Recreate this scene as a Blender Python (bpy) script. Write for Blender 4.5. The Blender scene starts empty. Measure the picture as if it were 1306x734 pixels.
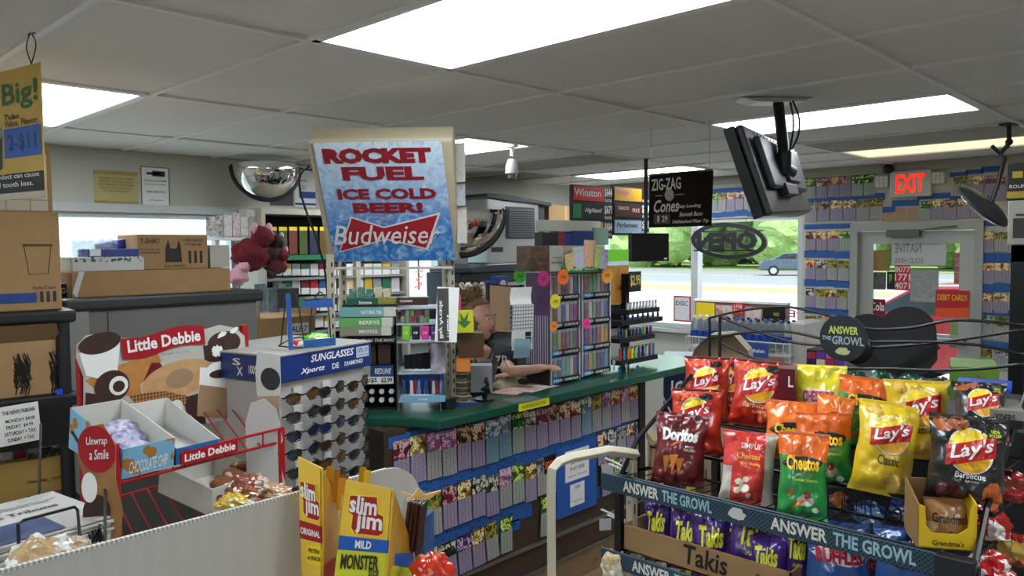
import bpy, bmesh, math, random
from mathutils import Vector, Matrix, noise as mnoise
from mathutils.geometry import tessellate_polygon
PI = math.pi
RN = random.Random(11)
SC = bpy.context.scene
COL = SC.collection
# ---------------------------------------------------------------- camera
YAW, PITCH, ROLL, FPX, CZ = 0.7622163866, -0.0527534375, -0.0086857702, 989.0978, 1.79444
cf = Vector((math.cos(PITCH)*math.cos(YAW), math.cos(PITCH)*math.sin(YAW), math.sin(PITCH)))
r0 = Vector((math.sin(YAW), -math.cos(YAW), 0)); u0 = r0.cross(cf)
cr = math.cos(ROLL)*r0 + math.sin(ROLL)*u0
cu = -math.sin(ROLL)*r0 + math.cos(ROLL)*u0
CAMPOS = Vector((0, 0, CZ))
cam = bpy.data.objects.new('camera', bpy.data.cameras.new('camera'))
cam.matrix_world = Matrix(((cr.x, cu.x, -cf.x, 0), (cr.y, cu.y, -cf.y, 0), (cr.z, cu.z, -cf.z, CZ), (0, 0, 0, 1)))
cam.data.sensor_width = 36; cam.data.lens = FPX/1306*36; cam.data.clip_start = .02; cam.data.clip_end = 500
COL.objects.link(cam); SC.camera = cam
# ---------------------------------------------------------------- world, sun, exposure
wd = bpy.data.worlds.new('world'); SC.world = wd; wd.use_nodes = True
bg = wd.node_tree.nodes['Background']; bg.inputs[0].default_value = (.80, .90, 1.0, 1); bg.inputs[1].default_value = 3.2
sun = bpy.data.objects.new('sun', bpy.data.lights.new('sun', 'SUN')); COL.objects.link(sun)
sun.data.energy = 6; sun.data.angle = .02; sun.rotation_euler = (math.radians(28), math.radians(-12), math.radians(20))
FIX_E = 13.5      # brightness of the ceiling fixtures' diffusers
SC.view_settings.view_transform = 'Standard'; SC.view_settings.look = 'None'
SC.view_settings.exposure = 0.12; SC.view_settings.gamma = 1; SC.view_settings.use_curve_mapping = False

# ---------------------------------------------------------------- helpers: placing
def ray(x, y): return cf + (x-653)/FPX*cr + (367-y)/FPX*cu
def D(x, y, dep): return CAMPOS + dep*ray(x, y)
def H(a, d, x, y):                       # point on the vertical plane whose normal points to azimuth a (deg) at distance d
    n = Vector((math.cos(math.radians(a)), math.sin(math.radians(a)), 0)); r = ray(x, y)
    return CAMPOS + r*(d/r.dot(n))
def Z(x, y, z): r = ray(x, y); return CAMPOS + r*((z-CZ)/r.z)
def F(a, d, x0, y0, x1, y1):             # frame standing on that plane: bottom centre, rotation, width, height
    ym = (y0+y1)/2; xm = (x0+x1)/2
    L = H(a, d, x0, ym); R_ = H(a, d, x1, ym); T = H(a, d, xm, y0).z; B = H(a, d, xm, y1).z
    c = (L+R_)/2; return Vector((c.x, c.y, B)), math.radians(a-90), (R_-L).xy.length, T-B
# ---------------------------------------------------------------- helpers: colour and materials
def hx(s):
    s = s.lstrip('#'); v = [int(s[i:i+2], 16)/255 for i in (0, 2, 4)]
    return tuple((x/12.92 if x <= .04045 else ((x+.055)/1.055)**2.4) for x in v)
class Ex:
    def __init__(s, b, k): s.b, s.k = b, k
    def _o(s, op, o, sw=False):
        n = s.b.nt.nodes.new('ShaderNodeMath'); n.operation = op
        a, c = (o, s) if sw else (s, o)
        for i, q in enumerate((a, c)):
            if q is None: continue
            if isinstance(q, Ex): s.b.nt.links.new(q.k, n.inputs[i])
            else: n.inputs[i].default_value = q
        return Ex(s.b, n.outputs[0])
    def __add__(s, o): return s._o('ADD', o)
    __radd__ = __add__
    def __sub__(s, o): return s._o('SUBTRACT', o)
    def __rsub__(s, o): return s._o('SUBTRACT', o, True)
    def __mul__(s, o): return s._o('MULTIPLY', o)
    __rmul__ = __mul__
    def __truediv__(s, o): return s._o('DIVIDE', o)
    def __lt__(s, o): return s._o('LESS_THAN', o)
    def __gt__(s, o): return s._o('GREATER_THAN', o)
    def sin(s): return s._o('SINE', None)
    def frac(s): return s._o('FRACT', None)
    def abs(s): return s._o('ABSOLUTE', None)
    def mx(s, o): return s._o('MAXIMUM', o)
    def floor(s): return s._o('FLOOR', None)
class Bd:
    def __init__(s, nt):
        s.nt = nt; s.tc = nt.nodes.new('ShaderNodeTexCoord')
        sp = nt.nodes.new('ShaderNodeSeparateXYZ'); nt.links.new(s.tc.outputs['Object'], sp.inputs[0])
        s.x, s.y, s.z = (Ex(s, sp.outputs[i]) for i in range(3))
        s.vec = s.tc.outputs['Object']; s._r = None
    @property
    def rand(s):
        if s._r is None: s._r = Ex(s, s.nt.nodes.new('ShaderNodeObjectInfo').outputs['Random'])
        return s._r
    def uv(s):
        sp = s.nt.nodes.new('ShaderNodeSeparateXYZ'); s.nt.links.new(s.tc.outputs['UV'], sp.inputs[0])
        return Ex(s, sp.outputs[0]), Ex(s, sp.outputs[1])
    def _v(s, n, sx=1, sy=1, sz=1, off=None):
        m = s.nt.nodes.new('ShaderNodeMapping'); s.nt.links.new(s.vec, m.inputs[0]); m.inputs['Scale'].default_value = (sx, sy, sz)
        if off is not None:
            c = s.nt.nodes.new('ShaderNodeCombineXYZ')
            for i in range(3): s.nt.links.new(off.k, c.inputs[i])
            s.nt.links.new(c.outputs[0], m.inputs['Location'])
        s.nt.links.new(m.outputs[0], n.inputs['Vector'])
    def noise(s, sc, det=3, sx=1, sy=1, sz=1, off=None, dist=0):
        n = s.nt.nodes.new('ShaderNodeTexNoise'); n.inputs['Scale'].default_value = sc; n.inputs['Detail'].default_value = det
        n.inputs['Distortion'].default_value = dist; s._v(n, sx, sy, sz, off); return Ex(s, n.outputs[0])
    def vor(s, sc, sx=1, sy=1, sz=1, off=None, col=False):
        n = s.nt.nodes.new('ShaderNodeTexVoronoi'); n.inputs['Scale'].default_value = sc; s._v(n, sx, sy, sz, off)
        return Ex(s, n.outputs[1 if col else 0])
    def mix(s, f, a, b):
        n = s.nt.nodes.new('ShaderNodeMix'); n.data_type = 'RGBA'
        s.nt.links.new(f.k, n.inputs[0])
        for i, q in ((6, a), (7, b)):
            if isinstance(q, Ex): s.nt.links.new(q.k, n.inputs[i])
            else: n.inputs[i].default_value = (*(hx(q) if isinstance(q, str) else q), 1)
        return Ex(s, n.outputs[2])
    def ramp(s, f, cols, const=False):
        n = s.nt.nodes.new('ShaderNodeValToRGB'); r = n.color_ramp
        if const: r.interpolation = 'CONSTANT'
        while len(r.elements) < len(cols): r.elements.new(.5)
        for i, q in enumerate(cols):
            r.elements[i].position = i/len(cols) if const else i/(len(cols)-1); r.elements[i].color = (*hx(q), 1)
        s.nt.links.new(f.k, n.inputs[0]); return Ex(s, n.outputs[0])
MATS = {}
def M(col, rough=.5, metal=0, fn=None, emit=0, alpha=None, trans=0, spec=.5, bump=None, key=None, coat=0):
    k = key or (col, rough, metal, emit, alpha, trans, spec, coat)
    if k in MATS: return MATS[k]
    m = bpy.data.materials.new('mat_%d' % len(MATS)); MATS[k] = m; m.use_nodes = True
    p = m.node_tree.nodes['Principled BSDF']; c = hx(col) if isinstance(col, str) else col
    b = Bd(m.node_tree)
    if fn: m.node_tree.links.new(fn(b).k, p.inputs['Base Color'])
    else:                                # slight procedural unevenness of the material's own colour
        e = b.mix(b.noise(23, 2), tuple(x*.93 for x in c), tuple(min(1, x*1.06) for x in c)); m.node_tree.links.new(e.k, p.inputs['Base Color'])
    p.inputs['Roughness'].default_value = rough; p.inputs['Metallic'].default_value = metal
    p.inputs['Specular IOR Level'].default_value = spec
    if coat: p.inputs['Coat Weight'].default_value = coat; p.inputs['Coat Roughness'].default_value = .12
    if emit: p.inputs['Emission Color'].default_value = (*c, 1); p.inputs['Emission Strength'].default_value = emit
    if alpha is not None: p.inputs['Alpha'].default_value = alpha
    if trans: p.inputs['Transmission Weight'].default_value = trans; p.inputs['IOR'].default_value = 1.1
    if bump:
        n = m.node_tree.nodes.new('ShaderNodeBump'); n.inputs['Distance'].default_value = bump[1]; n.inputs['Strength'].default_value = .8
        m.node_tree.links.new(bump[0](b).k, n.inputs['Height']); m.node_tree.links.new(n.outputs[0], p.inputs['Normal'])
    return m
def glassmat():
    if 'glass' in MATS: return MATS['glass']
    m = bpy.data.materials.new('window_glass'); MATS['glass'] = m; m.use_nodes = True; nt = m.node_tree; nt.nodes.clear()
    o = nt.nodes.new('ShaderNodeOutputMaterial'); mx = nt.nodes.new('ShaderNodeMixShader'); t = nt.nodes.new('ShaderNodeBsdfTransparent'); g = nt.nodes.new('ShaderNodeBsdfGlossy')
    g.inputs['Roughness'].default_value = .02; t.inputs[0].default_value = (.93, .96, .96, 1); mx.inputs[0].default_value = .05
    nt.links.new(t.outputs[0], mx.inputs[1]); nt.links.new(g.outputs[0], mx.inputs[2]); nt.links.new(mx.outputs[0], o.inputs[0]); return m
def clearmat():
    if 'clear' in MATS: return MATS['clear']
    m = glassmat().copy(); MATS['clear'] = m
    for n in m.node_tree.nodes:
        if n.type == 'MIX_SHADER': n.inputs[0].default_value = .035
        if n.type == 'BSDF_GLOSSY': n.inputs['Roughness'].default_value = .15
    return m
# ---------------------------------------------------------------- helpers: meshes
class MB:
    def __init__(s): s.v = []; s.f = []; s.m = []; s.mi = 0
    def add(s, vs, fs, X=None):
        o = len(s.v); s.v += [tuple(X @ Vector(q)) if X else tuple(q) for q in vs]
        s.f += [tuple(i+o for i in f) for f in fs]; s.m += [s.mi]*len(fs); return s
    def box(s, x0, x1, y0, y1, z0, z1, X=None):
        return s.add([(x0,y0,z0),(x1,y0,z0),(x1,y1,z0),(x0,y1,z0),(x0,y0,z1),(x1,y0,z1),(x1,y1,z1),(x0,y1,z1)],
            [(0,3,2,1),(4,5,6,7),(0,1,5,4),(1,2,6,5),(2,3,7,6),(3,0,4,7)], X)
    def cb(s, c, sz, X=None):
        return s.box(c[0]-sz[0]/2, c[0]+sz[0]/2, c[1]-sz[1]/2, c[1]+sz[1]/2, c[2]-sz[2]/2, c[2]+sz[2]/2, X)
    def tube(s, pts, r, n=7, closed=False, rs=None):
        pts = [Vector(q) for q in pts]; k = len(pts); o = len(s.v); up = None
        for i, q in enumerate(pts):
            a = pts[(i-1) % k] if (closed or i) else q; b = pts[(i+1) % k] if (closed or i < k-1) else q
            t = (b-a); t = t.normalized() if t.length > 1e-9 else Vector((0, 0, 1))
            if up is None or abs(up.dot(t)) > .99: up = Vector((0, 0, 1)) if abs(t.z) < .9 else Vector((1, 0, 0))
            e = (up - t*up.dot(t)).normalized(); w = t.cross(e); up = e; rr = rs[i] if rs else r
            for j in range(n): g = 2*PI*j/n; s.v.append(tuple(q + (e*math.cos(g)+w*math.sin(g))*rr))
        for i in range(k if closed else k-1):
            for j in range(n):
                a, b = o+i*n, o+((i+1) % k)*n; s.f.append((a+j, a+(j+1) % n, b+(j+1) % n, b+j)); s.m.append(s.mi)
        if not closed:
            s.f.append(tuple(o+j for j in reversed(range(n)))); s.f.append(tuple(o+(k-1)*n+j for j in range(n))); s.m += [s.mi]*2
        return s
    def bar(s, pts, w, h):               # rectangular-section bar along a path
        for a, b in zip(pts, pts[1:]):
            a, b = Vector(a), Vector(b); t = (b-a).normalized(); q = Vector((0, 0, 1)) if abs(t.z) < .9 else Vector((0, 1, 0))
            e = t.cross(q).normalized()*w/2; g = e.cross(t).normalized()*h/2; a2 = a - t*.0; b2 = b + t*.0
            s.add([a2-e-g, a2+e-g, a2+e+g, a2-e+g, b2-e-g, b2+e-g, b2+e+g, b2-e+g], [(0,3,2,1),(4,5,6,7),(0,1,5,4),(1,2,6,5),(2,3,7,6),(3,0,4,7)])
        return s
    def lathe(s, prof, n=16, at=(0, 0, 0), X=None):
        o = len(s.v); vs = [(at[0]+r*math.cos(2*PI*j/n), at[1]+r*math.sin(2*PI*j/n), at[2]+z) for r, z in prof for j in range(n)]; fs = []
        for i in range(len(prof)-1):
            for j in range(n): fs.append((i*n+j, i*n+(j+1) % n, (i+1)*n+(j+1) % n, (i+1)*n+j))
        if prof[0][0] > 1e-6: fs.append(tuple(reversed(range(n))))
        if prof[-1][0] > 1e-6: fs.append(tuple((len(prof)-1)*n+j for j in range(n)))
        return s.add(vs, fs, X)
    def cyl(s, p0, p1, r, n=12): return s.tube([p0, p1], r, n)
    def prism(s, poly, y0, y1, fn=None, X=None):     # polygon in the XZ plane, extruded along Y
        fn = fn or (lambda x, z: (x, 0, z)); k = len(poly); base = [Vector(fn(*q)) for q in poly]
        vs = [(q.x, q.y+y0, q.z) for q in base]+[(q.x, q.y+y1, q.z) for q in base]
        tr = tessellate_polygon([[Vector((a, b, 0)) for a, b in poly]])
        fs = [tuple(t) for t in tr]+[tuple(i+k for i in reversed(t)) for t in tr]+[(i, i+k, (i+1) % k+k, (i+1) % k) for i in range(k)]
        return s.add(vs, fs, X)
    def flat(s, poly, fn, e=0):           # one-sided print polygon mapped by fn(x, z, e)
        tr = tessellate_polygon([[Vector((a, b, 0)) for a, b in poly]])
        return s.add([fn(a, b, e) for a, b in poly], [tuple(t) for t in tr])
    def rect(s, x0, z0, x1, z1, fn, e=0): return s.flat([(x0, z0), (x1, z0), (x1, z1), (x0, z1)], fn, e)
    def ell(s, cx, cz, a, b, fn, e=0, n=28, rings=4, rot=0, wob=0, seed=0):
        vs = [fn(cx, cz, e)]; c, q = math.cos(rot), math.sin(rot); rr = random.Random(seed); wb = [1+wob*rr.uniform(-1, 1) for _ in range(n)]
        for i in range(1, rings+1):
            for j in range(n):
                g = 2*PI*j/n; x, z = a*math.cos(g)*i/rings*wb[j], b*math.sin(g)*i/rings*wb[j]; vs.append(fn(cx+x*c-z*q, cz+x*q+z*c, e))
        fs = [(0, 1+j, 1+(j+1) % n) for j in range(n)]
        for i in range(rings-1):
            for j in range(n): a0, b0 = 1+i*n, 1+(i+1)*n; fs.append((a0+j, b0+j, b0+(j+1) % n, a0+(j+1) % n))
        return s.add(vs, fs)
    def sheet(s, nu, nv, fn):
        vs = [fn(i/nu, j/nv) for j in range(nv+1) for i in range(nu+1)]
        return s.add(vs, [(j*(nu+1)+i, j*(nu+1)+i+1, (j+1)*(nu+1)+i+1, (j+1)*(nu+1)+i) for j in range(nv) for i in range(nu)])
    def ball(s, c, r, nu=14, nv=9, dfn=None):
        c = Vector(c); rr = r if hasattr(r, '__len__') else (r, r, r); vs = []
        for j in range(nv+1):
            th = PI*j/nv
            for i in range(nu):
                ph = 2*PI*i/nu; d = Vector((math.sin(th)*math.cos(ph), math.sin(th)*math.sin(ph), math.cos(th))); k = dfn(d) if dfn else 1
                vs.append((c.x+d.x*rr[0]*k, c.y+d.y*rr[1]*k, c.z+d.z*rr[2]*k))
        return s.add(vs, [(j*nu+i, (j+1)*nu+i, (j+1)*nu+(i+1) % nu, j*nu+(i+1) % nu) for j in range(nv) for i in range(nu)])
    def data(s, name, mats):
        me = bpy.data.meshes.new(name); me.from_pydata(s.v, [], s.f)
        for m in (mats if isinstance(mats, (list, tuple)) else [mats]): me.materials.append(m)
        if any(s.m): me.polygons.foreach_set('material_index', s.m)
        me.update(); return me
def PL(x, z, e=0): return (x, -e, z)      # print plane of a thing that faces its local -Y
def obj(name, mb, mats, parent=None, loc=None, rot=None, smooth=False, bev=0, label=None, kind=None):
    me = mb.data(name, mats) if isinstance(mb, MB) else mb
    o = bpy.data.objects.new(name, me); COL.objects.link(o)
    if parent: o.parent = parent
    if loc is not None: o.location = loc
    if rot is not None: o.rotation_euler = rot if hasattr(rot, '__len__') else (0, 0, rot)
    if smooth and isinstance(mb, MB):
        me.polygons.foreach_set('use_smooth', [True]*len(me.polygons))
        if smooth != 'all': me.set_sharp_from_angle(angle=math.radians(50))
    if bev:
        b = o.modifiers.new('bevel', 'BEVEL'); b.width = bev; b.segments = 2; b.limit_method = 'ANGLE'; b.angle_limit = .7
    if label: o['label'] = label
    if kind: o['kind'] = kind
    return o
def tag(o, label, cat, group=None):
    o['label'] = label; o['category'] = cat
    if len(label.split()) > 16: print('LONG', label)
    if group: o['group'] = group
    return o
def T(name, label, cat, loc=(0, 0, 0), rot=0, group=None):
    o = bpy.data.objects.new(name, None); o.empty_display_size = .05; COL.objects.link(o); o.location = loc
    o.rotation_euler = rot if hasattr(rot, '__len__') else (0, 0, rot)
    return tag(o, label, cat, group)
def S(name, mb, mats, parent=None, **k): return obj(name, mb, mats, parent, kind=None if parent else 'structure', **k)
def dup(o, loc=None, rot=None, label=None, parent=None):
    c = o.copy(); COL.objects.link(c)
    if parent is not None: c.parent = parent
    if loc is not None: c.location = loc
    if rot is not None: c.rotation_euler = rot if hasattr(rot, '__len__') else (0, 0, rot)
    if label: c['label'] = label
    for ch in list(o.children): dup(ch, parent=c)
    return c
# ---------------------------------------------------------------- helpers: lettering
_tx = {}
def _raw(s, bold, shear):
    k = (s, bold, shear)
    if k not in _tx:
        cu_ = bpy.data.curves.new('t', 'FONT'); cu_.body = s; cu_.offset = bold; cu_.shear = shear; cu_.resolution_u = 2; cu_.fill_mode = 'FRONT'
        o = bpy.data.objects.new('t', cu_); COL.objects.link(o); bpy.context.view_layer.update()
        me = bpy.data.meshes.new_from_object(o.evaluated_get(bpy.context.evaluated_depsgraph_get()))
        vs = [tuple(v.co.xy) for v in me.vertices]; fs = [tuple(p.vertices) for p in me.polygons]
        bpy.data.objects.remove(o); bpy.data.meshes.remove(me); bpy.data.curves.remove(cu_)
        xs = [v[0] for v in vs] or [0]; ys = [v[1] for v in vs] or [0]
        _tx[k] = (vs, fs, min(xs), max(xs)-min(xs) or 1, min(ys), max(ys)-min(ys) or 1)
    return _tx[k]
def textmesh(s, x0, z0, x1, z1, fn, e=.001, bold=.015, shear=0, flip=False, warp=None, seg=None):
    vs, fs, mx_, w, my, h = _raw(s, bold, shear); out = []
    bm = bmesh.new(); bv = []
    for a, b in vs:
        u, v = (a-mx_)/w, (b-my)/h
        if flip: u = 1-u
        bv.append(bm.verts.new((u, v, 0)))
    for f in fs:
        try: bm.faces.new([bv[i] for i in f])
        except ValueError: pass
    if seg:
        for _ in range(3):
            ed = [q for q in bm.edges if Vector(((q.verts[0].co.x-q.verts[1].co.x)*(x1-x0), (q.verts[0].co.y-q.verts[1].co.y)*(z1-z0))).length > seg]
            if not ed: break
            bmesh.ops.subdivide_edges(bm, edges=ed, cuts=1); bmesh.ops.triangulate(bm, faces=bm.faces)
    for v in bm.verts:
        a, b = v.co.x, v.co.y
        if warp: a, b = warp(a, b)
        v.co = fn(x0+(x1-x0)*a, z0+(z1-z0)*b, e)
    me = bpy.data.meshes.new('lettering'); bm.to_mesh(me); bm.free(); return me
def text(s, x0, z0, x1, z1, mat, parent, fn=PL, name='lettering', **k):
    me = textmesh(s, x0, z0, x1, z1, fn, **k); me.materials.append(mat); return obj(name, me, None, parent)
def jtext(items, mats, parent, fn=PL, name='lettering', e=.001, **k):   # several lines joined as one printed part
    mb = MB(); 
    for it in items:
        s, x0, z0, x1, z1 = it[:5]; mb.mi = it[5] if len(it) > 5 else 0
        kk = dict(k); kk.update(it[6] if len(it) > 6 else {})
        me = textmesh(s, x0, z0, x1, z1, fn, e=e, **kk)
        mb.add([tuple(v.co) for v in me.vertices], [tuple(p.vertices) for p in me.polygons]); bpy.data.meshes.remove(me)
    return obj(name, mb, mats, parent)
ORD = ['first', 'second', 'third', 'fourth', 'fifth', 'sixth', 'seventh', 'eighth', 'ninth', 'tenth', 'eleventh', 'twelfth', 'thirteenth', 'fourteenth', 'fifteenth',
       'sixteenth', 'seventeenth', 'eighteenth', 'nineteenth', 'twentieth', 'twenty-first', 'twenty-second', 'twenty-third', 'twenty-fourth']
WHITE = M('#e8e8e4', .5); BLACK = M('#101113', .5); RED = M('#b3121d', .45); YEL = M('#f0cf1d', .45); BLUEP = M('#1d4f9f', .6)
STEEL = M('#9a9a98', .3, .9); CARD = M('#a5835a', .85, fn=lambda b: b.mix(b.noise(14, 5), '#94744c', '#ab8a60'), key='card'); CARDD = M('#7f6342', .85)
# ================================================================ the setting
CEIL = 2.45; OX, OY = 1.35395, 2.17682; BW, RW, LW, FW = 5.42, 6.85, -2.6, -3.6     # back (+Y), right (+X, exit), left, front walls
wallm = M('#b9b8a8', .8, fn=lambda b: b.mix(b.noise(3, 5), '#b9b8aa', '#c6c5b8'), key='wall')
floorm = M('#4a3526', .55, fn=lambda b: b.mix(b.noise(6, 6, 1, 5, 1), '#6a533f', '#98806a'), key='floor')
S('floor', MB().box(LW, RW, FW, BW, -.1, 0), M('#9a968f', .7))
fl = bpy.data.objects['floor']
for i in range(15):                       # planks that run along the counter front
    for k in range(2):
        obj('floor_plank', MB().box(1.2+k*1.55+(i % 3)*.35, 2.74+k*1.55+(i % 3)*.35, 2.595-(i+1)*.15+.002, 2.595-i*.15-.002, 0, .006+.001*(i % 2)), floorm, fl)
def wall_x(name, X0, X1, y0, y1, holes):  # wall slab spanning Y with rectangular holes (y0,y1,z0,z1)
    mb = MB(); hs = sorted(holes); cur = y0
    for a, b, c, d in hs:
        mb.box(X0, X1, cur, a, 0, CEIL+.3)
        if c > 0: mb.box(X0, X1, a, b, 0, c)
        mb.box(X0, X1, a, b, d, CEIL+.3); cur = b
    mb.box(X0, X1, cur, y1, 0, CEIL+.3); return S(name, mb, wallm)
WIN_R = (2.93, 5.2, .95, 2.05); DOOR = (1.50, 2.50, 0, 1.95)
wall_x('wall_right', RW, RW+.16, FW, BW+.16, [DOOR, WIN_R])
mb = MB(); WB0, WB1, WBZ0, WBZ1 = .2, 2.75, 1.0, 2.04
for a, b, c, d in [(LW, WB0, 0, CEIL+.3), (WB1, 3.95, 0, CEIL+.3), (4.75, RW, 0, CEIL+.3), (WB0, WB1, 0, WBZ0), (WB0, WB1, WBZ1, CEIL+.3), (3.95, 4.75, 0, 1.2), (3.95, 4.75, 1.95, CEIL+.3)]:
    mb.box(a, b, BW, BW+.16, c, d)
S('wall_back', mb, wallm)
S('wall_left', MB().box(LW-.16, LW, FW-.16, BW+.16, 0, CEIL+.3), wallm)
S('wall_front', MB().box(LW, RW+.16, FW-.16, FW, 0, CEIL+.3), wallm)
# crown moulding and rail over the back windows
S('trim_1', MB().box(RW-.03, RW, FW, BW, CEIL-.07, CEIL), M('#a9a799', .6))
S('trim_2', MB().box(WB0-.1, 4.9, BW-.03, BW, 2.045, 2.10), M('#c4c8c6', .5))
frm = M('#c9ccca', .4, .3)
def window_y(name, x0, x1, z0, z1, muls, Y):   # window in the back wall
    f = MB()
    for a, b, c, d in [(x0, x1, z0, z0+.05), (x0, x1, z1-.03, z1), (x0, x0+.04, z0, z1), (x1-.04, x1, z0, z1)]+[(m-.025, m+.025, z0, z1) for m in muls]: f.box(a, b, Y+.02+(.002 if c == z0 and d == z1 else 0), Y+.1-(.002 if c == z0 and d == z1 else 0), c, d)
    w = S(name, f, frm); obj('pane', MB().box(x0+.03, x1-.03, Y+.055, Y+.061, z0+.03, z1-.02), glassmat(), w)
window_y('window_1', WB0, WB1, WBZ0, WBZ1, [1.5], BW); window_y('window_2', 3.95, 4.75, 1.2, 1.95, [], BW)
f = MB(); y0, y1, z0, z1 = WIN_R
for a, b, c, d in [(y0, y1, z0, z0+.05), (y0, y1, z1-.03, z1), (y0, y0+.05, z0, z1), (y1-.05, y1, z0, z1), (4.00, 4.075, z0, z1)]: f.box(RW+.02+(.002 if c == z0 and d == z1 else 0), RW+.12-(.002 if c == z0 and d == z1 else 0), a, b, c, d)
w3 = S('window_3', f, frm); obj('pane', MB().box(RW+.06, RW+.066, y0+.04, 4.01, z0+.04, z1-.02), glassmat(), w3); obj('pane', MB().box(RW+.06, RW+.066, 4.06, y1-.04, z0+.04, z1-.02), glassmat(), w3)
obj('window_sill', MB().box(RW-.06, RW+.05, y0-.03, y1+.03, z0-.035, z0), M('#b9bcb8', .5), w3)
# hand-painted red words on the glass, read from outside (mirrored in here)
text('OPEN EVERY DAY', -.62, .0, .62, .07, M('#d8304a', .5), w3, fn=lambda x, z, e: (RW+.055, 3.42-x, 1.13+z+.012*math.sin(x*9)), flip=True, name='painted_lettering')
# exit door
f = MB(); a, b, c, d = DOOR
f.box(RW-.03, RW+.17, a, a+.06, 0, d); f.box(RW-.03, RW+.17, b-.06, b, 0, d); f.box(RW-.032, RW+.172, a, b, d-.05, d+.02)
dr = S('door_1', f, M('#a3a59f', .45, .3)); lf = MB()
ya, yb, zt = a+.065, b-.065, d-.055
lf.box(RW+.031, RW+.074, ya, ya+.11, .01, zt); lf.box(RW+.031, RW+.074, yb-.11, yb, .01, zt); lf.box(RW+.03, RW+.075, ya, yb, zt-.1, zt); lf.box(RW+.03, RW+.075, ya, yb, .01, .3); lf.box(RW+.03, RW+.075, ya, yb, .98, 1.06)
leaf = obj('door_leaf', lf, M('#b4b6b1', .4, .3), dr); obj('pane', MB().box(RW+.05, RW+.056, ya+.1, yb-.1, .3, .99), glassmat(), leaf); obj('pane', MB().box(RW+.05, RW+.056, ya+.1, yb-.1, 1.05, zt-.09), glassmat(), leaf)
obj('push_bar', MB().cyl((RW-.02, ya+.06, 1.02), (RW-.02, yb-.06, 1.02), .018).box(RW-.02, RW+.03, ya+.05, ya+.09, .99, 1.05).box(RW-.02, RW+.03, yb-.09, yb-.05, .99, 1.05), M('#8c8e8a', .3, .8), leaf)
obj('door_closer', MB().box(RW-.05, RW+.02, 1.95, 2.2, d-.1, d-.04).bar([(RW-.03, 1.95, d-.05), (RW-.08, 1.78, d-.03), (RW-.01, 1.66, d-.02)], .02, .012), M('#6b6c6a', .5, .4), dr)
S('baseboard_right', MB().box(RW-.015, RW, FW, a-.01, 0, .1), M('#34302c', .6)); S('baseboard_back', MB().box(LW, RW, BW-.015, BW, 0, .1), M('#34302c', .6))
# ---- ceiling: T-bar grid and lay-in panels, each a part
tilem = M('#cdc8c0', .95, fn=lambda b: b.mix((b.vor(60) < .10), b.mix(b.noise(1.6, 4, off=b.rand*9), '#d8d5d0', '#e4e2de'), '#a29e98'), key='ctile',
          bump=(lambda b: b.noise(160, 2), .0006))
ceil_o = S('ceiling', MB().box(LW, RW, FW, BW, CEIL+.1, CEIL+.16), M('#77736c', .9))
LIGHTS = {(0, -1), (-1, 1), (3, 1), (4, -1), (7, -1), (7, 1), (-4, -1), (-5, 1), (0, -3), (4, -3), (-4, -3), (0, -5), (5, -5)}
yellowish = {(7, -1)}
stain = {(6, -1), (5, 1), (6, 2)}
def cell(i, j): return OX+i*.61, OY+j*1.22
stainm = M('#8f877b', .95, fn=lambda b: b.mix(b.noise(2.2, 3), '#8c8880', '#b4b0a8'), key='stain')
sag = random.Random(4)
for i in range(-7, 10):
    for j in range(-5, 3):
        x0, y0 = cell(i, j); x1, y1 = min(x0+.61, RW-.01), min(y0+1.22, BW-.005); x0 = max(x0, LW+.01); y0 = max(y0, FW+.01)
        if x1-x0 < .05 or y1-y0 < .05 or (i, j) in LIGHTS: continue
        dz = sag.uniform(0, .004); sg = sag.uniform(.002, .010); cx, cy = (x0+x1)/2, (y0+y1)/2; wx, wy = (x1-x0)/2-.004, (y1-y0)/2-.004
        tb = MB().sheet(6, 8, lambda u, v: ((2*u-1)*wx, (1-2*v)*wy, -sg*(1-(2*u-1)**2)*(1-(2*v-1)**2)+(.006 if (u in (0, 1) and v in (0, 1)) else 0)))
        tb.box(-wx, wx, -wy, wy, .012, .018)
        o = obj('ceiling_tile', tb, stainm if (i, j) in stain else tilem, ceil_o, loc=(cx, cy, CEIL+.004+dz), smooth=True)
gridm = M('#e6e4e0', .6); g = MB()
for i in range(-6, 10): x = OX+i*.61; g.box(x-.011, x+.011, FW, BW, CEIL-.003, CEIL+.03)
for j in range(-4, 4): y = OY+j*1.22; g.box(LW, RW, y-.012, y+.012, CEIL-.004, CEIL+.028) if y < BW else None
obj('ceiling_grid', g, gridm, ceil_o)
def emis(name, col, e, fn=None):
    m = bpy.data.materials.new(name); m.use_nodes = True; nt = m.node_tree; nt.nodes.clear()
    o = nt.nodes.new('ShaderNodeOutputMaterial'); s = nt.nodes.new('ShaderNodeEmission'); s.inputs[0].default_value = (*hx(col), 1); s.inputs[1].default_value = e
    nt.links.new(s.outputs[0], o.inputs[0]); return m
lensm = emis('fixture_lens', '#f0f8ff', FIX_E); lensy = emis('fixture_lens_yellow', '#fdf2c4', 1.15)
names = {(0, -1): 'large bright recessed fluorescent ceiling light nearest the camera, above the beer sign', (-1, 1): 'bright ceiling light at the left behind the hanging tobacco sign',
 (3, 1): 'ceiling light just right of the beer sign lightbox, partly hidden', (4, -1): 'long bright ceiling light behind the hanging television',
 (7, -1): 'dim yellowish ceiling light above the exit sign', (7, 1): 'far ceiling light above the hanging cigarette price signs'}
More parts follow.
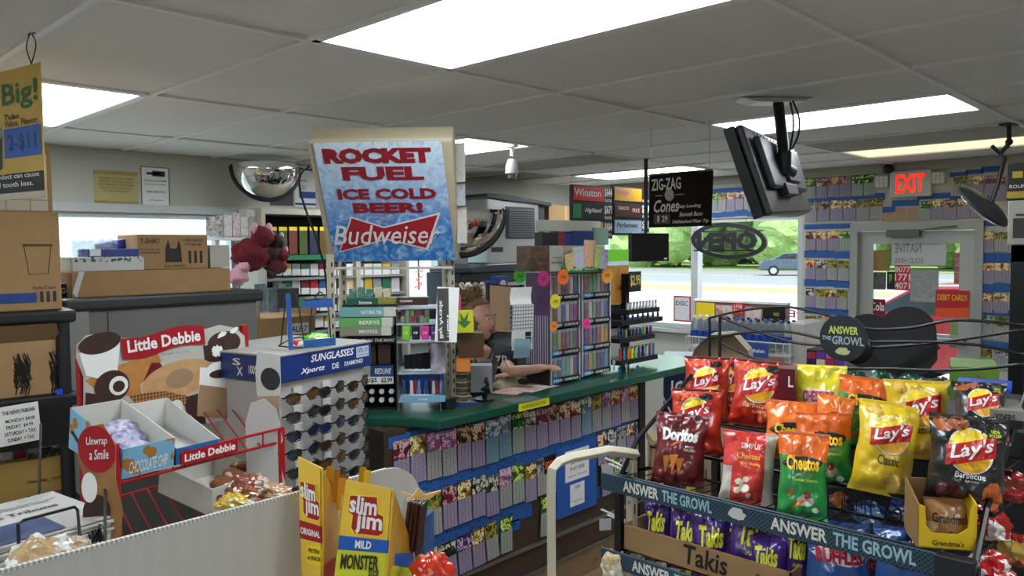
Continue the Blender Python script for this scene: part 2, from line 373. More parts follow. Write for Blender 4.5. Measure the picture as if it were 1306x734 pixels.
for (i, j) in sorted(LIGHTS):
    x0, y0 = cell(i, j)
    if x0 < LW or y0 < FW or x0+.61 > RW+.02: continue
    t = T('ceiling_light', names.get((i, j), 'recessed ceiling light out of view behind the camera, %s of that batch' % ORD[sorted(LIGHTS).index((i, j))]), 'ceiling light', (x0+.305, y0+.61, CEIL), 0)
    fr = MB(); w, h = .295, .60
    for a, b, c, d in [(-w, -w+.025, -h, h), (w-.025, w, -h, h), (-w, w, -h, -h+.025), (-w, w, h-.025, h)]: fr.box(a, b, c, d, -.004, .05)
    obj('frame', fr, M('#e6e6e2', .4), t)
    obj('diffuser', MB().box(-w+.02, w-.02, -h+.02, h-.02, .006, .012), lensy if (i, j) in yellowish else lensm, t)
    obj('housing', MB().box(-w, w, -h, h, .085, .095), WHITE, t)
# ---- outside
asph = M('#b9bab7', .9, fn=lambda b: b.mix(b.noise(1.2, 5), '#a9aaa6', '#c9c9c4'), key='asph')
S('parking_lot', MB().box(RW+.16, 30, -40, 70, -.25, -.15).box(33, 36, -60, 140, -.25, -.155).box(-60, RW+.16, BW+.16, 70, -.25, -.15), asph)
S('road', MB().box(36, 56, -60, 140, -.25, -.16), M('#77797b', .9))
gm = M('#7d9a4a', .9, fn=lambda b: b.mix(b.noise(2, 5), '#6f8f3f', '#a9b36a'), key='grass')
S('verge', MB().box(30, 33, -60, 140, -.25, -.13).box(56, 120, -60, 140, -.25, -.12).box(-60, 30, 70, 140, -.25, -.13), gm)
S('road_line', MB().box(45.85, 46.1, -60, 140, -.16, -.155), M('#c9b04a', .8))
def tree(x, y, h, w, seed, label):
    t = T('roadside_tree', label, 'tree', (x, y, -.13), 0, 'trees across the road'); r = random.Random(seed)
    obj('trunk', MB().tube([(0, 0, 0), (.1, 0, h*.3), (-.1, .1, h*.6)], .18, 7), M('#5a4838', .9), t)
    cb = MB()
    for _ in range(30):
        c = (r.uniform(-w, w)*.7, r.uniform(-w, w)*.7, h*r.uniform(.12, .9)); s = r.uniform(.3, .55)*w
        cb.ball(c, (s, s, s*.85), 12, 8, dfn=lambda d: 1+.28*mnoise.noise(d*3.1+Vector(c)))
    o = obj('crown', cb, M('#8fb85a', .9, fn=lambda b: b.mix(b.noise(2.5, 6), '#5f8f44', '#c4dc8c'), key='leaf', bump=(lambda b: b.noise(6, 5), .4)), t)
sides = ['left', 'right']
for k, (x, y, h, w) in enumerate([(62, 19, 9, 5), (62, 28.5, 10, 5), (62, 38, 9, 5), (62, 47.5, 11, 5), (62, 57, 10, 5), (62, 9.5, 9, 5), (76, 26, 14, 6), (76, 38, 15, 6), (76, 50, 14, 6), (76, 62, 16, 6), (62, 66.5, 10, 5), (76, 14, 14, 6)]):
    tree(x, y, h, w, k, 'leafy green tree across the road, %s from the right seen through the storefront glass' % ORD[k])
S('window_view_backdrop', MB().box(-14, 9, 10.5, 10.8, -.2, 6), M('#a4bcc4', .8, fn=lambda b: b.mix(b.noise(.7, 4, 1, 1, 3), '#90acb8', '#bccdd2'), key='backdrop'))  # added pale blue backdrop wall, tints the bright view through the back window
S('far_building', MB().box(86, 92, 14, 34, -.12, 3.2).box(85.5, 92.5, 13.5, 34.5, 3.2, 3.5), M('#d8d4cc', .8))
for o in list(COL.objects):
    if o.name.startswith('road') and o.get('kind') == 'structure': pass
# parked car
def car(label, loc, rz, col, s=1.0, low=False):
    t = T('car', label, 'car', loc, rz); n = 24
    prof = [(-2.3, .35), (-2.32, .75), (-2.1, .98), (-1.5, 1.05), (-.85, 1.42), (.3, 1.46), (1.05, 1.05), (1.9, .92), (2.28, .72), (2.3, .35), (-2.3, .35)]
    prof = prof[:-1]
    b = MB(); hw = .88
    secs = [(-hw, 0), (-hw*.98, .0), (hw*.98, 0), (hw, 0)]
    b.prism(prof, -hw, hw); body = obj('body', b, M(col, .25, .5, coat=.6), t, bev=.09)
    for y in (-hw-.006, hw+.001):
        for pl in ([(-1.35, 1.07), (-.8, 1.36), (-.12, 1.385), (-.12, 1.06)], [(-.04, 1.06), (-.04, 1.385), (.3, 1.38), (.88, 1.05)]): obj('side_window', MB().prism(pl, y, y+.005), M('#1c232a', .1), t)
    obj('windshield', MB().add([(.36, -.75, 1.45), (1.04, -.8, 1.07), (1.04, .8, 1.07), (.36, .75, 1.45)], [(0, 1, 2, 3)]), M('#27313a', .1), t)
    for x in (-1.42, 1.42):
        for y in (-hw, hw):
            w = obj('wheel', MB().cyl((x, y-.1, .33), (x, y+.1, .33), .33, 20), M('#17181a', .8), t); obj('hubcap', MB().cyl((x, y-.115, .33), (x, y+.115, .33), .2, 10), M('#c4c6c8', .3, .8), w)
    for x in (-.3, .55): obj('door_handle', MB().box(x, x+.18, -hw-.02, -hw, .93, .96), STEEL, t)
    for y in (-.8, .45): obj('headlight', MB().box(2.1, 2.25, y, y+.35, .68, .82), WHITE, t)
    return t
p = Z(965, 349, -.15); car('grey blue sedan parked across the lot, seen through the storefront window', Z(1017, 351, -.16), math.radians(-66), '#4d5b6b')
car('dark red car parked outside the glass exit door', (11.2, 2.1, -.15), math.radians(-100), '#8d1322')
# ================================================================ sales counter with its taped lottery tickets
greenm = M('#0e4a38', .28, coat=.3); lam = M('#33271f', .5, fn=lambda b: b.mix(b.noise(5, 6, 1, 1, 3), '#2a1f19', '#4a3a2c'), key='lam')
ct = T('sales_counter', 'long sales counter with dark green top and brown laminate front covered in tickets', 'counter', (2.0, 2.45, 0))
top = [(2.06-2.0, .13), (.12, 0), (2.18, 0), (2.4, .2), (2.4, .48), (.75, .46), (.42, .9), (.1, .95), (-.12, .72), (-.06, .29)]
def ZP(poly, z0, z1, mb=None):             # horizontal slab from an XY outline
    mb = mb or MB(); k = len(poly); tr = tessellate_polygon([[Vector((a, b, 0)) for a, b in poly]])
    return mb.add([(a, b, z0) for a, b in poly]+[(a, b, z1) for a, b in poly], [tuple(reversed(t)) for t in tr]+[tuple(i+k for i in t) for t in tr]+[(i, (i+1) % k, (i+1) % k+k, i+k) for i in range(k)])
obj('worktop', ZP(top, 1.03, 1.07), greenm, ct, bev=.006)
obj('front_panel', MB().box(-.06, 1.80, .15, .19, .05, 1.03), lam, ct); obj('end_panel', MB().box(-.06, -.02, .19, .9, .05, 1.03), lam, ct); obj('end_panel', MB().box(1.76, 1.80, .19, .8, .05, 1.03), lam, ct)
obj('corner_post', MB().box(1.78, 1.84, .13, .2, 0, 1.03), M('#1b1512', .5), ct)
stone = M('#7a6248', .4, fn=lambda b: b.mix(b.noise(9, 6, dist=1.5), '#4c3a2a', '#a08560'), key='stone')
obj('base_panel', MB().box(-.06, 1.82, .135, .15, .0, .15), stone, ct); obj('base_panel', MB().box(-.06, 1.82, .138, .15, .16, .28), lam, ct)
for z in (.15, .285): obj('metal_trim', MB().box(-.07, 1.84, .128, .15, z-.006, z+.006), M('#8a8580', .35, .7), ct)
# ticket look: a printed picture block above a ruled number panel, drawn by nodes in the ticket's own frame (x -.5..+.5 w, z 0..1 h)
def ticket_mat(key, hues, body, inkrow=26):
    def fn(b):
        u, v = b.uv(); off = b.rand*37
        n = b.noise(48, 4, off=off, dist=2); blobs = b.vor(55, off=off); c1 = b.ramp(b.vor(38, off=off, col=True), hues, True)
        art = b.mix((n < .46), c1, hues[0]); art = b.mix((blobs < .28), art, hues[-1])
        lines = ((v*inkrow).frac() < .3)*((b.noise(400, 1, off=off)) > .42); cols = ((u*4).frac() < .12)
        low = b.mix(lines.mx(cols)*.8, body, '#4b4658')
        title = (v > .84)*(v < .95)*(b.noise(120, 1, sz=.35, off=off) > .5)
        return b.mix((v > .60), low, b.mix(title, art, hues[1] if len(hues) > 1 else '#ffffff'))
    return M('#ffffff', .35, fn=fn, key='tk_'+key)
LIL, WHT, CYN, GRN = '#9c90a8', '#a8a8a6', '#78a0b4', '#a0ae9e'
TK = {'maroon': (['#5a1230', '#c9a9a0', '#8a1d40'], LIL), 'red': (['#8f1c22', '#e8d9b0', '#331410'], LIL), 'black': (['#17181a', '#d8d4c4', '#40501f'], LIL), 'gold': (['#8d6a20', '#f0e0a0', '#3a2410'], LIL),
      'pink': (['#b03a78', '#e8c4d4', '#4c6a8a'], WHT), 'blue': (['#3a6a9a', '#d8e4e0', '#a8883a'], CYN), 'green': (['#1f6a34', '#d8e86a', '#10301c'], GRN), 'orange': (['#c2561c', '#f4dc9c', '#5a2010'], LIL),
      'brown': (['#4a2c20', '#cfa68a', '#241612'], LIL), 'yellow': (['#b8a02c', '#2c2c20', '#6a7a30'], WHT), 'white': (['#b8b8b0', '#3c3c44', '#7a8088'], WHT), 'plum': (['#4a2450', '#c8b0d8', '#20102c'], LIL)}
TM = {k: ticket_mat(k, *v) for k, v in TK.items()}
_tmesh = {}
def ticket_mesh(w, h):
    k = (round(w, 3), round(h, 3))
    if k not in _tmesh:
        m = MB().sheet(2, 4, lambda u, v: ((u-.5)*w, -.003-.004*(1-v)**2-.0015*math.sin(u*PI), v*h)); m.box(-w/2, w/2, -.002, 0, 0, h)
        me = m.data('ticket', WHITE); uv = me.uv_layers.new(name='UVMap')
        for p in me.polygons:
            for li in p.loop_indices: c = me.vertices[me.loops[li].vertex_index].co; uv.data[li].uv = (c.x/w+.5, c.z/h)
        _tmesh[k] = me
    return _tmesh[k]
_base = {}
def ticket(kind, w, h, loc, rz, label, group, tilt=0):
    k = (kind, round(w, 3), round(h, 3))
    if k not in _base:
        me = ticket_mesh(w, h).copy(); me.materials.clear(); me.materials.append(TM[kind]); _base[k] = me
    o = bpy.data.objects.new('lottery_ticket', _base[k]); COL.objects.link(o); o.location = loc; o.rotation_euler = (0, tilt, rz); return tag(o, label, 'lottery ticket', group)
TAPE = M('#1f549c', .6, fn=lambda b: b.mix(b.noise(30, 4, 1, 1, 4), '#184683', '#2a66b4'), key='tape')
inkm = M('#10264f', .6)
def tape(loc, rz, n, w, h, label, group, ink=True, step=None, cut=()):  # a run of overlapping tape pieces with scrawled pen marks
    t = T('painters_tape', label, 'tape', loc, rz, group); r = random.Random(int(loc[0]*100+loc[2]*1000)); step = step or w
    for i in range(n):
        if i in cut: continue
        a = i*step; dz = r.uniform(-.006, .006)
        q = obj('tape_piece', MB().box(a-.002, a+w+.002, -.0012-.0006*(i % 2), 0, dz, h+dz), TAPE, t)
        if ink:
            mb = MB(); e = -.0026
            for _ in range(5):
                x = a+r.uniform(.2, .7)*w; z = dz+h*r.uniform(.3, .7); mb.add([(x, e, z), (x+.012, e, z+.002), (x+.012, e, z+.005), (x, e, z+.004)], [(0, 1, 2, 3)])
            obj('pen_mark', mb, inkm, q)
    return t
X0, PITX = 1.985, .0905; YT = 2.598
TAPG = 'blue tape rows on the counter front'
tape((X0-.02, YT, .955), 0, 20, PITX, .05, 'blue tape band along the very top of the counter front', TAPG, False)
tape((X0+.05, YT, .69), 0, 19, PITX, .10, 'handwritten blue tape band under the top row of counter tickets', TAPG)
tape((X0+.05, YT, .44), 0, 9, PITX, .10, 'handwritten blue tape band under the second row of counter tickets', TAPG)
tape((X0+.05, YT, .395), 0, 8, PITX, .055, 'blue tape band above the third row of counter tickets', TAPG, cut=(2,))
tape((X0+.05+15*PITX, YT, .40), 0, 4, PITX, .06, 'short blue tape band low at the right end of the counter front', TAPG)
tape((X0+.05+12.7*PITX, YT, .60), 0, 6, PITX, .10, 'blue tape band between the right-hand tickets of the counter', TAPG)
tape((X0-.01, YT, .29), 0, 6, PITX, .05, 'lowest blue tape scraps at the left foot of the counter', TAPG)
row1 = 'maroon gold pink pink brown red blue blue green black maroon brown red red blue yellow pink orange pink orange'.split()
for k, kd in enumerate(row1):
    ticket(kd, .084, .205, (X0+.04+k*PITX, YT-.004, .775+RN.uniform(-.006, .006)), 0, '%s scratch ticket, %s from left in the counter front top row' % (kd, ORD[k]), 'scratch tickets on the counter front', RN.uniform(-.015, .015))
row2 = 'plum yellow maroon gold black black pink green gold white orange'.split()
for k, kd in enumerate(row2):
    ticket(kd, .082, .19, (X0+.13+k*PITX, YT-.004, .525+RN.uniform(-.008, .008)), 0, '%s scratch ticket, %s from left in the counter front second row' % (kd, ORD[k]), 'scratch tickets on the counter front', RN.uniform(-.02, .02))
for k, kd in enumerate('orange gold black plum gold yellow green'.split()):
    ticket(kd, .08, .175, (X0+.13+k*PITX, YT-.004, .285+.004*k), 0, '%s scratch ticket, %s from left in the counter front bottom row' % (kd, ORD[k]), 'scratch tickets on the counter front', RN.uniform(-.08, .05))
for k, kd in enumerate('red black white red white'.split()):
    ticket(kd, .08, .18, (X0+.09+(15+k)*PITX, YT-.004, .58), 0, '%s scratch ticket, %s in the right-hand group below the top row' % (kd, ORD[k]), 'scratch tickets on the counter front', RN.uniform(-.03, .03))
for k, kd in enumerate('maroon green plum'.split()):
    ticket(kd, .08, .19, (X0+.12+(15+k)*PITX, YT-.009, .40), 0, '%s scratch ticket, %s in the lowest right-hand group on the counter' % (kd, ORD[k]), 'scratch tickets on the counter front', RN.uniform(-.05, .05))
ticket('green', .08, .2, (X0+.13+9.2*PITX, YT-.004, .31), 0, 'green striped scratch ticket hanging askew under the second row beside the white loop frame', 'scratch tickets on the counter front', .06)
# blue poster with two white notices
t = T('notice_board', 'blue paper sheet with two white printed notices on the counter front', 'notice', (3.20, YT-.010, .37))
obj('backing_sheet', MB().box(-.17, .17, -.004, 0, 0, .37), M('#1f56a8', .6), t)
for (a, b_, c, d), nm, lines in [((-.10, .10, .18, .345), 'notice', ['LOTTERY', 'PLAY HERE']), ((-.06, .06, .04, .16), 'notice', ['$20,000'])]:
    q = obj(nm, MB().box(a, b_, -.006, -.004, c, d), WHITE, t)
    jtext([(s, a+.04, c+.09-.035*i, b_-.04, c+.11-.035*i) for i, s in enumerate(lines)]+[('must be 18 to play', a+.02, c+.02, b_-.02, c+.032)], M('#55565a', .6), q, e=.007, name='lettering')
tg = T('price_tag', 'orange and black hundreds price tag stuck between the counter tickets', 'tag', (2.985, YT-.006, .63)); obj('card', MB().box(-.045, .045, -.003, 0, 0, .09), BLACK, tg)
text('500X', -.04, .025, .04, .065, M('#ff5a1c', .5), tg, e=.004, bold=.03)
# ================================================================ tickets on the exit wall
def wx(px, py): p = H(0, RW-.004, px, py); return p.y, p.z
WG = 'scratch tickets on the exit wall'
_rows = [('top row left of the exit sign', 'green red orange maroon green green', 225, 251, 1027, 1117), ('top row right of the exit sign', 'yellow gold maroon', 224, 250, 1216, 1276),
 ('second row left of the exit sign', 'white brown gold gold yellow yellow', 255, 281, 1027, 1127), ('second row right of the exit sign', 'green gold brown gold orange', 254, 279, 1171, 1255),
 ('row just left of the door head', 'red orange orange green', 295, 319, 1027, 1085), ('second row left of the door', 'orange black yellow yellow', 331, 357, 1027, 1083),
 ('third row left of the door', 'black yellow gold yellow', 368, 393, 1027, 1081), ('fourth row left of the door', 'yellow brown white', 402, 428, 1027, 1072), ('fifth row left of the door', 'gold red', 440, 462, 1027, 1056),
 ('row just right of the door head', 'gold yellow', 295, 320, 1249, 1288), ('second row right of the door', 'orange orange', 336, 360, 1249, 1288), ('third row right of the door', 'orange gold', 374, 399, 1248, 1287),
 ('fourth row right of the door', 'white yellow', 403, 434, 1247, 1287), ('fifth row right of the door', 'yellow white', 446, 472, 1246, 1287), ('row over the storefront window', 'green yellow orange red white white', 245, 268, 905, 972),
 ('far right row beside the hanging mirror', 'maroon gold', 226, 256, 1268, 1300)]
for nm, kinds, ya_, yb_, xa, xb in _rows:
    ks = kinds.split(); n = len(ks); yl, zt = wx(xa, (ya_+yb_)/2); yr, _ = wx(xb, (ya_+yb_)/2); zc = wx((xa+xb)/2, ya_)[1]; zb = wx((xa+xb)/2, yb_)[1]; st = (yl-yr)/n
    for i, kd in enumerate(ks):
        ticket(kd, st*.9, zc-zb, (RW-.006, yl-(i+.5)*st, zb+RN.uniform(-.006, .006)), -PI/2, '%s scratch ticket, %s from left in %s' % (kd, ORD[i], nm), WG, RN.uniform(-.02, .02))
WT = 'blue tape strips on the exit wall'
for i, (x0, y0, x1, y1, s) in enumerate([(1027, 218, 1117, 226, 'over the top ticket row left of the exit sign'), (1027, 252, 1088, 258, 'under the top ticket row left of the exit sign'), (1088, 246, 1128, 255, 'stepped up beside the emergency lamp'), (1026, 283, 1306, 290, 'running long above the door and past it'),
  (1122, 263, 1142, 270, 'short above two tan tickets at left'), (1138, 255, 1172, 263, 'under the exit sign'), (1170, 247, 1212, 254, 'above the green ticket right of the exit sign'), (1212, 220, 1234, 226, 'over the first ticket right of the emergency lamp'), (1232, 216, 1254, 222, 'over the second ticket right of the emergency lamp'), (1252, 211, 1280, 218, 'over the third ticket right of the emergency lamp'),
  (1212, 249, 1262, 255, 'under the right-hand top ticket row'), (1026, 320, 1084, 329, 'in the first gap left of the door'), (1026, 357, 1083, 366, 'in the second gap left of the door'), (1026, 393, 1082, 401, 'in the third gap left of the door'), (1026, 429, 1080, 438, 'in the fourth gap left of the door'),
  (1247, 322, 1289, 335, 'in the first gap right of the door'), (1247, 361, 1288, 373, 'in the second gap right of the door'), (1246, 394, 1288, 402, 'in the third gap right of the door'), (1246, 435, 1287, 445, 'in the fourth gap right of the door'),
  (905, 239, 974, 245, 'above the tickets over the storefront window'), (905, 268, 1024, 275, 'just above the storefront window head'), (1026, 462, 1060, 472, 'lowest on the left of the door')]):
    yl, _ = wx(x0, (y0+y1)/2); yr, _ = wx(x1, (y0+y1)/2); zb = wx((x0+x1)/2, y1)[1]; zt = wx((x0+x1)/2, y0)[1]; n = max(1, round((yl-yr)/.14)); w = (yl-yr)/n
    tape((RW-.003, yl, zb), -PI/2, n, w, zt-zb, 'blue tape strip ' + s, WT, False)
for k, (x0, x1) in enumerate([(1124, 1140), (1141, 1155), (1156, 1170)]):
    yl, zb = wx(x0, 281 if k else 282); yr, zt = wx(x1, 264 if k else 271); o = obj('ticket_card', MB().box(-(yl-yr)/2+.004, (yl-yr)/2-.004, -.003, 0, 0, zt-zb), M('#b08f72', .6), None, (RW-.004, (yl+yr)/2, zb), -PI/2)
    tag(o, 'small tan card, %s of three taped under the exit sign' % ORD[k], 'card', 'tan cards under the exit sign')
# ---- exit sign, emergency lamps, dome camera
c, rz, w, h = F(0, RW-.03, 1136, 218, 1189, 251)
t = T('exit_sign', 'white exit sign box with glowing red letters above the glass door', 'exit sign', c, rz); obj('housing', MB().box(-w/2, w/2, -.03, .028, 0, h), M('#c9c9bd', .5), t, bev=.006)
text('EXIT', -w*.34, h*.16, w*.34, h*.88, emis('exit_red', '#ff2a18', 1.6), t, e=.031, bold=.025)
for s, (x0, x1, lb) in zip('ab', [(1117, 1134, 'left'), (1189, 1206, 'right')]):
    c, rz, w, h = F(0, RW-.03, x0, 224 if s == 'a' else 219, x1, 239 if s == 'a' else 234); t = T('emergency_lamp', 'square ribbed emergency lamp on the %s side of the exit sign' % lb, 'lamp', c, rz, 'emergency lamps by the exit sign')
    obj('housing', MB().box(-w/2, w/2, -.02, .028, 0, h), M('#c4c4b8', .5), t); 
    for i in range(3):
        for j in range(3): obj('lens_cell', MB().box(-w/2+.006+i*(w-.006)/3, -w/2+(i+1)*(w-.006)/3, -.026, -.02, .006+j*(h-.006)/3, (j+1)*(h-.006)/3), M('#e4e4de', .2), t)
p = H(0, RW-.06, 1133, 215); t = T('dome_camera', 'small black ball security camera high beside the exit sign', 'camera', p); obj('ball', MB().ball((0, 0, 0), .042), BLACK, t, smooth='all'); obj('bracket', MB().cyl((0, 0, 0), (.058, 0, .05), .012), WHITE, t)
p = D(653, 215, 5.0); t = T('security_camera', 'white pendant security camera hanging from the ceiling by the steel machine', 'camera', (p.x, p.y, p.z))
obj('mount', MB().lathe([(.045, 0), (.04, -.015), (.012, -.02), (.012, -.07)], 14, (0, 0, CEIL-p.z)), WHITE, t, smooth=True); obj('shell', MB().lathe([(0, .065), (.025, .06), (.04, .02), (.042, -.03), (.03, -.035)], 16), M('#c9c9c6', .4), t, smooth=True); obj('lens', MB().lathe([(.029, -.033), (.028, -.06), (0, -.07)], 12), M('#55585c', .2), t, smooth=True)
# ---- stickers and posters on the door glass
def poster(name, label, px, col, words, cat='poster', a=0, d=RW+.045, tcol=None, mirror=False, extra=None, grp=None, th=.003):
    c, rz, w, h = F(a, d, *px); t = T(name, label, cat, c, rz, grp); obj('sheet', MB().box(-w/2, w/2, 0, th, 0, h), M(col, .6) if isinstance(col, str) else col, t)
    if extra: extra(t, w, h)
    if words: jtext([(s, x0*w-w/2, z0*h, x1*w-w/2, z1*h, 0, dict(flip=mirror)) for s, x0, z0, x1, z1 in words], tcol or M('#c8c8c4', .5), t, e=.001)
    return t
def art(cols, sc=16): return M('#ffffff', .5, fn=lambda b: b.ramp(b.noise(sc, 4, dist=1.5, off=b.rand*9), cols), key='art'+''.join(cols)+str(sc))
poster('door_sticker', 'pale mirrored native cigarettes decal across the top of the door glass', (1137, 307, 1206, 338), '#bfc6c6', [('NATIVE', .06, .5, .56, .9), ('SOLD HERE', .06, .08, .6, .3)], 'decal', tcol=M('#7d8688', .6), mirror=True)
poster('door_sticker', 'round donut and sandwich poster at the upper left of the door glass', (1113, 319, 1135, 345), art(['#e8dcc8', '#b4603a', '#4a8a3a', '#e8c898']), [], 'decal')
poster('door_sticker', 'dark tobacco poster below the round one on the door glass', (1113, 347, 1130, 369), art(['#1c1c20', '#4c4a4a', '#8a8480']), [], 'decal')
def claw(t, w, h):
    mb = MB()
    for k in (-1, 0, 1): mb.flat([(k*w*.14-w*.06, h*.85), (k*w*.14+w*.05, h*.85), (k*w*.14+w*.02, h*.5), (k*w*.14+w*.03, h*(.35+.08*k)), (k*w*.14-w*.03, h*.5)], PL, .002)
    obj('green_mark', mb, M('#58e02a', .5), t)
poster('door_sticker', 'black energy drink sticker with green claw marks on the door glass', (1131, 346, 1141, 369), '#101210', [], 'decal', extra=claw)
poster('door_sticker', 'red and white fuel price numbers sign on the door glass', (1141, 338, 1161, 370), '#c8283c', [('8077', .02, .72, .98, .95), ('1771', .02, .38, .98, .66), ('4071', .02, .06, .98, .32)], 'sign', tcol=WHITE)
poster('door_sticker', 'pale grey logo sheet in the middle of the door glass', (1161, 344, 1197, 385), art(['#b8bcba', '#8e9492', '#d4d8d6'], 9), [], 'decal')
poster('door_sticker', 'red faded mirrored notice at the right of the door glass', (1217, 322, 1238, 362), '#a8685c', [('EXT CARDS', .05, .55, .9, .85), ('ACCEPTED', .05, .15, .9, .4)], 'decal', tcol=M('#cda79d', .5), mirror=True)
poster('door_sticker', 'dark red cola decal at the lower left of the door glass', (1109, 381, 1129, 406), '#7a0f1a', [('Cola', .06, .4, .94, .85)], 'decal', tcol=WHITE)
def band(t, w, h): obj('orange_band', MB().flat([(-w/2, h*.0), (w/2, h*.0), (w/2, h*.38), (-w/2, h*.3)], PL, .0006), M('#e8571c', .5), t)
poster('debit_sign', 'red and orange debit cards sign taped to the right of the door glass', (1193, 370, 1236, 404), '#c01f2a', [('DEBIT CARDS', .06, .62, .94, .84)], 'sign', tcol=M('#f4c22c', .5), extra=band, d=RW+.02)
poster('door_sticker', 'green and white leaf poster low on the door glass', (1211, 408, 1238, 444), art(['#d4dcc8', '#7a9a5a', '#c8d0c0']), [], 'decal')
poster('window_sticker', 'round soda emblem poster in a red frame at the left storefront window', (859, 377, 881, 410), '#b03038', [('DISC', .14, .62, .86, .8)], 'poster', extra=lambda t, w, h: obj('picture', MB().rect(-w*.42, h*.06, w*.42, h*.94, PL, .0005).ell(0, h*.68, w*.34, w*.34, PL, .0007), art(['#2a3a6a', '#d8dce0', '#a02838'], 30), t), tcol=M('#2a2c5a', .5))
# ================================================================ things on and over the counter
class FR:
    def __init__(s, a, d, x0, y0, x1, y1): s.a, s.d = a, d; s.c, s.rz, s.w, s.h = F(a, d, x0, y0, x1, y1)
    def q(s, x, y, dd=0):
        p = H(s.a, s.d+dd, x, y)-s.c; return p.x*math.cos(s.rz)+p.y*math.sin(s.rz), p.z
    def r(s, x0, y0, x1, y1, dd=0):
        x = s.q(x0, (y0+y1)/2, dd)[0], s.q(x1, (y0+y1)/2, dd)[0]; z = s.q((x0+x1)/2, y0, dd)[1], s.q((x0+x1)/2, y1, dd)[1]; return x[0], z[1], x[1], z[0]
def quadfn(P00, P10, P01, P11, n):       # bilinear map of a planar sheet (u 0..1, v 0..1) lifted along n
    def fn(u, v, e=0): q = P00*(1-u)*(1-v)+P10*u*(1-v)+P01*(1-u)*v+P11*u*v+n*e; return (q.x, q.y, q.z)
    return fn
beige = M('#b7ad90', .5); clear = clearmat()
# ---- tilted light box with the beer sign, on two slotted uprights standing on the counter end
base = Vector((2.12, 2.80, 1.07))
A, B_, C_, E_ = D(428, 333, 3.45), D(581, 331, 3.45), D(399, 181, 3.1), D(563, 179, 3.1)     # poster bl br tl tr
nrm = (B_-A).cross(C_-A).normalized(); nrm = -nrm if nrm.dot(A-CAMPOS) > 0 else nrm
t = T('lightbox_sign', 'beige lightbox sign on posts with a blue ice poster reading rocket fuel ice cold beer', 'sign', base)
k = [D(420, 336, 3.452), D(584, 333, 3.452), D(390, 180, 3.1), D(578, 178, 3.1)]; bk = -nrm*.13
hb = MB().add([tuple(q-base-nrm*.004) for q in (k[0], k[1], k[3], k[2])]+[tuple(q+bk-base) for q in (k[0], k[1], k[3], k[2])], [(0,1,2,3),(7,6,5,4),(0,4,5,1),(1,5,6,2),(2,6,7,3),(3,7,4,0)])
hbx = obj('box_housing', hb, beige, t, bev=.012)
icem = M('#ffffff', .5, fn=lambda b: b.mix((b.z-.80)*2.9, b.ramp(b.noise(16, 6, dist=2.2), ['#0f2f78', '#1c58b4', '#3f86cf', '#b8d8ee', '#1d4fa8']), b.ramp(b.noise(14, 6, dist=2.0), ['#3f86cf', '#a8cfe6', '#d8e6ee', '#7fb4da', '#eef2f2'])), key='ice', coat=.08)
pf = quadfn(A-base, B_-base, C_-base, E_-base, nrm)
sh = obj('poster', MB().sheet(6, 6, lambda u, v: pf(u, v, .003)), icem, t)
redp = M('#8c0c20', .5); wline = M('#e6e2e0', .4)
jtext([('ROCKET', .06, .835, .91, .955, 0, dict(bold=.07)), ('FUEL', .185, .70, .83, .81, 0, dict(bold=.05)), ('ICE COLD', .12, .545, .91, .635, 0, dict(bold=.05)), ('BEER!', .225, .43, .79, .52, 0, dict(bold=.05))], redp, sh, fn=pf, e=.006)
bow = MB(); P0 = [(.06, .10), (.20, .39), (.45, .30), (.90, .41), (.77, .12), (.45, .21)]
bow.mi = 1; bow.flat([(.045, .085), (.195, .405), (.45, .312), (.925, .43), (.785, .10), (.45, .195)], pf, .005); bow.mi = 0; bow.flat(P0, pf, .0065); obj('red_bow_tie', bow, [M('#a8202c', .35), wline], sh)
text('Budweiser', .02, .16, .90, .33, wline, sh, fn=pf, e=.009, shear=.35, bold=.006)
text('WE HAVE', .42, .36, .53, .40, M('#a87a98', .5), sh, fn=pf, e=.007)
post = M('#b3ab95', .5)
for (x, d0, y1, lab) in [(423, 3.40, 500, 0), (438, 3.62, 500, 0), (576, 3.55, 0, 1), (569, 3.75, 0, 1)]:
    d = D(x, 420, d0); mb = MB().box(d.x-base.x-.014, d.x-base.x+.014, d.y-base.y-.01, d.y-base.y+.01, 0, .70)
    u = obj('upright', mb, post, t, bev=.002); sl = MB()
    for i in range(14): sl.box(d.x-base.x-.003, d.x-base.x+.003, d.y-base.y-.0125, d.y-base.y-.0095, .06+i*.045, .08+i*.045)
    obj('slot_row', sl, BLACK, u, kind='stuff')
d = D(570, 512, 3.50); obj('foot', MB().box(d.x-base.x-.03, d.x-base.x+.03, d.y-base.y-.03, d.y-base.y+.02, 0, .05), BLACK, t, bev=.003)
obj('crossbar', MB().cyl(D(425, 342, 3.5)-base, D(577, 341, 3.5)-base, .006), WHITE, t)
# leaflets stuck to the sign's side, and its cable
for k, (x0, y0, x1, y1, dp, cc) in enumerate([(578, 182, 594, 232, 3.32, ['#9aa0a0', '#c8c4bc', '#6a7478']), (580, 234, 594, 262, 3.34, ['#6a86a8', '#b8bcc0', '#4c6a94']), (582, 264, 596, 310, 3.36, ['#a08c88', '#c8c0b8', '#8a9aa8'])]):
    c, rz, w, h = F(43.67, dp, x0, y0, x1, y1); o = obj('leaflet', MB().box(-w/2, w/2, 0, .004, 0, h), art(cc, 22), None, c, rz-.5); tag(o, 'faded leaflet on the right side of the beer sign box, %s from the top' % ORD[k], 'leaflet', 'leaflets on the sign box')
pts = [D(x, y, dp) for x, y, dp in [(394, 212, 3.2), (383, 222, 3.25), (382, 238, 3.3), (388, 262, 3.35), (402, 300, 3.4), (413, 338, 3.45), (417, 370, 3.5), (420, 410, 3.55)]]
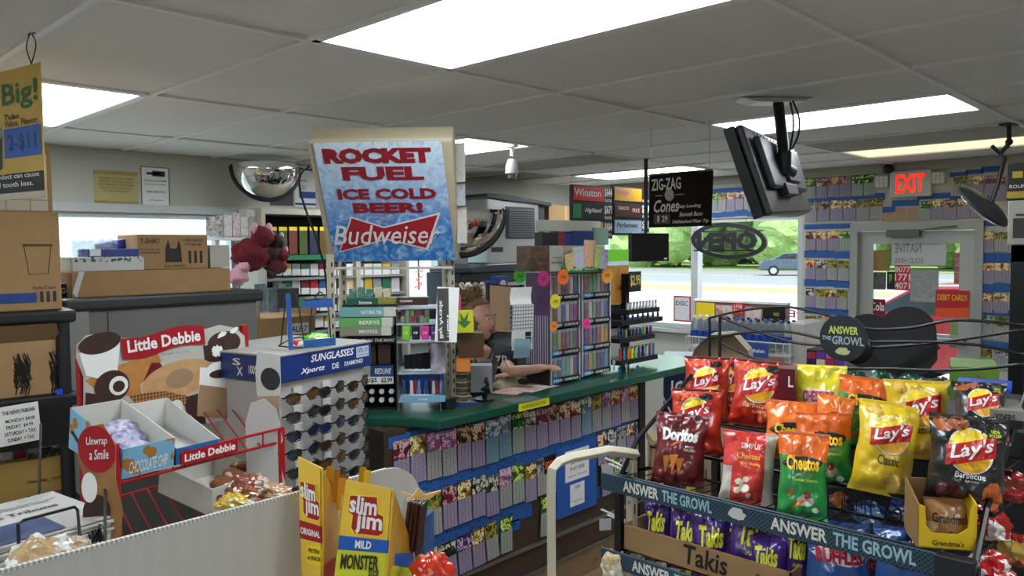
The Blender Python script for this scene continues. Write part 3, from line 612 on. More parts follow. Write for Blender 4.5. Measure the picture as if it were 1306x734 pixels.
def spline(p, n=6):
    out = []
    for i in range(len(p)-1):
        a, b, c, d = p[max(i-1, 0)], p[i], p[i+1], p[min(i+2, len(p)-1)]
        for k in range(n): s = k/n; out.append(.5*((2*b)+(c-a)*s+(2*a-5*b+4*c-d)*s*s+(3*b-a-3*c+d)*s**3))
    return out+[p[-1]]
tag(obj('power_cord', MB().tube(spline(pts), .005, 6), BLACK, smooth='all'), 'black power cord hanging down the left side of the beer sign', 'cord')
# ---- convex mirrors
def convex(name, label, c, rz, r, half, tiltx=0, depth=.45):
    t = T(name, label, 'mirror', c, (tiltx, 0, rz)); n = 12; rim = []
    g0, g1 = half
    mb = MB().sheet(24, n, lambda u, v: (r*math.sin(v*PI/2)*math.cos(g0+(g1-g0)*u), -depth*r*math.cos(v*PI/2), r*math.sin(v*PI/2)*math.sin(g0+(g1-g0)*u)))
    obj('mirror_dome', mb, M('#e4e4e4', .04, 1), t, smooth='all')
    arc = [(r*1.02*math.cos(g0+(g1-g0)*k/24), 0, r*1.02*math.sin(g0+(g1-g0)*k/24)) for k in range(25)]
    obj('rim', MB().tube(arc+([arc[0]] if g1-g0 < 6 else []), .014, 8), BLACK, t, smooth='all')
    return t
c = H(90, BW-.28, 339, 213); convex('convex_mirror', 'half-dome convex mirror under the ceiling over the back window', c, -.35, .235, (PI, 2*PI), -.15, .8)
c = D(586, 268, 3.75); convex('convex_mirror', 'quarter-dome convex mirror mounted at the right of the beer sign', c, math.radians(43.67-90)+.1, .215, (-PI/2, 0), 0, .6)
# round mirror seen edge-on, hanging from the ceiling at the right
p0 = Z(1287, 158, CEIL); bp = Vector((p0.x, p0.y, CEIL)); dd = (bp-CAMPOS).dot(cf)
t = T('hanging_mirror', 'round dark-backed mirror seen nearly edge-on, hung from the ceiling by a bent arm', 'mirror', bp)
L = lambda x, y, k=0: D(x, y, dd+k)-bp
obj('ceiling_plate', MB().box(-.05, .05, -.04, .04, -.008, 0), BLACK, t); obj('arm', MB().tube([L(1287, 160), L(1287, 182), L(1276, 196), L(1281, 202), L(1271, 240), L(1263, 262)], .012, 8), BLACK, t, smooth=True)
obj('arm_joint', MB().tube([L(1265, 186), L(1275, 195), L(1286, 186)], .012, 6).ball(L(1287, 181), .02, 8, 6), BLACK, t)
ctr = L(1253, 263); v = (L(1278, 291)-L(1228, 236)).normalized(); n0 = v.cross(cf).normalized(); n0 = n0 if n0.dot(cu) > 0 else -n0; rr = ray(1253, 263).normalized(); nn = (n0-rr*(n0.dot(rr)+.17)).normalized()
q_ = Vector((0, 0, 1)).rotation_difference(nn); Xm = Matrix.Translation(ctr) @ q_.to_matrix().to_4x4()
rad = (L(1278, 291)-L(1228, 236)).length/2
obj('dome', MB().lathe([(rad*.99, .0), (rad*.8, -.02), (rad*.4, -.035), (0, -.04)], 32, X=Xm), M('#d8d8d8', .06, 1), t, smooth='all'); obj('back_shell', MB().lathe([(rad, -.004), (rad*1.02, .01), (rad*.7, .035), (0, .045)], 32, X=Xm), M('#26282b', .4), t, smooth=True)
# ---- television on a ceiling pole, its back towards us
tb = Vector((*Z(992, 127, CEIL).xy, CEIL)); t = T('hanging_television', 'flat television seen from behind, tilted on a black ceiling pole', 'television', tb)
a, b, c, d = D(945, 157, 3.15)-tb, D(1013, 189, 3.75)-tb, D(1035, 270, 3.75)-tb, D(985, 273, 3.15)-tb       # back plane tl tr br bl
n = (b-a).cross(d-a).normalized(); n = n if n.dot(cf) > 0 else -n
tvm = M('#2b2d2f', .42); tvd = M('#1c1d20', .5)
obj('bezel', MB().add([tuple(q+n*.03) for q in (a-(b-a)*.02, b+(b-a)*.02, c+(b-a)*.02, d-(b-a)*.02)]+[tuple(q+n*.075) for q in (a-(b-a)*.02, b, c, d-(b-a)*.02)], [(0,1,2,3),(7,6,5,4),(0,4,5,1),(1,5,6,2),(2,6,7,3),(3,7,4,0)]), M('#0c0e12', .3), t, bev=.004)
def inset(u0, u1, v0, v1): return [a*(1-u)*(1-v)+b*u*(1-v)+c*u*v+d*(1-u)*v for u, v in ((u0, v0), (u1, v0), (u1, v1), (u0, v1))]
def slabq(q, e0, e1): return MB().add([tuple(p+n*e1) for p in q]+[tuple(p-n*e0) for p in q], [(0,1,2,3),(7,6,5,4),(0,4,5,1),(1,5,6,2),(2,6,7,3),(3,7,4,0)])
obj('back_cover', slabq(inset(.0, 1, .0, 1), 0, .03), tvm, t, bev=.01); obj('rear_bulge', slabq(inset(.1, .88, .12, .72), .03, 0), tvm, t, bev=.012)
obj('mount_plate', slabq(inset(.42, .68, .3, .62), .045, -.03), M('#55585c', .35, .7), t)
for k in range(10): obj('vent_slot', slabq(inset(.18+.06*k, .2+.06*k, .04, .09), .002, 0), BLACK, t)
obj('port_cover', slabq(inset(.3, .55, .66, .8), .04, 0), tvd, t, bev=.004)
P_ = D(1000, 215, 3.35)-tb; obj('pole', MB().cyl((0, 0, 0), (P_.x, P_.y, P_.z+.06), .024, 14).tube([(P_.x, P_.y, P_.z+.07), P_, (a+b+c+d)/4-n*.04], .03, 10), BLACK, t, smooth=True)
obj('ceiling_plate', MB().prism([(-.19, 0), (.14, 0), (.1, -.018), (-.12, -.018)], -.06, .06), M('#c9cccb', .4), t, rot=-.75, bev=.005)
for k, pp in enumerate([[(1011, 128, 3.0), (1019, 150, 3.02), (1018, 172, 3.05), (1010, 190, 3.15)], [(1008, 130, 3.0), (1012, 160, 3.0), (1006, 200, 3.1), (1004, 225, 3.2)]]):
    obj('cable', MB().tube(spline([D(*q)-tb for q in pp]), .004, 6), BLACK, t, smooth='all')
# ---- papers hung / signs hung from the ceiling
zs = FR(0, 3.7, 827, 220, 909, 289); t = T('hanging_banner', 'dark brown hanging banner lettered cones with price one twenty nine', 'sign', zs.c, zs.rz)
obj('board', MB().sheet(8, 6, lambda u, v: ((u-.5)*zs.w, .01*math.sin(u*5+v*2), v*zs.h)), M('#1d1412', .85, spec=.15, fn=lambda b: b.mix(b.noise(5, 3), '#0b0707', '#24140f'), key='zz'), t)
ZF = lambda x, z, e=0: (x, .01*math.sin((x/zs.w+.5)*5+(z/zs.h)*2)-e, z)
w, h = zs.w, zs.h; zm = M('#b8b2a4', .5)
jtext([('ZIG-ZAG', -w*.46, h*.70, w*.04, h*.92), ('Cones', -w*.42, h*.28, w*.0, h*.52, 0, dict(shear=.3)), ('Easy Loading', -w*.02, h*.33, w*.35, h*.41, 0, dict(shear=.3)), ('Smooth Burn', w*.0, h*.19, w*.37, h*.27, 0, dict(shear=.3)), ('Unbleached Filter Tip', -w*.12, h*.05, w*.46, h*.13, 0, dict(shear=.3)), ('1', -w*.36, h*.1, -w*.33, h*.22), ('29', -w*.29, h*.1, -w*.2, h*.22)], zm, t, fn=ZF, e=.004, bold=.02)
obj('emblem', MB().ell(-w*.16, h*.6, h*.11, h*.11, ZF, .003).rect(-w*.4, h*.59, -w*.27, h*.605, ZF, .003).rect(-w*.05, h*.59, w*.08, h*.605, ZF, .003), M('#8d8678', .5), t)
obj('price_box', MB().rect(-w*.42, h*.06, -w*.31, h*.25, ZF, .002).rect(-w*.3, h*.06, -w*.16, h*.25, ZF, .002), M('#3a302c', .5), t)
obj('top_edge_strip', MB().box(-w/2, w/2, -.004, .02, h-.004, h+.006), M('#3a3a3a', .5), t)
obj('hanging_wire', MB().cyl((-w*.45, 0, h), (-w*.45, 0, CEIL-zs.c.z), .0015, 5), STEEL, t); obj('hanging_wire', MB().cyl((w*.45, 0, h), (w*.45, 0, CEIL-zs.c.z), .0015, 5), STEEL, t)
# price-sign racks for cigarettes
def pricerack(label, px, d, rows):
    f = FR(90, d, *px); t = T('price_rack', label, 'price sign', f.c, f.rz, 'cigarette price racks'); w, h = f.w, f.h
    obj('frame', MB().box(-w/2, w/2, .0, .03, 0, h), M('#1a1b1e', .4), t)
    for x in (-w/2, w/2-.01): obj('clear_hanger', MB().box(x, x+.01, .01, .015, h, CEIL-f.c.z), clear, t)
    n = len(rows)
    for i, (m, words, tc, price) in enumerate(rows):
        z1 = h-(i+.06)*h/n; z0 = h-(i+.86)*h/n; q = obj('sign_panel', MB().box(-w*.48, w*.26, -.008, 0, z0, z1), m, t)
        jtext([(s, x0*w, z0+(z1-z0)*a_, x1*w, z0+(z1-z0)*b_, 0, dict(shear=sh)) for s, x0, a_, x1, b_, sh in words], tc, q, e=.009, bold=.02)
        jtext([(price, w*.29, z0+(z1-z0)*.3, w*.49, z1, 0, {}), ('PLUS TAX', w*.3, z0, w*.48, z0+(z1-z0)*.2, 0, {})], WHITE, t, e=.002, name='price_digits', bold=.03)
    return t
pricerack('left hanging cigarette price rack with the bright red panel on top', (730, 237, 781, 304), 3.9, [(M('#e3211f', .4), [('Winston', -.47, .3, .18, .85, 0)], WHITE, '$644'), (M('#14301f', .4, fn=lambda b: b.mix((b.x < -.16), '#0d1512', '#1f8a4c'), key='hm'), [('Highland', -.22, .35, .2, .75, .3)], WHITE, '$671'), (M('#1c1612', .4, fn=lambda b: b.mix((b.x > .12), '#c9a83a', '#a3201c'), key='mv'), [('MAVERICK', -.44, .4, .1, .8, 0)], BLACK, '$604')])
pricerack('right hanging cigarette price rack with the mustard panel on top', (782, 239, 828, 300), 3.9, [(M('#c9971c', .4), [('Kings', -.42, .4, -.1, .85, .2)], M('#c24a8a', .5), ''), (M('#3d2118', .4), [('TOBACCO', -.4, .55, -.1, .8, 0), ('PRICE', .0, .4, .2, .7, 0)], M('#d8b0a0', .5), '$499'), (M('#8fa8b8', .4), [('Parliament', -.42, .45, .15, .8, .1)], M('#2c2c30', .5), '$4')])
bm_ = FR(60, 5.35, 800, 297, 856, 333); t = T('computer_monitor', 'black monitor seen from the front beside the storefront window', 'monitor', bm_.c, bm_.rz+.25)
obj('screen_housing', MB().box(-bm_.w*.5, bm_.w*.5, -.015, .03, 0, bm_.h), M('#0b0c0e', .35), t, bev=.004); obj('corner_label', MB().box(bm_.w*.36, bm_.w*.44, -.018, -.015, .012, .025), WHITE, t); obj('hanging_arm', MB().cyl((0, .04, bm_.h*.5), (0, .04, CEIL-bm_.c.z), .015), BLACK, t)
# ---- the big glued display cases of vapes (4 shelves each) on the counter's front edge
def packcols(b):
    return b.ramp(b.rand, ['#8a5a9a', '#3a4a8a', '#b03a5a', '#5a9a6a', '#c9a03a', '#6aa0b0', '#a03070', '#d8c0b8', '#3f3f6a', '#b8562c', '#7a2c3c', '#7fae8e'], True)
vapem = M('#ffffff', .25, fn=lambda b: b.mix((b.z > .07), b.mix(b.noise(30, 2, off=b.rand*9)*.45, packcols(b), '#d8ccd0'), '#b8b0c0'), key='vape'); vcol = 0
vm = MB().box(-.0095, .0095, -.008, .008, 0, .082).box(-.006, .006, -.0095, -.008, .012, .05); vm2 = vm.data('vape_box', vapem)
VP = M('#1a1a20', .3)
def hqd(label, px, d, side):
    f = FR(90, d, *px); t = T('display_case', label, 'display case', f.c, f.rz); w, h = f.w, f.h; dp = .16
    fr = MB().box(-w/2, -w/2+.006, 0, dp, 0, h).box(w/2-.006, w/2, 0, dp, 0, h).box(-w/2, w/2, dp-.006, dp, 0, h).box(-w/2, w/2, 0, dp, h-.006, h)
    obj('case_body', fr, M('#7e7d84', .35), t)
    obj('case_edge', MB().box(-w/2-.002, -w/2+.004, -.004, 0, 0, h).box(w/2-.004, w/2+.002, -.004, 0, 0, h), M('#c4c4c8', .3), t)
    n = 4; sh = h/n
    for i in range(n):
        z = i*sh; obj('shelf', MB().box(-w/2+.006, w/2-.006, .0, dp-.006, z+sh*.17, z+sh*.2), VP, t)
        b2 = obj('shelf_banner', MB().box(-w/2+.004, w/2-.004, -.006, 0, z+.004, z+sh*.2), M('#141418', .4, fn=lambda b: b.mix((b.x > -.06), '#2f86b8', '#131317'), key='hb'), t)
        jtext([('HQD', -w*.42, z+sh*.05, -w*.14, z+sh*.16, 0), ('CUVIE PLUS', -w*.06, z+sh*.06, w*.42, z+sh*.15, 0)], WHITE, b2, e=.007, bold=.03)
        for j in range(7):
            x = -w/2+.018+j*(w-.036)/6; v = bpy.data.objects.new('vape_pack', vm2); COL.objects.link(v)
            s = (w-.036)/6/.0225; v.scale = (s, 1, sh*.72/.082); p = f.c+Vector((x*math.cos(f.rz)-.02*math.sin(f.rz), x*math.sin(f.rz)+.02*math.cos(f.rz), z+sh*.2+.001)); v.location = p; v.rotation_euler = (0, 0, f.rz)
            tag(v, 'slim vape box, %s from left on %s shelf up of the %s' % (ORD[j], ORD[i], side), 'vape box', 'vape boxes in the display cases')
    obj('door_pane', MB().box(-w/2+.006, w/2-.006, -.0005, .0005, h*.02, h*.98), clear, t)
    if side.startswith('left'):
        sp = MB().box(-w/2-.012, -w/2-.006, -.004, dp, 0, h); q = obj('side_panel', sp, M('#1d1428', .3, fn=lambda b: b.mix((b.z > .36), b.ramp((b.y*62).frac(), ['#141418', '#7a4a8a', '#c8b0c8', '#2f6a5a'], True), b.mix(b.noise(6, 3), '#2a1448', '#6a4a6a')), key='hside'), t)
        obj('base_panel', MB().box(-w/2-.014, -w/2-.012, 0, dp, 0, h*.17), BLACK, t)
    return t
hqd('left glass-front vape display case with striped purple side, on the counter edge', (702, 347, 739, 487), 2.62, 'left display case')
hqd('right glass-front vape display case, standing beside the first on the counter edge', (742, 346, 778, 477), 2.64, 'right display case')
# fluorescent starburst tags
def star(label, x, y, r, col, d, words='2 FOR'):
    c = H(90, d, x, y); t = T('starburst_tag', label, 'price tag', c, 0, 'fluorescent starburst tags'); R0 = r/FPX*((c-CAMPOS).dot(cf)); n = 14
    pl = [((R0*1.25 if i % 2 else R0)*math.cos(PI*i/n)*1.12, (R0*1.25 if i % 2 else R0)*math.sin(PI*i/n)) for i in range(2*n)]
    obj('card', MB().prism(pl, -.002, 0), M(col, .6), t); text(words, -R0*.6, -R0*.25, R0*.6, R0*.25, M('#5a3a1a', .6), t, e=.003)
star('green starburst tag stuck above the cashier', 663, 351, 9, '#5fe04a', 3.0, 'SALE'); star('magenta starburst tag on the left display case', 693, 355, 9, '#c01f78', 2.58); star('orange starburst tag at the top of the left display case', 718, 353, 9, '#ff7a2c', 2.58)
star('yellow starburst tag on the left display case', 708, 384, 8, '#f0e020', 2.58); star('small orange starburst tag low on the left display case', 706, 416, 6, '#ff9a2c', 2.58); star('large pale orange starburst tag right of the display cases', 774, 351, 9, '#ffac3c', 2.58); star('pink starburst tag on the right display case', 748, 412, 6, '#ff3c9a', 2.60)
# ---- boxes standing on top of the display cases
def carton(name, label, px, d, mat, cat='box', dp=.1, a=90, words=None, tcol=None, dx=0, grp=None, bev=.002, th=None):
    f = FR(a, d, *px); t = T(name, label, cat, f.c, f.rz+dx, grp); obj('carton', MB().box(-f.w/2, f.w/2, 0, dp, 0, f.h), mat, t, bev=bev)
    if words: jtext([(s, (x0-.5)*f.w, z0*f.h, (x1-.5)*f.w, z1*f.h) for s, x0, z0, x1, z1 in words], tcol or WHITE, t, e=.001, bold=.02)
    return t
carton('cigar_box', 'brown cigar display carton with a faded portrait, at the left on the display cases', (677, 313, 701, 346), 2.62, art(['#2a1a14', '#6a5238', '#3c1f1c', '#8a7a4c'], 14))
carton('white_carton', 'plain white carton beside the brown cigar carton on the display cases', (701, 313, 719, 346), 2.62, M('#b9b6ac', .5), words=[('VAPE', .2, .5, .8, .56), ('PREMIUM BOX', .1, .3, .9, .38)], tcol=M('#4c4c50', .5))
carton('white_carton', 'tan-edged carton behind the pouches on the display cases', (720, 313, 742, 346), 2.63, M('#b3a98e', .5))
pc = [('#b8902c', '#f0d890', '#5a3a1c'), ('#2f4f9a', '#d8dce8', '#8a2c8a'), ('#b02c2c', '#f0c4a0', '#f08a2c'), ('#3a8a4a', '#c8e07a', '#2c5a9a'), ('#6a4aa8', '#d0d0e8', '#2c2c5a')]
for k, (x0, y0, x1, y1, c) in enumerate([(722, 322, 736, 343, 0), (733, 314, 746, 342, 1), (745, 306, 759, 340, 2), (757, 316, 771, 342, 3), (764, 320, 774, 343, 4)]):
    f = FR(90, 2.60-.006*k, x0, y0, x1, y1); o = obj('wrap_pouch', MB().sheet(6, 6, lambda u, v: ((u-.5)*f.w, -.006*math.sin(u*PI), v*f.h)).box(-f.w/2, f.w/2, .0, .003, 0, f.h), art(list(pc[c]), 40), None, f.c, f.rz+(.1, -.1, 0, .1, 0)[k]); o.rotation_euler[1] = (-.25, -.1, .02, .12, .2)[k]
    tag(o, 'shiny printed wrap pouch, %s from the left in the fan on the display cases' % ORD[k], 'pouch', 'fanned wrap pouches')
carton('pouch_tray', 'low green cardboard tray holding the fanned pouches', (720, 339, 772, 347), 2.595, M('#3f8a34', .5), words=[('HEMP WRAPS', .2, .3, .8, .7)], cat='tray', dp=.03)
for k, (x0, y0, x1, y1, m, lb) in enumerate([(692, 296, 712, 313, '#1c1c1e', 'black and yellow slanted carton'), (712, 295, 721, 313, '#8a2c3c', 'dark pink striped carton'), (721, 297, 730, 313, '#22408a', 'narrow blue carton'), (731, 294, 757, 314, '#1d3f78', 'wide navy carton'), (757, 290, 776, 312, '#6f8a7a', 'pale green glassy carton')]):
    carton('stacked_carton', lb+' standing behind on top of the display cases', (x0, y0, x1, y1), 2.76, M(m, .4), dp=.06, grp=None)
carton('white_carton', 'long white folded carton at the top behind the display cases', (694, 281, 766, 295), 2.77, M('#b8b6aa', .6), dp=.06)
gb = carton('poster_box', 'tall bottle-shaped cigarillo display box with grass and sky picture', (775, 318, 802, 387), 2.75, M('#ffffff', .5, fn=lambda b: b.mix((b.z > .23), '#a87c34', b.mix((b.z > .255), b.mix(b.noise(20, 3), '#7fb4d8', '#dce8ec'), '#6fc02c')), key='gbox'))
obj('bottle_print', MB().flat([(-.035, .0), (.03, .0), (.03, .16), (.01, .19), (.01, .22), (-.012, .22), (-.012, .19), (-.035, .16)], PL, .002), M('#a06a28', .5), gb); text('GAME', -.02, .08, .04, .11, M('#4c2c10', .5), gb, e=.004)
carton('steel_canister', 'steel box canister below the bottle display box', (778, 388, 800, 418), 2.78, M('#8c8d90', .25, .8), cat='canister')
# ---- tiered lighter and keychain rack
f = FR(90, 2.66, 777, 345, 842, 478); t = T('lighter_rack', 'black tiered spinner rack of lighters and keychains at the counter corner', 'rack', f.c, f.rz)
obj('pole', MB().box(-.02, .02, .06, .1, 0, f.h*.97), BLACK, t); r = f.r(808, 346, 823, 372); obj('header_card', MB().box(r[0], r[2], .03, .035, r[1], r[3]), M('#1c1c1a', .5), t); text('$2.99', r[0]+.01, r[1]+.03, r[2]-.01, r[3]-.02, M('#c8b46a', .5), t, fn=lambda x, z, e: (x, .03-e, z))
LG = []
for i, (y, x0, x1, ht, c) in enumerate([(395, 800, 840, 12, 'white'), (408, 790, 842, 8, 'tray'), (430, 785, 830, 14, 'dark'), (457, 785, 832, 20, 'bright')]):
    q = f.r(x0, y-2, x1, y+4); obj('shelf_tier', MB().box(q[0], q[2], -.01-.01*i, .1, q[1], q[3]), M('#15161a', .5), t, bev=.002)
    n = 10 if i != 1 else 8
    for j in range(n):
        x = q[0]+(j+.5)*(q[2]-q[0])/n; cc = {'white': '#c8ccd0', 'tray': '#3a2c6a', 'dark': ['#1c4a4a', '#1f3f8a', '#7aa02c', '#141418', '#5a2c8a'][j % 5], 'bright': ['#c02c2c', '#2c8ac0', '#f06a1c', '#e8d81c', '#7ac82c', '#2c3c9a', '#101010', '#8ac8e8'][j % 8]}[c]
        hh = ht/FPX*f.d*1.35; p = f.c+Vector((x, .01-.01*i, q[3])); o = obj('lighter', MB().box(-.0075, .0075, -.005, .005, 0, hh*.82), M(cc, .25), None, p, f.rz, bev=.002); obj('metal_cap', MB().box(-.007, .007, -.0045, .0045, hh*.82, hh), STEEL, o)
        tag(o, 'small %s lighter, %s from left on the corner rack tier that is %s down' % ({'white': 'white', 'tray': 'purple'}.get(c, 'coloured'), ORD[j], ORD[i]), 'lighter', 'lighters on the corner rack')
for j, (x, y, c) in enumerate([(783, 462, '#c8c8c8'), (790, 470, '#2c5aa8'), (799, 466, '#d0d0d0'), (806, 472, '#a82c2c'), (813, 468, '#3a7ac8'), (820, 470, '#8a8d90')]):
    p = H(90, 2.6, x, y); o = obj('keychain', MB().lathe([(.012, -.002), (.014, 0), (.012, .002), (.006, 0), (.012, -.002)], 12, X=Matrix.Rotation(PI/2, 4, 'X')).box(-.004, .004, -.002, .002, -.045, -.01), M(c, .3, .5), None, p); tag(o, 'dangling keychain with ring, %s from the left on the corner rack' % ORD[j], 'keychain', 'keychains on the corner rack')
# ---- left end of the counter: black candy and cigar tower (faces the camera)
CA = 46.0; f = FR(CA, 3.48, 438, 376, 506, 514); f.c.z = 1.071; t = T('cigar_tower', 'black multi-tier counter tower of cigar packs and small bottles at the counter end', 'rack', f.c, f.rz); w = f.w
sh = MB().box(-w/2, -w/2+.008, 0, .22, 0, .30).box(w/2-.008, w/2, 0, .22, 0, .30).box(-w/2, w/2, .21, .22, 0, .42).box(-w/2, w/2, 0, .22, 0, .008); obj('tower_body', sh, M('#101014', .4), t)
for y in (490, 466, 437, 389): r = f.r(438, y-1, 506, y+1); obj('shelf', MB().box(-w/2, w/2, .0, .21, r[1], r[3]), BLACK, t)
r = f.r(431, 429, 506, 437); bn = obj('banner_strip', MB().box(r[0], r[2], -.012, -.006, r[1], r[3]), M('#12131c', .4), t)
text('LIVE LIFE TO THE MAX!', r[0]+.05, r[1]+.006, r[2]-.01, r[3]-.008, WHITE, bn, fn=lambda x, z, e: (x, -.012-e, z), shear=.2, bold=.03)
r = f.r(441, 466, 502, 489); bn = obj('price_board', MB().box(r[0], r[2], -.006, -.001, r[1], r[3]), M('#3a5a8c', .4, fn=lambda b: b.mix((b.x > 0), '#9a9488', '#1f3f7a'), key='pb'), t)
jtext([('2/$5', r[0]+.09, r[1]+.004, r[0]+.14, r[1]+.028), ('$2.99', r[2]-.055, r[1]+.004, r[2]-.005, r[1]+.028)], BLACK, bn, fn=lambda x, z, e: (x, -.009-e, z), bold=.03); text('REDLINE', r[0]+.13, r[1]+.045, r[2]-.01, r[3]-.012, WHITE, bn, fn=lambda x, z, e: (x, -.006-e, z), shear=.2)
obj('price_strip', MB().box(r[0]+.08, r[2], -.009, -.006, r[1], r[1]+.032), WHITE, t)
def W_(f, x, y, z): c_, s_ = math.cos(f.rz), math.sin(f.rz); return Vector((f.c.x+x*c_-y*s_, f.c.y+x*s_+y*c_, f.c.z+z))
shotm = M('#18181c', .3)
for rr in range(2):
    for j in range(5):
        x, z = f.q(449+j*12.5, 510-rr*11); o = T('energy_shot', 'dark energy shot bottle, white cap outward, %s from left in tower\'s %s row' % (ORD[j], ['lower', 'upper'][rr]), 'bottle', W_(f, x, .01, z-.0), (PI/2, 0, f.rz), 'energy shots in the tower')
        obj('bottle_body', MB().lathe([(.0, -.07), (.016, -.07), (.016, -.015), (.010, -.006), (.010, 0)], 12), shotm, o, smooth=True); obj('cap', MB().lathe([(.0115, -.006), (.0115, .008), (0, .008)], 14), M('#c9c9c8', .4), o, smooth=True)
for j in range(3): x0, z0 = f.q(447+j*18, 464); carton('cigar_pack', 'tall dark brown cigar pack, %s from the left in the middle of the tower' % ORD[j], (444+j*19, 438, 460+j*19, 465), 3.50, M('#3c2a20', .4), 'pack', a=CA, grp='dark cigar packs in the tower', dp=.05)
for (x0, y0, x1, y1, m, s, lb) in [(433, 417, 499, 428, '#8f8c78', 'MENTHOL', 'grey-green cigarette carton, lowest of the three on the tower'), (432, 405, 501, 417, '#6aa860', 'BERRYS', 'light green cigarette carton in the middle of the stack of three'), (433, 392, 505, 404, '#6fa6a4', 'NATURAL TEA', 'teal cigarette carton on top of the stack of three')]:
    carton('cigarette_carton', lb, (x0, y0, x1, y1), 3.44, M(m, .4, fn=lambda b, m=m: b.mix((b.x > .07), m, '#c4c8bc'), key='cc'+m), 'carton', a=CA, words=[(s, .38, .3, .75, .7)], dp=.09)
for j in range(5): carton('small_pack', 'little green and white pack, %s from the left on the top shelf of the tower' % ORD[j], (445+j*11, 368-(j % 2)*2, 454+j*11, 380), 3.52, art(['#c8d0c8', '#1f6a5a', '#d8dcd4'], 40) if j < 3 else art(['#8a7a3a', '#c8c0a0', '#6a5a2a'], 40), 'pack', a=CA, grp='packs on top of the tower', dp=.03)
carton('green_tray', 'dark green display tray under the little packs on the tower', (442, 380, 482, 391), 3.50, M('#14564a', .4), 'tray', a=CA, words=[('Extreme', .4, .3, .8, .7)], dp=.06); carton('green_tray', 'olive display tray beside the dark green one on the tower', (482, 379, 505, 390), 3.50, M('#8a8438', .4), 'tray', a=CA, dp=.06)
# ---- clear acrylic unit
f = FR(CA, 3.42, 506, 380, 572, 513); f.c.z = 1.071; t = T('acrylic_stand', 'clear acrylic counter stand with gum, card packs and lip balms', 'stand', f.c, f.rz); w = f.w
ap = M('#8f9698', .15, alpha=.35)
obj('side_sheet', MB().box(-w/2, -w/2+.005, 0, .2, 0, .42), ap, t); obj('side_sheet', MB().box(w/2-.04, w/2-.035, 0, .2, 0, .3), ap, t)
for y in (512, 476, 436, 413, 393): r = f.r(508, y-1, 560, y+1); obj('shelf', MB().box(-w/2, w/2-.035, 0, .2, r[1], r[3]), M('#a8b0b4', .2), t)
r = f.r(510, 504, 568, 512); q = obj('front_label', MB().box(r[0], r[2], -.008, -.003, r[1], r[3]), M('#7aaac8', .4), t); text('LIP BALM', r[0]+.08, r[1]+.008, r[2]-.08, r[3]-.01, WHITE, q, fn=lambda x, z, e: (x, -.008-e, z))
for j in range(11): x, z = f.q(515+j*4.7, 503); o = obj('lip_balm', MB().lathe([(.0075, 0), (.0075, .055), (.006, .06), (0, .06)], 10), M(['#2c4a8a', '#141a2c', '#c8ccd4', '#9a1f2c', '#4a8ac8', '#1c2c5a'][j % 6], .3), None, W_(f, x, .02, z), smooth=True); tag(o, 'upright lip balm tube, %s from the left in the acrylic stand' % ORD[j], 'lip balm', 'lip balms in the acrylic stand')
for j, c in enumerate(['#7ac832', '#1c1c1e', '#d83a9a', '#5a3a8a']): carton('mint_tin', '%s mint pack on the acrylic stand\'s open shelf' % ['lime green', 'black', 'hot pink', 'purple'][j], (513+j*12, 416, 523+j*12, 433), 3.41, M(c, .35), 'pack', a=CA, dp=.03, words=[('ICE', .25, .45, .75, .6)])
for rr in range(2):
    for j in range(6): carton('gum_pack', 'gum pack, %s from the left in the %s gum row of the acrylic stand' % (ORD[j], ['upper', 'lower'][rr]), (511+j*6.2, 394+rr*9.5, 516+j*6.2, 402+rr*9.5), 3.43, M(['#3a3a3c', '#8a8074', '#5a8a4a', '#8a2c3c'][(j+rr) % 4], .4), 'gum', a=CA, dp=.04, grp='gum packs in the acrylic stand')
carton('brown_tray', 'long brown cigar tray across the top of the acrylic stand', (506, 379, 546, 389), 3.44, M('#3a211c', .4), 'tray', a=CA, words=[('CIGARS', .1, .4, .5, .7)], dp=.08)
for j in range(4): carton('cassette_box', 'black slanted card box, %s from the left in the black tray of the acrylic stand' % ORD[j], (517+j*8, 452-j, 527+j*8, 470), 3.44, M('#17181c', .3), 'box', a=CA, dx=.5, dp=.02, grp='black card boxes in the stand')
f2 = FR(CA, 3.45, 514, 473, 566, 496); o = obj('blue_pouch', MB().sheet(14, 8, lambda u, v: ((u-.5)*f2.w, -.01*math.sin(u*PI)-.008*mnoise.noise(Vector((u*6, v*5, 0))), v*f2.h)), M('#1c3f8c', .3), None, f2.c, f2.rz, smooth='all'); tag(o, 'crumpled dark blue plastic pouch above the lip balms', 'pouch')
f2 = FR(CA, 3.40, 549, 437, 568, 476); o = obj('printed_pouch', MB().sheet(10, 10, lambda u, v: ((u-.5)*f2.w, -.014*math.sin(u*PI), v*f2.h)), art(['#b8b8bc', '#c8c8c8', '#5a4a7a', '#c4c4c8'], 9), None, f2.c, f2.rz, smooth='all'); tag(o, 'pale grey plastic pouch with purple print at the right of the stand', 'pouch')
# paper hanging, turned on its side
f = FR(50, 3.30, 554, 366, 582, 436); t = T('hanging_paper', 'white sheet with a black vertical title strip taped to the sign post', 'paper', f.c, f.rz); obj('sheet', MB().box(-f.w/2, f.w/2, 0, .002, 0, f.h), WHITE, t).rotation_euler = (0, .06, 0)
q = obj('black_strip', MB().box(-f.w*.36, f.w*.16, -.002, 0, f.h*.02, f.h*.98), M('#1b1b1c', .5, fn=lambda b: b.mix(b.noise(14, 4), '#101010', '#5a5a58'), key='bst'), t); rf = lambda x, z, e: (-f.w*.1+z, -.002-e, f.h*.5+x)
jtext([('Treasure', -.10, .015, .0, .035), ('Bay Arcade', -.10, -.02, .06, .0)], WHITE, q, fn=rf, bold=.02)
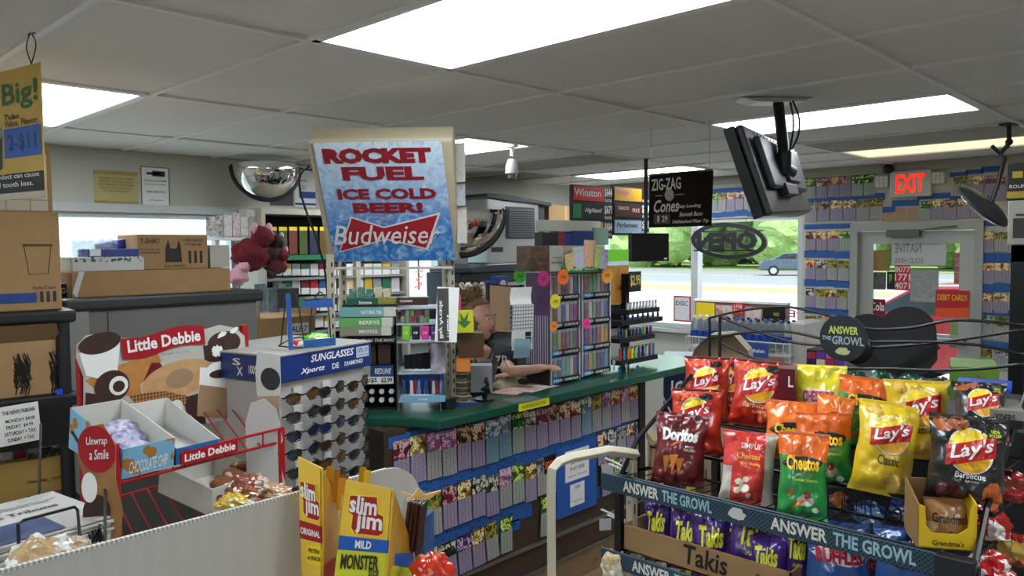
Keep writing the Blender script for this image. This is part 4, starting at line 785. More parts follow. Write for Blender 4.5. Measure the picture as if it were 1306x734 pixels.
# ---- bracelet stand: separate beaded rings stacked on a post
p = Z(590, 514, 1.07); t = T('bracelet_post', 'clear round post on a blue base holding stacked beaded bracelets', 'stand', p); obj('post', MB().lathe([(.025, .0), (.025, .235), (0, .235)], 20), ap, t, smooth=True); obj('base_plate', MB().box(-.06, .05, -.05, .05, 0, .006), M('#1c4f9f', .5), t); obj('top_card', MB().box(-.022, .022, -.027, -.025, .19, .26), WHITE, t)
for j in range(15):
    bd = MB(); 
    for k in range(22): g = 2*PI*k/22; bd.ball((.034*math.cos(g), .034*math.sin(g), 0), .0052, 6, 4)
    c = ['#c8b08a', '#8a6a44', '#d8d0c0', '#b8946a', '#4a7a6a'][j % 5]; o = obj('bracelet', bd, M(c, .4), None, (p.x, p.y, .013+1.07+j*.0128), (RN.uniform(-.06, .06), RN.uniform(-.06, .06), j)); o['kind'] = 'thing' if 0 else ''; del o['kind']
    tag(o, 'beaded bracelet, %s from the bottom of the stack on the clear post' % ORD[j], 'bracelet', 'beaded bracelets on the post')
# ---- card terminal
p = Z(618, 510, 1.07); t = T('card_terminal', 'black card payment terminal tilted on a swivel stand', 'payment terminal', p, -1.0)
obj('stand', MB().lathe([(.05, 0), (.05, .01), (.015, .02), (.015, .08), (0, .08)], 16), BLACK, t, smooth=True)
Xt = Matrix.Translation((0, 0, .11)) @ Matrix.Rotation(.55, 4, 'X') @ Matrix.Rotation(-.35, 4, 'Y')
obj('body', MB().box(-.05, .05, -.11, .11, -.02, .02, Xt), M('#17181b', .35), t, bev=.008); obj('screen', MB().box(-.035, .035, .02, .09, .02, .022, Xt), M('#3a4a66', .1), t)
for i in range(4):
    for j in range(3): obj('key', MB().box(-.034+j*.025, -.014+j*.025, -.09+i*.024, -.074+i*.024, .02, .025, Xt), M('#3c3e42', .4), t)
for x in (-.055, .045): obj('privacy_hood', MB().box(x, x+.01, -.1, .1, .015, .05, Xt), BLACK, t)
# flyers and label
for j, (x, y, rz, c, lb) in enumerate([(655, 497, .3, ['#8a2434', '#d8a8a0', '#c4c0b8'], 'red and white glossy flyer lying nearest the counter edge'), (682, 494, .1, ['#a83a4a', '#e0c8c0', '#5a2c3c'], 'pink and red flyer lying before the vape case'), (668, 488, .5, ['#c8c0a0', '#a87a5a', '#d8d4c8'], 'tan flyer lying behind the red ones')]):
    p = Z(x, y, 1.072+.001*j); o = obj('flyer', MB().box(-.12, .12, -.07, .07, 0, .001), art(c, 12), None, p, rz); tag(o, lb, 'flyer', 'flyers on the counter')
a_, b_ = Z(643, 507, 1.07), Z(679, 499, 1.07); o = obj('yellow_label', MB().box(0, .215, -.004, -.001, -.03, .005), M('#d8dc1c', .5), None, (2.60, 2.448, 1.06)); tag(o, 'yellow label strip stuck on the front edge of the green counter', 'label'); text('NO REFUNDS ON LOTTERY', .02, -.02, .195, -.005, M('#6a6a2c', .5), o, e=.005)
o = obj('counter_mat', MB().box(-.16, .16, -.11, .11, 0, .006), M('#a39a78', .5), None, (2.95, 2.86, 1.071), .05, bev=.002); tag(o, 'flat tan-bordered mat on the counter before the cashier', 'mat')
o = obj('mouse', MB().ball((0, 0, 0), (.05, .03, .018), 14, 8), BLACK, None, (2.98, 2.76, 1.09), .2, smooth='all'); tag(o, 'small black computer mouse shaped item by the cashier\'s hand', 'mouse')
# ================================================================ the cashier
def skinmesh(chains, name, sub=2):       # chains: list of [(x,y,z,r),...]; first vertex of a chain may name a shared joint (index into joints)
    me = bpy.data.meshes.new(name); vs, es, rs, ix = [], [], [], {}
    for ch in chains:
        prev = None
        for q in ch:
            k = tuple(round(v, 4) for v in q[:3])
            if k not in ix: ix[k] = len(vs); vs.append(q[:3]); rs.append(q[3])
            if prev is not None and prev != ix[k]: es.append((prev, ix[k]))
            prev = ix[k]
    me.from_pydata(vs, es, []); o = bpy.data.objects.new(name, me); COL.objects.link(o)
    sk = o.modifiers.new('skin', 'SKIN'); sk.use_smooth_shade = True
    for i, v in enumerate(me.skin_vertices[0].data): v.radius = (rs[i], rs[i]) if not hasattr(rs[i], '__len__') else rs[i]; v.use_root = (i == 0)
    s = o.modifiers.new('sub', 'SUBSURF'); s.levels = sub; s.render_levels = sub
    bpy.context.view_layer.update(); m2 = bpy.data.meshes.new_from_object(o.evaluated_get(bpy.context.evaluated_depsgraph_get()))
    bpy.data.objects.remove(o); bpy.data.meshes.remove(me); return m2
base = Vector((2.98, 3.12, 0)); t = T('person', 'person with brown hair in a bun and black t-shirt leaning behind the counter', 'person', base)
skinc = M('#c08e76', .5, fn=lambda b: b.mix(b.noise(20, 3), '#b07c66', '#cda08a'), key='skin')
hd = D(611, 409, 4.25)-base               # head centre
# local frame: forward is -Y (towards the customer), slightly turned; x right as seen by us
ch = Vector((0, .06, 1.16)); nk = Vector((hd.x-.005, hd.y+.03, hd.z-.13)); sR = Vector((.19, .02, 1.16)); sL = Vector((-.17, .1, 1.18))
hand = D(684, 470, 4.0)-base; el = Vector((.27, -.10, 1.10+.02)); el = D(652, 474, 4.1)-base; elL = Vector((-.27, -.02, .96)); hL = Vector((-.2, -.28, 1.10))
def fingers(c, d, up, side, n=5):
    out = []; d = d.normalized(); side = side.normalized()
    for i in range(4):
        o = c+side*(.024-.016*i); L_ = (.032, .036, .034, .027)[i]; p0 = o+d*.05; p1 = p0+d*L_+up*(-.006); p2 = p1+d*L_*.7+up*(-.02)
        out.append([(*c, .022), (*(o+d*.028), .0125), (*p0, .0095), (*p1, .0085), (*p2, .007)])
    th = c+side*.032+d*.005; out.append([(*c, .022), (*th, .012), (*(th+side*.02+d*.025), .010), (*(th+side*.024+d*.052-up*.01), .008)])
    return out
pel = Vector((0, .14, .86))
chains = [[(*pel, .13), (0, .11, 1.0, .12), (*ch, .125), (*(nk*.6+ch*.4), .07), (*nk, .052), (*(hd+Vector((0, .02, -.05))), .06)],
          [(*ch, .125), (*sR, .062), (*((sR+el)/2), .044), (*el, .036), (*((el+hand)/2), .031), (*hand, .024)], [(*ch, .125), (*sL, .062), (*((sL+elL)/2), .048), (*elL, .04), (*((elL+hL)/2), .034), (*hL, .024)],
          [(*pel, .13), (.1, .14, .78, .09), (.11, .12, .45, .06), (.11, .16, .08, .045), (.11, .06, .04, .035)], [(*pel, .13), (-.1, .14, .78, .09), (-.11, .12, .45, .06), (-.11, .16, .08, .045), (-.11, .06, .04, .035)]]
dv = (hand-el).normalized(); hc = hand+dv*.035; chains[1].append((*hc, .022)); chains += fingers(hc, dv, Vector((0, 0, 1)), Vector((0, 0, 1)).cross(dv))
dv2 = (hL-elL).normalized(); hc2 = hL+dv2*.035; chains[2].append((*hc2, .022)); chains += fingers(hc2, dv2, Vector((0, 0, 1)), dv2.cross(Vector((0, 0, 1))))
bm = bmesh.new(); body = skinmesh(chains, 'body'); bm.from_mesh(body)
# head: spherical surface with brow, eye sockets, nose, cheeks, lips, chin; faces local -Y, then turned
def headr(d):
    x, y, z = d.x, -d.y, d.z; k = 1.0
    g = lambda cx, cz, sx, sz: math.exp(-((x-cx)/sx)**2-((z-cz)/sz)**2) if y > 0 else 0
    k -= .12*max(0, -z-.25)*(1-.5*max(0, y)); k += .20*g(0, -.12, .11, .17)+.08*g(0, .1, .09, .22)     # nose
    k -= .085*(g(.30, .08, .17, .12)+g(-.30, .08, .17, .12)); k += .03*(g(.28, .27, .22, .08)+g(-.28, .27, .22, .08))
    k += .055*(g(.0, -.40, .2, .05)+g(0, -.52, .17, .05)); k -= .03*g(0, -.46, .2, .025); k += .07*g(0, -.75, .22, .14); k += .03*(g(.42, -.18, .2, .2)+g(-.42, -.18, .2, .2))
    return k
def headmat(dr, tilt=0): return Matrix.Translation(hd) @ Matrix.Rotation(dr, 4, 'Z') @ Matrix.Rotation(tilt, 4, 'X')
HM = headmat(.08, -.05); hm = MB(); hm.ball((0, 0, 0), (.077, .098, .118), 48, 40, headr)
er = [hm.ball((s*.077, .012, -.005), (.012, .024, .032), 10, 8) for s in (1, -1)]
off = len(bm.verts); bv = [bm.verts.new(HM @ Vector(v)) for v in hm.v]; bm.verts.index_update()
for fc in hm.f:
    try: q = bm.faces.new([bv[i] for i in fc]); q.smooth = True
    except ValueError: pass
bm.to_mesh(body); bm.free(); body.materials.append(skinc); obj('body', body, None, t)
def hp(v): return HM @ Vector(v)
hairm = M('#5a3d28', .6, fn=lambda b: b.mix(b.noise(60, 5, 1, 1, .3), '#2f1f15', '#9a7248'), key='hair', bump=(lambda b: b.noise(150, 3, 1, 1, .2), .004))
def hr(d): return headr(d)*1.0 + .05
hs = MB(); hs.ball((0, .012, .014), (.083, .100, .116), 40, 30, lambda d: (1.04+.03*mnoise.noise(d*9)) if (d.y > -.38-.9*max(0, .2-d.z) and d.z > -.55) or d.z > .62+.0*d.x else .80)
hs.v = [tuple(hp(v)) for v in hs.v]; obj('hair', hs, hairm, t, smooth='all')
bn = MB(); r5 = random.Random(5)
bn.ball(hp((-.01, .055, .135)), (.070, .070, .056), 40, 28, lambda d: 1+.26*mnoise.noise(d*4.2)+.16*mnoise.noise(d*10)); bb = obj('hair_bun', bn, hairm, t, smooth='all')
st = MB()
for k in range(60):
    g = r5.uniform(0, 2*PI); e = r5.uniform(-.5, 1.2); c0 = Vector((-.01+.055*math.cos(g), .055+.055*math.sin(g), .14+.04*e)); c1 = c0+Vector((.03*math.cos(g), .03*math.sin(g), r5.uniform(-.01, .035))); st.tube([hp(c0*.95), hp((c0+c1)/2+Vector((0, 0, .01))), hp(c1)], .0022, 5)
obj('loose_strands', st, hairm, t, kind='stuff')
for s in (1, -1):
    e = obj('eye', MB().ball(hp((s*.028, -.083, .010)), (.0105, .0105, .0085), 12, 8), M('#d8d4cc', .2), t, smooth='all'); obj('iris', MB().ball(hp((s*.028+.001, -.0915, .010)), .0045, 8, 6), M('#2a1c14', .2), e, smooth='all')
    obj('eyebrow', MB().tube([hp((s*.012, -.096, .030)), hp((s*.03, -.094, .036)), hp((s*.045, -.082, .031))], .0028, 5), hairm, t, smooth='all')
    obj('earring', MB().ball(hp((s*.084, .0, -.035)), .006, 8, 6), M('#e0e0e0', .15, .9), t, smooth='all')
obj('lips', MB().tube([hp((-.022, -.089, -.050)), hp((-.008, -.1035, -.047)), hp((.008, -.1035, -.047)), hp((.022, -.089, -.050))], .0042, 6).tube([hp((-.018, -.090, -.058)), hp((0, -.102, -.061)), hp((.018, -.090, -.058))], .0048, 6), M('#a0565a', .4), t, smooth='all')
shm = M('#0d0e11', .85, spec=.2, bump=(lambda b: b.noise(14, 4), .004))
sh = skinmesh([[(*pel, .15), (0, .11, 1.0, .145), (*ch, .15), (*(nk*.42+ch*.58), .10)], [(*ch, .165), (*sR, .102), (*((sR+el)*.5), .088), (*((sR*.3+el*.7)), .076)], [(*ch, .165), (*sL, .102), (*((sL+elL)*.5), .088), (*((sL*.3+elL*.7)), .076)]], 'shirt'); sh.materials.append(shm); so = obj('t_shirt', sh, None, t)
logo = D(634, 462, 3.93)-base; text('ZR', -.02, -.03, .06, .035, M('#b8a49c', .6), t, fn=lambda x, z, e: (logo.x+x*.9, logo.y-x*.5, logo.z+z), name='shirt_print')
pt = skinmesh([[(*pel, .14), (.1, .14, .78, .1), (.11, .12, .45, .075), (.11, .16, .1, .06)], [(*pel, .14), (-.1, .14, .78, .1), (-.11, .12, .45, .075), (-.11, .16, .1, .06)]], 'trousers'); pt.materials.append(M('#22262e', .8)); obj('trousers', pt, None, t)
for s in (1, -1): obj('shoe', MB().ball((s*.11, .08, .045), (.05, .13, .045), 14, 8), BLACK, t, smooth='all')
# ================================================================ behind the counter
def thing_box(name, label, px, d, m, cat, dp, a=90, bev=.004, grp=None, part='body'):
    f = FR(a, d, *px); t = T(name, label, cat, f.c, f.rz, grp); obj(part, MB().box(-f.w/2, f.w/2, 0, dp, 0, f.h), m, t, bev=bev); t['fw'] = f.w; del t['fw']; return t, f
def R_(mb, f, px, y0, y1, dd=0): x0, z0, x1, z1 = f.r(*px); return mb.box(x0, x1, y0, y1, z0, z1)
# stainless machine with louvred vent on top of a black dispenser
back = T('back_counter', 'low back counter behind the cashier carrying the machines', 'counter', (4.9, 5.05, 0)); obj('cabinet', MB().box(-1.5, 1.4, -.25, .33, 0, .9), M('#3a342e', .6), back); obj('worktop', MB().box(-1.52, 1.42, -.28, .35, .9, .94), M('#5a5a58', .4), back)
f = FR(90, 4.75, 622, 254, 697, 335); t = T('ice_machine', 'stainless steel ice machine with a louvred vent and dark curved lid', 'machine', f.c, f.rz); w, h = f.w, f.h
obj('body', MB().box(-w/2, w/2*.72, 0, .6, 0, h), M('#a6a6a2', .32, .75, fn=lambda b: b.mix(b.noise(3, 3), '#9a9a94', '#b8b8b2'), key='ss'), t, bev=.01); obj('side_bezel', MB().box(w/2*.72, w/2, .02, .6, .03, h), M('#3a3c3e', .4), t, bev=.01)
obj('lid', MB().prism([(-w/2-.03, h-.0), (-w/2-.03, h+.035), (-w*.2, h+.03), (w*.2, h+.01), (w/2+.04, h-.01), (w/2+.04, h-.05), (w*.2, h-.03), (-w*.2, h-.02)], -.03, .62), M('#2a2c2e', .4), t, bev=.005)
q = MB(); R_(q, f, (645, 264, 681, 304), -.008, 0); v = obj('vent_panel', q, M('#3c3e40', .5), t); x0, z0, x1, z1 = f.r(647, 266, 679, 302)
for i in range(12): obj('louver', MB().box(x0, x1, -.022, -.008, z0+i*(z1-z0)/12, z0+(i+.55)*(z1-z0)/12), M('#6d7072', .4, .5), v)
q = MB(); R_(q, f, (627, 315, 641, 321), -.006, 0); obj('switch_plate', q, BLACK, t); text('ICE', w*.0, h+.005, w*.12, h+.018, M('#9a9a9a', .4), t, fn=lambda x, z, e: (x, -.031-e, z))

f = FR(90, 4.72, 580, 333, 690, 420); t = T('drink_dispenser', 'black drink dispenser with a glossy visor below the steel ice machine', 'machine', (f.c.x, f.c.y, .94), f.rz); w = f.w; h = 1.58-.94
obj('body', MB().box(-w*.35, w*.4, .1, .55, 0, h), M('#0e1216', .35), t, bev=.01); obj('visor', MB().prism([(-w*.36, h), (w*.42, h), (w*.42, h+.05), (w*.1, h+.075), (-w*.2, h+.07), (-w*.36, h+.04)], -.05, .5), M('#2a3038', .25), t, bev=.01)
obj('steel_shelf', MB().box(-w*.05, w*.35, -.04, .1, h-.12, h-.09), STEEL, t); obj('drip_tray', MB().box(-w*.3, w*.35, -.1, .1, 0, .04), STEEL, t)
for j in range(5): obj('nozzle', MB().cyl((-w*.25+j*w*.13, .02, h-.22), (-w*.25+j*w*.13, .02, h-.1), .02), BLACK, t)
text('R', -w*.33, h-.30, -w*.2, h-.14, M('#b8b8b8', .4), t, fn=lambda x, z, e: (x, .10-e, z), bold=.03)
thing_box('storage_cabinet', 'tall grey metal cabinet beside the steel machine at the back wall', (596, 255, 618, 335), 5.0, M('#7c7c74', .5), 'cabinet', .35, bev=.006)[0].location.z = 1.5
bpy.data.objects['storage_cabinet'].location.z = .94
o = bpy.data.objects['storage_cabinet']; o.children[0].scale.z = 1.9
thing_box('back_shelf', 'pale wall shelf carrying a cardboard box beside the steel machine', (699, 287, 745, 291), 4.9, WHITE, 'shelf', .515)
t, f = thing_box('cardboard_box', 'taped cardboard box on the high shelf right of the steel machine', (700, 262, 742, 287), 4.9, CARD, 'box', .3); obj('packing_tape', MB().box(-.02, .02, -.002, 0, 0, f.h), M('#b89868', .4), t)
# neon window sign
t = T('neon_sign', 'small red neon sign glowing in the back window', 'neon sign', (4.45, 5.40, 1.44)); nm_ = emis('neon', '#ff5030', 3.0)
for k, pts in enumerate([[(-.05, 0, .0), (.03, 0, .03), (-.03, 0, .07), (.04, 0, .1)], [(-.04, 0, .14), (.04, 0, .15), (.0, 0, .2)], [(-.05, 0, .24), (.05, 0, .26)]]): obj('neon_tube', MB().tube(spline([Vector(p) for p in pts]), .006, 6), nm_, t, smooth='all')
obj('bracket', MB().box(-.005, .005, 0, .01, -.02, .5), BLACK, t)
# pos monitor, papers
mf = FR(60, 4.55, 630, 362, 656, 425); t = T('register_screen', 'cash register screen showing tan panel with blue buttons, behind the cashier', 'screen', mf.c, mf.rz+.35)
obj('housing', MB().box(-.12, .12, 0, .03, 0, .30), M('#15171a', .4), t, rot=(-.15, .12, 0)); q = obj('display', MB().box(-.11, .11, -.003, 0, .01, .29), emis('pos', '#c9a884', .30), t, rot=(-.15, .12, 0))
for j in range(8): obj('button', MB().box(.04, .10, -.005, -.003, .03+j*.03, .05+j*.03), emis('posb%d' % j, '#1f5a9a', .35), q)
obj('arm', MB().cyl((0, .03, .1), (0, .2, -.1), .015).cyl((0, .2, -.1), (0, .2, .94-mf.c.z), .015), BLACK, t)
for k, (px, d, c, lb) in enumerate([((651, 366, 678, 388), 3.05, WHITE, 'blank white paper sheet hanging beside the cashier, top one'), ((653, 388, 680, 446), 3.06, M('#c4c4c0', .6, fn=lambda b: b.mix(((b.x*70).frac() < .25).mx((b.z*60).frac() < .25)*(b.z > .09), '#d0d0cc', '#7c7c80'), key='calp'), 'printed grid notice with dark codes hanging beside the cashier'), ((655, 432, 676, 456), 3.03, M('#6f929c', .7), 'pale teal note hanging under the grid notice')]):
    f = FR(75, d, *px); o = obj('hanging_paper', MB().sheet(4, 6, lambda u, v: ((u-.5)*f.w, .006*math.sin(v*4+k), v*f.h)), c, None, f.c, f.rz); tag(o, lb, 'paper')
    if k == 1: obj('code_patch', MB().box(-.045, -.01, .0, .002, .02, .055).box(.01, .04, 0, .002, .03, .06).box(.01, .04, 0, .002, .065, .085), BLACK, o, loc=(0, -.01, 0), kind='stuff')
sg = FR(75, 3.07, 650, 366, 682, 480); t = T('acrylic_screen', 'clear acrylic counter screen holding the hanging papers', 'screen', (sg.c.x, sg.c.y, 1.071), sg.rz); obj('sheet', MB().box(-sg.w/2-.02, sg.w/2+.02, .012, .016, 0, .50), clear, t); obj('foot', MB().box(-.08, .08, -.03, .05, 0, .008), ap, t)
# brown card and yellow leaf sign near the person
c_ = carton('leaf_card', 'yellow and green leaf card standing at the cashier\'s left', (580, 395, 604, 424), 3.32, M('#b8b81c', .5), 'card', a=CA, dp=.004); obj('leaf_print', MB().flat([(0, .02), (.03, .05), (.012, .05), (.02, .09), (0, .06), (-.02, .09), (-.012, .05), (-.03, .05)], PL, .002), M('#2c6a2c', .5), c_)
carton('brown_case', 'smoky brown plastic case on the counter in front of the cashier', (584, 424, 617, 455), 3.36, M('#4a3220', .3), 'case', a=CA, dp=.05); carton('orange_box', 'orange box below the smoky brown case', (582, 455, 600, 474), 3.37, M('#c8742c', .4), 'box', a=CA, dp=.04)
carton('pink_card', 'pink round card between the sign post and the cashier', (578, 376, 588, 396), 3.34, M('#d03a7a', .5), 'card', a=CA, dp=.004); carton('white_bin', 'pale grey counter bin between the stand and the terminal', (600, 466, 628, 500), 3.55, M('#7c7c80', .4), 'bin', a=CA, dp=.08)
f = FR(90, 4.4, 618, 352, 650, 380)
for k, (px, lb) in enumerate([((622, 358, 634, 378), 'left'), ((635, 352, 648, 376), 'right')]):
    t_, f_ = thing_box('blue_carton', 'blue carton with red and white emblem, %s of two by the dispenser' % lb, px, 4.4, M('#16306a', .4), 'carton', .08); obj('emblem', MB().ell(0, f_.h*.6, f_.w*.3, f_.h*.2, PL, .001), M('#c8a8a8', .4), t_)
t_, f_ = thing_box('coffee_bag_shelf', 'dark shelf of jumbled pouches behind the cashier', (582, 384, 652, 390), 4.38, BLACK, 'shelf', .2)
for x_ in (-.14, .14): obj('support_post', MB().box(x_-.01, x_+.01, .08, .1, -f_.c.z, 0), BLACK, t_)
for j in range(5):
    f_ = FR(90, 4.42+.01*j, 583+j*9, 360, 594+j*9, 384); o = obj('snack_pouch', MB().ball((0, 0, f_.h/2), (f_.w*.5, .03, f_.h*.52), 12, 8, lambda d: 1+.15*mnoise.noise(d*3+Vector((j, 0, 0)))), art([['#2a2624', '#8a7a6c', '#3a2c2a'], ['#4a3a30', '#b8a894', '#1c1c1c']][j % 2], 20), None, f_.c, 0, smooth='all'); tag(o, 'dark crinkled pouch, %s from the left on the shelf behind the cashier' % ORD[j], 'pouch', 'pouches behind the cashier')
# ---- tobacco cabinet on the back wall
f = FR(90, 4.85, 333, 268, 520, 420); t = T('tobacco_cabinet', 'beige wall cabinet with shelves of pouches and cigarette packs behind the counter', 'cabinet', f.c, f.rz); w, h = f.w, f.h; bg_ = M('#b3ab98', .5)
obj('back_panel', MB().box(-w/2, w/2, .3, .32, -.4, h), M('#15161a', .7), t); obj('top_panel', MB().box(-w/2, w/2, -.02, .32, h-.04, h), bg_, t); obj('left_post', MB().box(-w/2, -w/2+.03, -.02, .3, -.4, h-.04), bg_, t); obj('right_post', MB().box(w/2-.03, w/2, -.02, .3, -.4, h-.04), bg_, t)
obj('mid_post', MB().box(.12, .16, -.03, .02, -.4, h), bg_, t)
r = f.r(343, 325, 432, 331); g_ = obj('green_rail', MB().box(r[0], r[2], -.03, .3, r[1], r[3]), M('#2c7a52', .4), t); obj('red_end', MB().box(r[2]-.07, r[2]-.02, -.032, -.03, r[1], r[3]), RED, g_)
for y in (352, 376, 398, 419): r = f.r(340, y, 515, y+3); obj('shelf', MB().box(r[0], r[2], -.01, .3, r[1], r[3]), M('#8a8a86', .4), t)
for j in range(7):
    x0 = 343+j*13; cc = ['#141416', ['#2c4a1c', '#3c5c22', '#7a3020', '#46561c', '#26264a', '#6a4c18', '#3a3a3a'][j], '#0c0c0e']
    tt, ff = thing_box('tobacco_pouch', 'upright yellow-topped tobacco pouch, %s from the left in the back cabinet' % ORD[j], (x0, 289, x0+10, 324), 4.88, art(cc, 30), 'pouch', .02, grp='tobacco pouches in the back cabinet', bev=0, part='pouch_body'); obj('yellow_top', MB().box(-ff.w/2, ff.w/2, -.002, .02, ff.h*.86, ff.h), YEL, tt)
pal = ['#c8c8c4', '#e0e0dc', '#7a1f2c', '#8a8c90', '#d8c8a0', '#3a5a8a', '#b8b8b4', '#c0a03a', '#44474c', '#a82c34', '#2c6a4a']
for ri, (y0, y1, xa, xb, st) in enumerate([(336, 351, 350, 515, 11.5), (354, 375, 350, 515, 11.5), (379, 396, 362, 470, 11.5), (400, 417, 345, 440, 11.5)]):
    n = int((xb-xa)/st)
    for j in range(n):
        cc = pal[(j*7+ri*3) % len(pal)]; m_ = M('#ffffff', .4, fn=lambda b, cc=cc: b.mix((b.z > .045), '#d4d4d0', cc) if 1 else None, key='pk'+cc)
        f_ = FR(90, 4.86, xa+j*st, y0, xa+j*st+st*.86, y1); o = obj('cigarette_pack', MB().box(-f_.w/2, f_.w/2, 0, .022, 0, f_.h), m_, None, f_.c, f_.rz); tag(o, 'cigarette pack, %s from left in %s pack row of back cabinet' % (ORD[j], ORD[ri]), 'cigarette pack', 'cigarette packs in the back cabinet')
# white shelf with toy boxes, plush toys, clear bin
t, f = thing_box('wall_shelf', 'white shelf under the convex mirror carrying toiletry boxes', (283, 301, 336, 306), 4.9, WHITE, 'shelf', .3)
for x_ in (-f.w/2, f.w/2-.03): obj('support', MB().box(x_, x_+.03, .1, .15, -f.c.z, 0), WHITE, t)
for j, (x0, y0, x1, c) in enumerate([(276, 276, 285, '#5a4a3c'), (286, 274, 296, '#c8bcb8'), (297, 271, 306, '#b89494'), (307, 277, 317, '#c4c0bc'), (318, 276, 327, '#bcc4bc'), (325, 267, 333, '#cdb8b4')]):
    carton('toiletry_box', 'small pale box, %s from the left on the shelf below the mirror' % ORD[j], (x0, y0, x1, 301), 4.89, art([c, '#e0dcd8', c, '#8a7a7c'], 30), 'box', dp=.1, dx=[.3, 0, -.05, .05, 0, .1][j])
plm = M('#5a1020', .95, fn=lambda b: b.mix(b.noise(12, 4), '#400a14', '#84202e'), key='plush', bump=(lambda b: b.noise(90, 3), .004))
for j, (x, y, r_, m_, lb) in enumerate([(322, 325, 20, plm, 'dark red plush toy draped beside the tobacco cabinet'), (345, 322, 13, M('#3a2c2c', .9), 'dark plush toy with pink lining by the cabinet'), (304, 352, 11, M('#d8a0b0', .95), 'fluffy pink plush toy at the left of the red one'), (352, 338, 12, plm, 'small red plush toy at the cabinet\'s left post')]):
    p = H(90, 4.55, x, y+r_); R0 = r_/FPX*6.1; t = T('plush_toy', lb, 'toy', p); fu = lambda d: 1+.28*mnoise.noise(d*2.6+Vector((j, 0, 0)))+.06*mnoise.noise(d*14)
    obj('body', MB().ball((0, 0, R0*.8), (R0, R0*.6, R0*.8), 24, 16, fu), m_, t, smooth='all'); obj('head', MB().ball((R0*.5, -.02, R0*1.7), R0*.55, 18, 12, fu), m_, t, smooth='all')
    for s in (-1, 1): obj('ear', MB().ball((R0*(.5+.4*s), -.02, R0*2.15), (R0*.2, R0*.12, R0*.3), 10, 8), M('#d8a0b0', .9), t, smooth='all')
f = FR(90, 4.5, 330, 360, 382, 398); t = T('toy_bin', 'clear plastic bin under the plush toys holding dark packaged toys', 'bin', f.c, f.rz); obj('front_sheet', MB().box(-f.w/2, f.w/2, 0, .004, 0, f.h+.12), clear, t); obj('bin_base', MB().box(-f.w*.9, f.w*.6, 0, .3, -.05, 0), M('#b8bcbc', .4), t)
for j in range(4): carton('packaged_toy', 'dark packaged toy, %s from the left in the clear bin' % ORD[j], (331+j*12, 362+(j % 2)*5, 342+j*12, 397), 4.54, art(['#17181a', '#6a6c70', '#a8a8a8'], 18), 'toy', dp=.05, dx=.3*(-1)**j)
t, f = thing_box('display_table', 'low white stand supporting the plush toys and clear bin', (300, 402, 395, 409), 4.5, M('#9a9c98', .5), 'stand', .35); obj('base', MB().box(-f.w/2+.02, f.w/2-.02, .02, .33, -f.c.z, 0), M('#6a6c6a', .6), t)
t, f = thing_box('cardboard_box', 'open cardboard box with white price label behind the sunglasses stand', (328, 404, 402, 455), 3.6, CARD, 'box', .3); q = obj('price_label', MB().box(-f.w*.0, f.w*.38, -.002, 0, f.h*.55, f.h*.82), WHITE, t); text('SALE 7', f.w*.03, f.h*.6, f.w*.35, f.h*.76, BLACK, q, e=.003)
for s in (-1, 1): obj('box_flap', MB().box(-f.w/2 if s < 0 else f.w/2-.005, -f.w/2+.005 if s < 0 else f.w/2, -.02, .3, f.h, f.h+.07), CARDD, t)
t, f = thing_box('storage_crate', 'dark crate supporting the open cardboard box on the floor', (328, 456, 402, 470), 3.6, M('#3a3c3e', .6), 'crate', .32); f_h = f.c.z; t.location.z = 0; t.children[0].scale.z = (FR(90, 3.6, 328, 404, 402, 455).c.z-.002)/f.h
# ---- papers on the back wall
def wallpaper(label, px, col, lines, ink, extra=None):
    f = FR(90, BW-.004, *px); t = T('wall_notice', label, 'notice', f.c, f.rz); obj('sheet', MB().box(-f.w/2, f.w/2, 0, .003, 0, f.h), col, t)
    jtext([(s, (x0-.5)*f.w, z0*f.h, (x1-.5)*f.w, z1*f.h) for s, x0, z0, x1, z1 in lines], ink, t)
    if extra: extra(t, f.w, f.h)
wallpaper('yellowed wide printed notice on the back wall above the window', (120, 218, 176, 262), M('#b8a86a', .6, fn=lambda b: b.mix((b.x.abs() < .25)*(b.z < .2)*(b.z > .03), '#a8965a', '#bcae78'), key='yn'), [('WE RESERVE THE RIGHT TO REFUSE', .1, .75, .9, .81), ('SERVICE TO ANYONE AND ALL', .12, .66, .88, .72), ('CUSTOMERS MUST HAVE PROPER', .1, .57, .9, .63), ('IDENTIFICATION FOR PURCHASE', .14, .48, .86, .54), ('OF TOBACCO PRODUCTS', .2, .39, .8, .45), ('THANK YOU', .08, .08, .3, .13)], M('#7a6c3c', .6))
wallpaper('white framed notice with a drawing on the back wall, right of the yellowed one', (180, 213, 216, 262), WHITE, [('NOTICE TO ALL CUSTOMERS', .1, .62, .9, .67), ('Report problems to the office', .12, .53, .88, .57), ('1-800-555-0123', .15, .33, .85, .39), ('service department', .25, .12, .75, .16)], M('#3c3c44', .6),
          lambda t, w, h: obj('black_frame', MB().box(-w/2, w/2, -.003, 0, h-.004, h).box(-w/2, w/2, -.003, 0, 0, .004).box(-w/2, -w/2+.004, -.003, 0, 0, h).box(w/2-.004, w/2, -.003, 0, 0, h).box(-w*.3, w*.2, -.003, 0, h*.8, h*.86).box(-w*.1, w*.35, -.003, 0, h*.76, h*.9), M('#26262c', .6), t))
wallpaper('white poster with blue stripes on the back wall beside the beer sign', (376, 212, 402, 264), WHITE, [('WARNING', .1, .62, .6, .68), ('CALL', .3, .48, .55, .53), ('0911', .3, .42, .55, .47)], M('#6a6c70', .6), lambda t, w, h: obj('blue_stripe', MB().box(-w/2, w/2, -.003, 0, h*.9, h*.95).box(-w*.3, w/2, -.003, 0, h*.22, h*.38).box(-w/2, w/2, -.003, 0, h*.05, h*.1), M('#1c3f9a', .5), t))
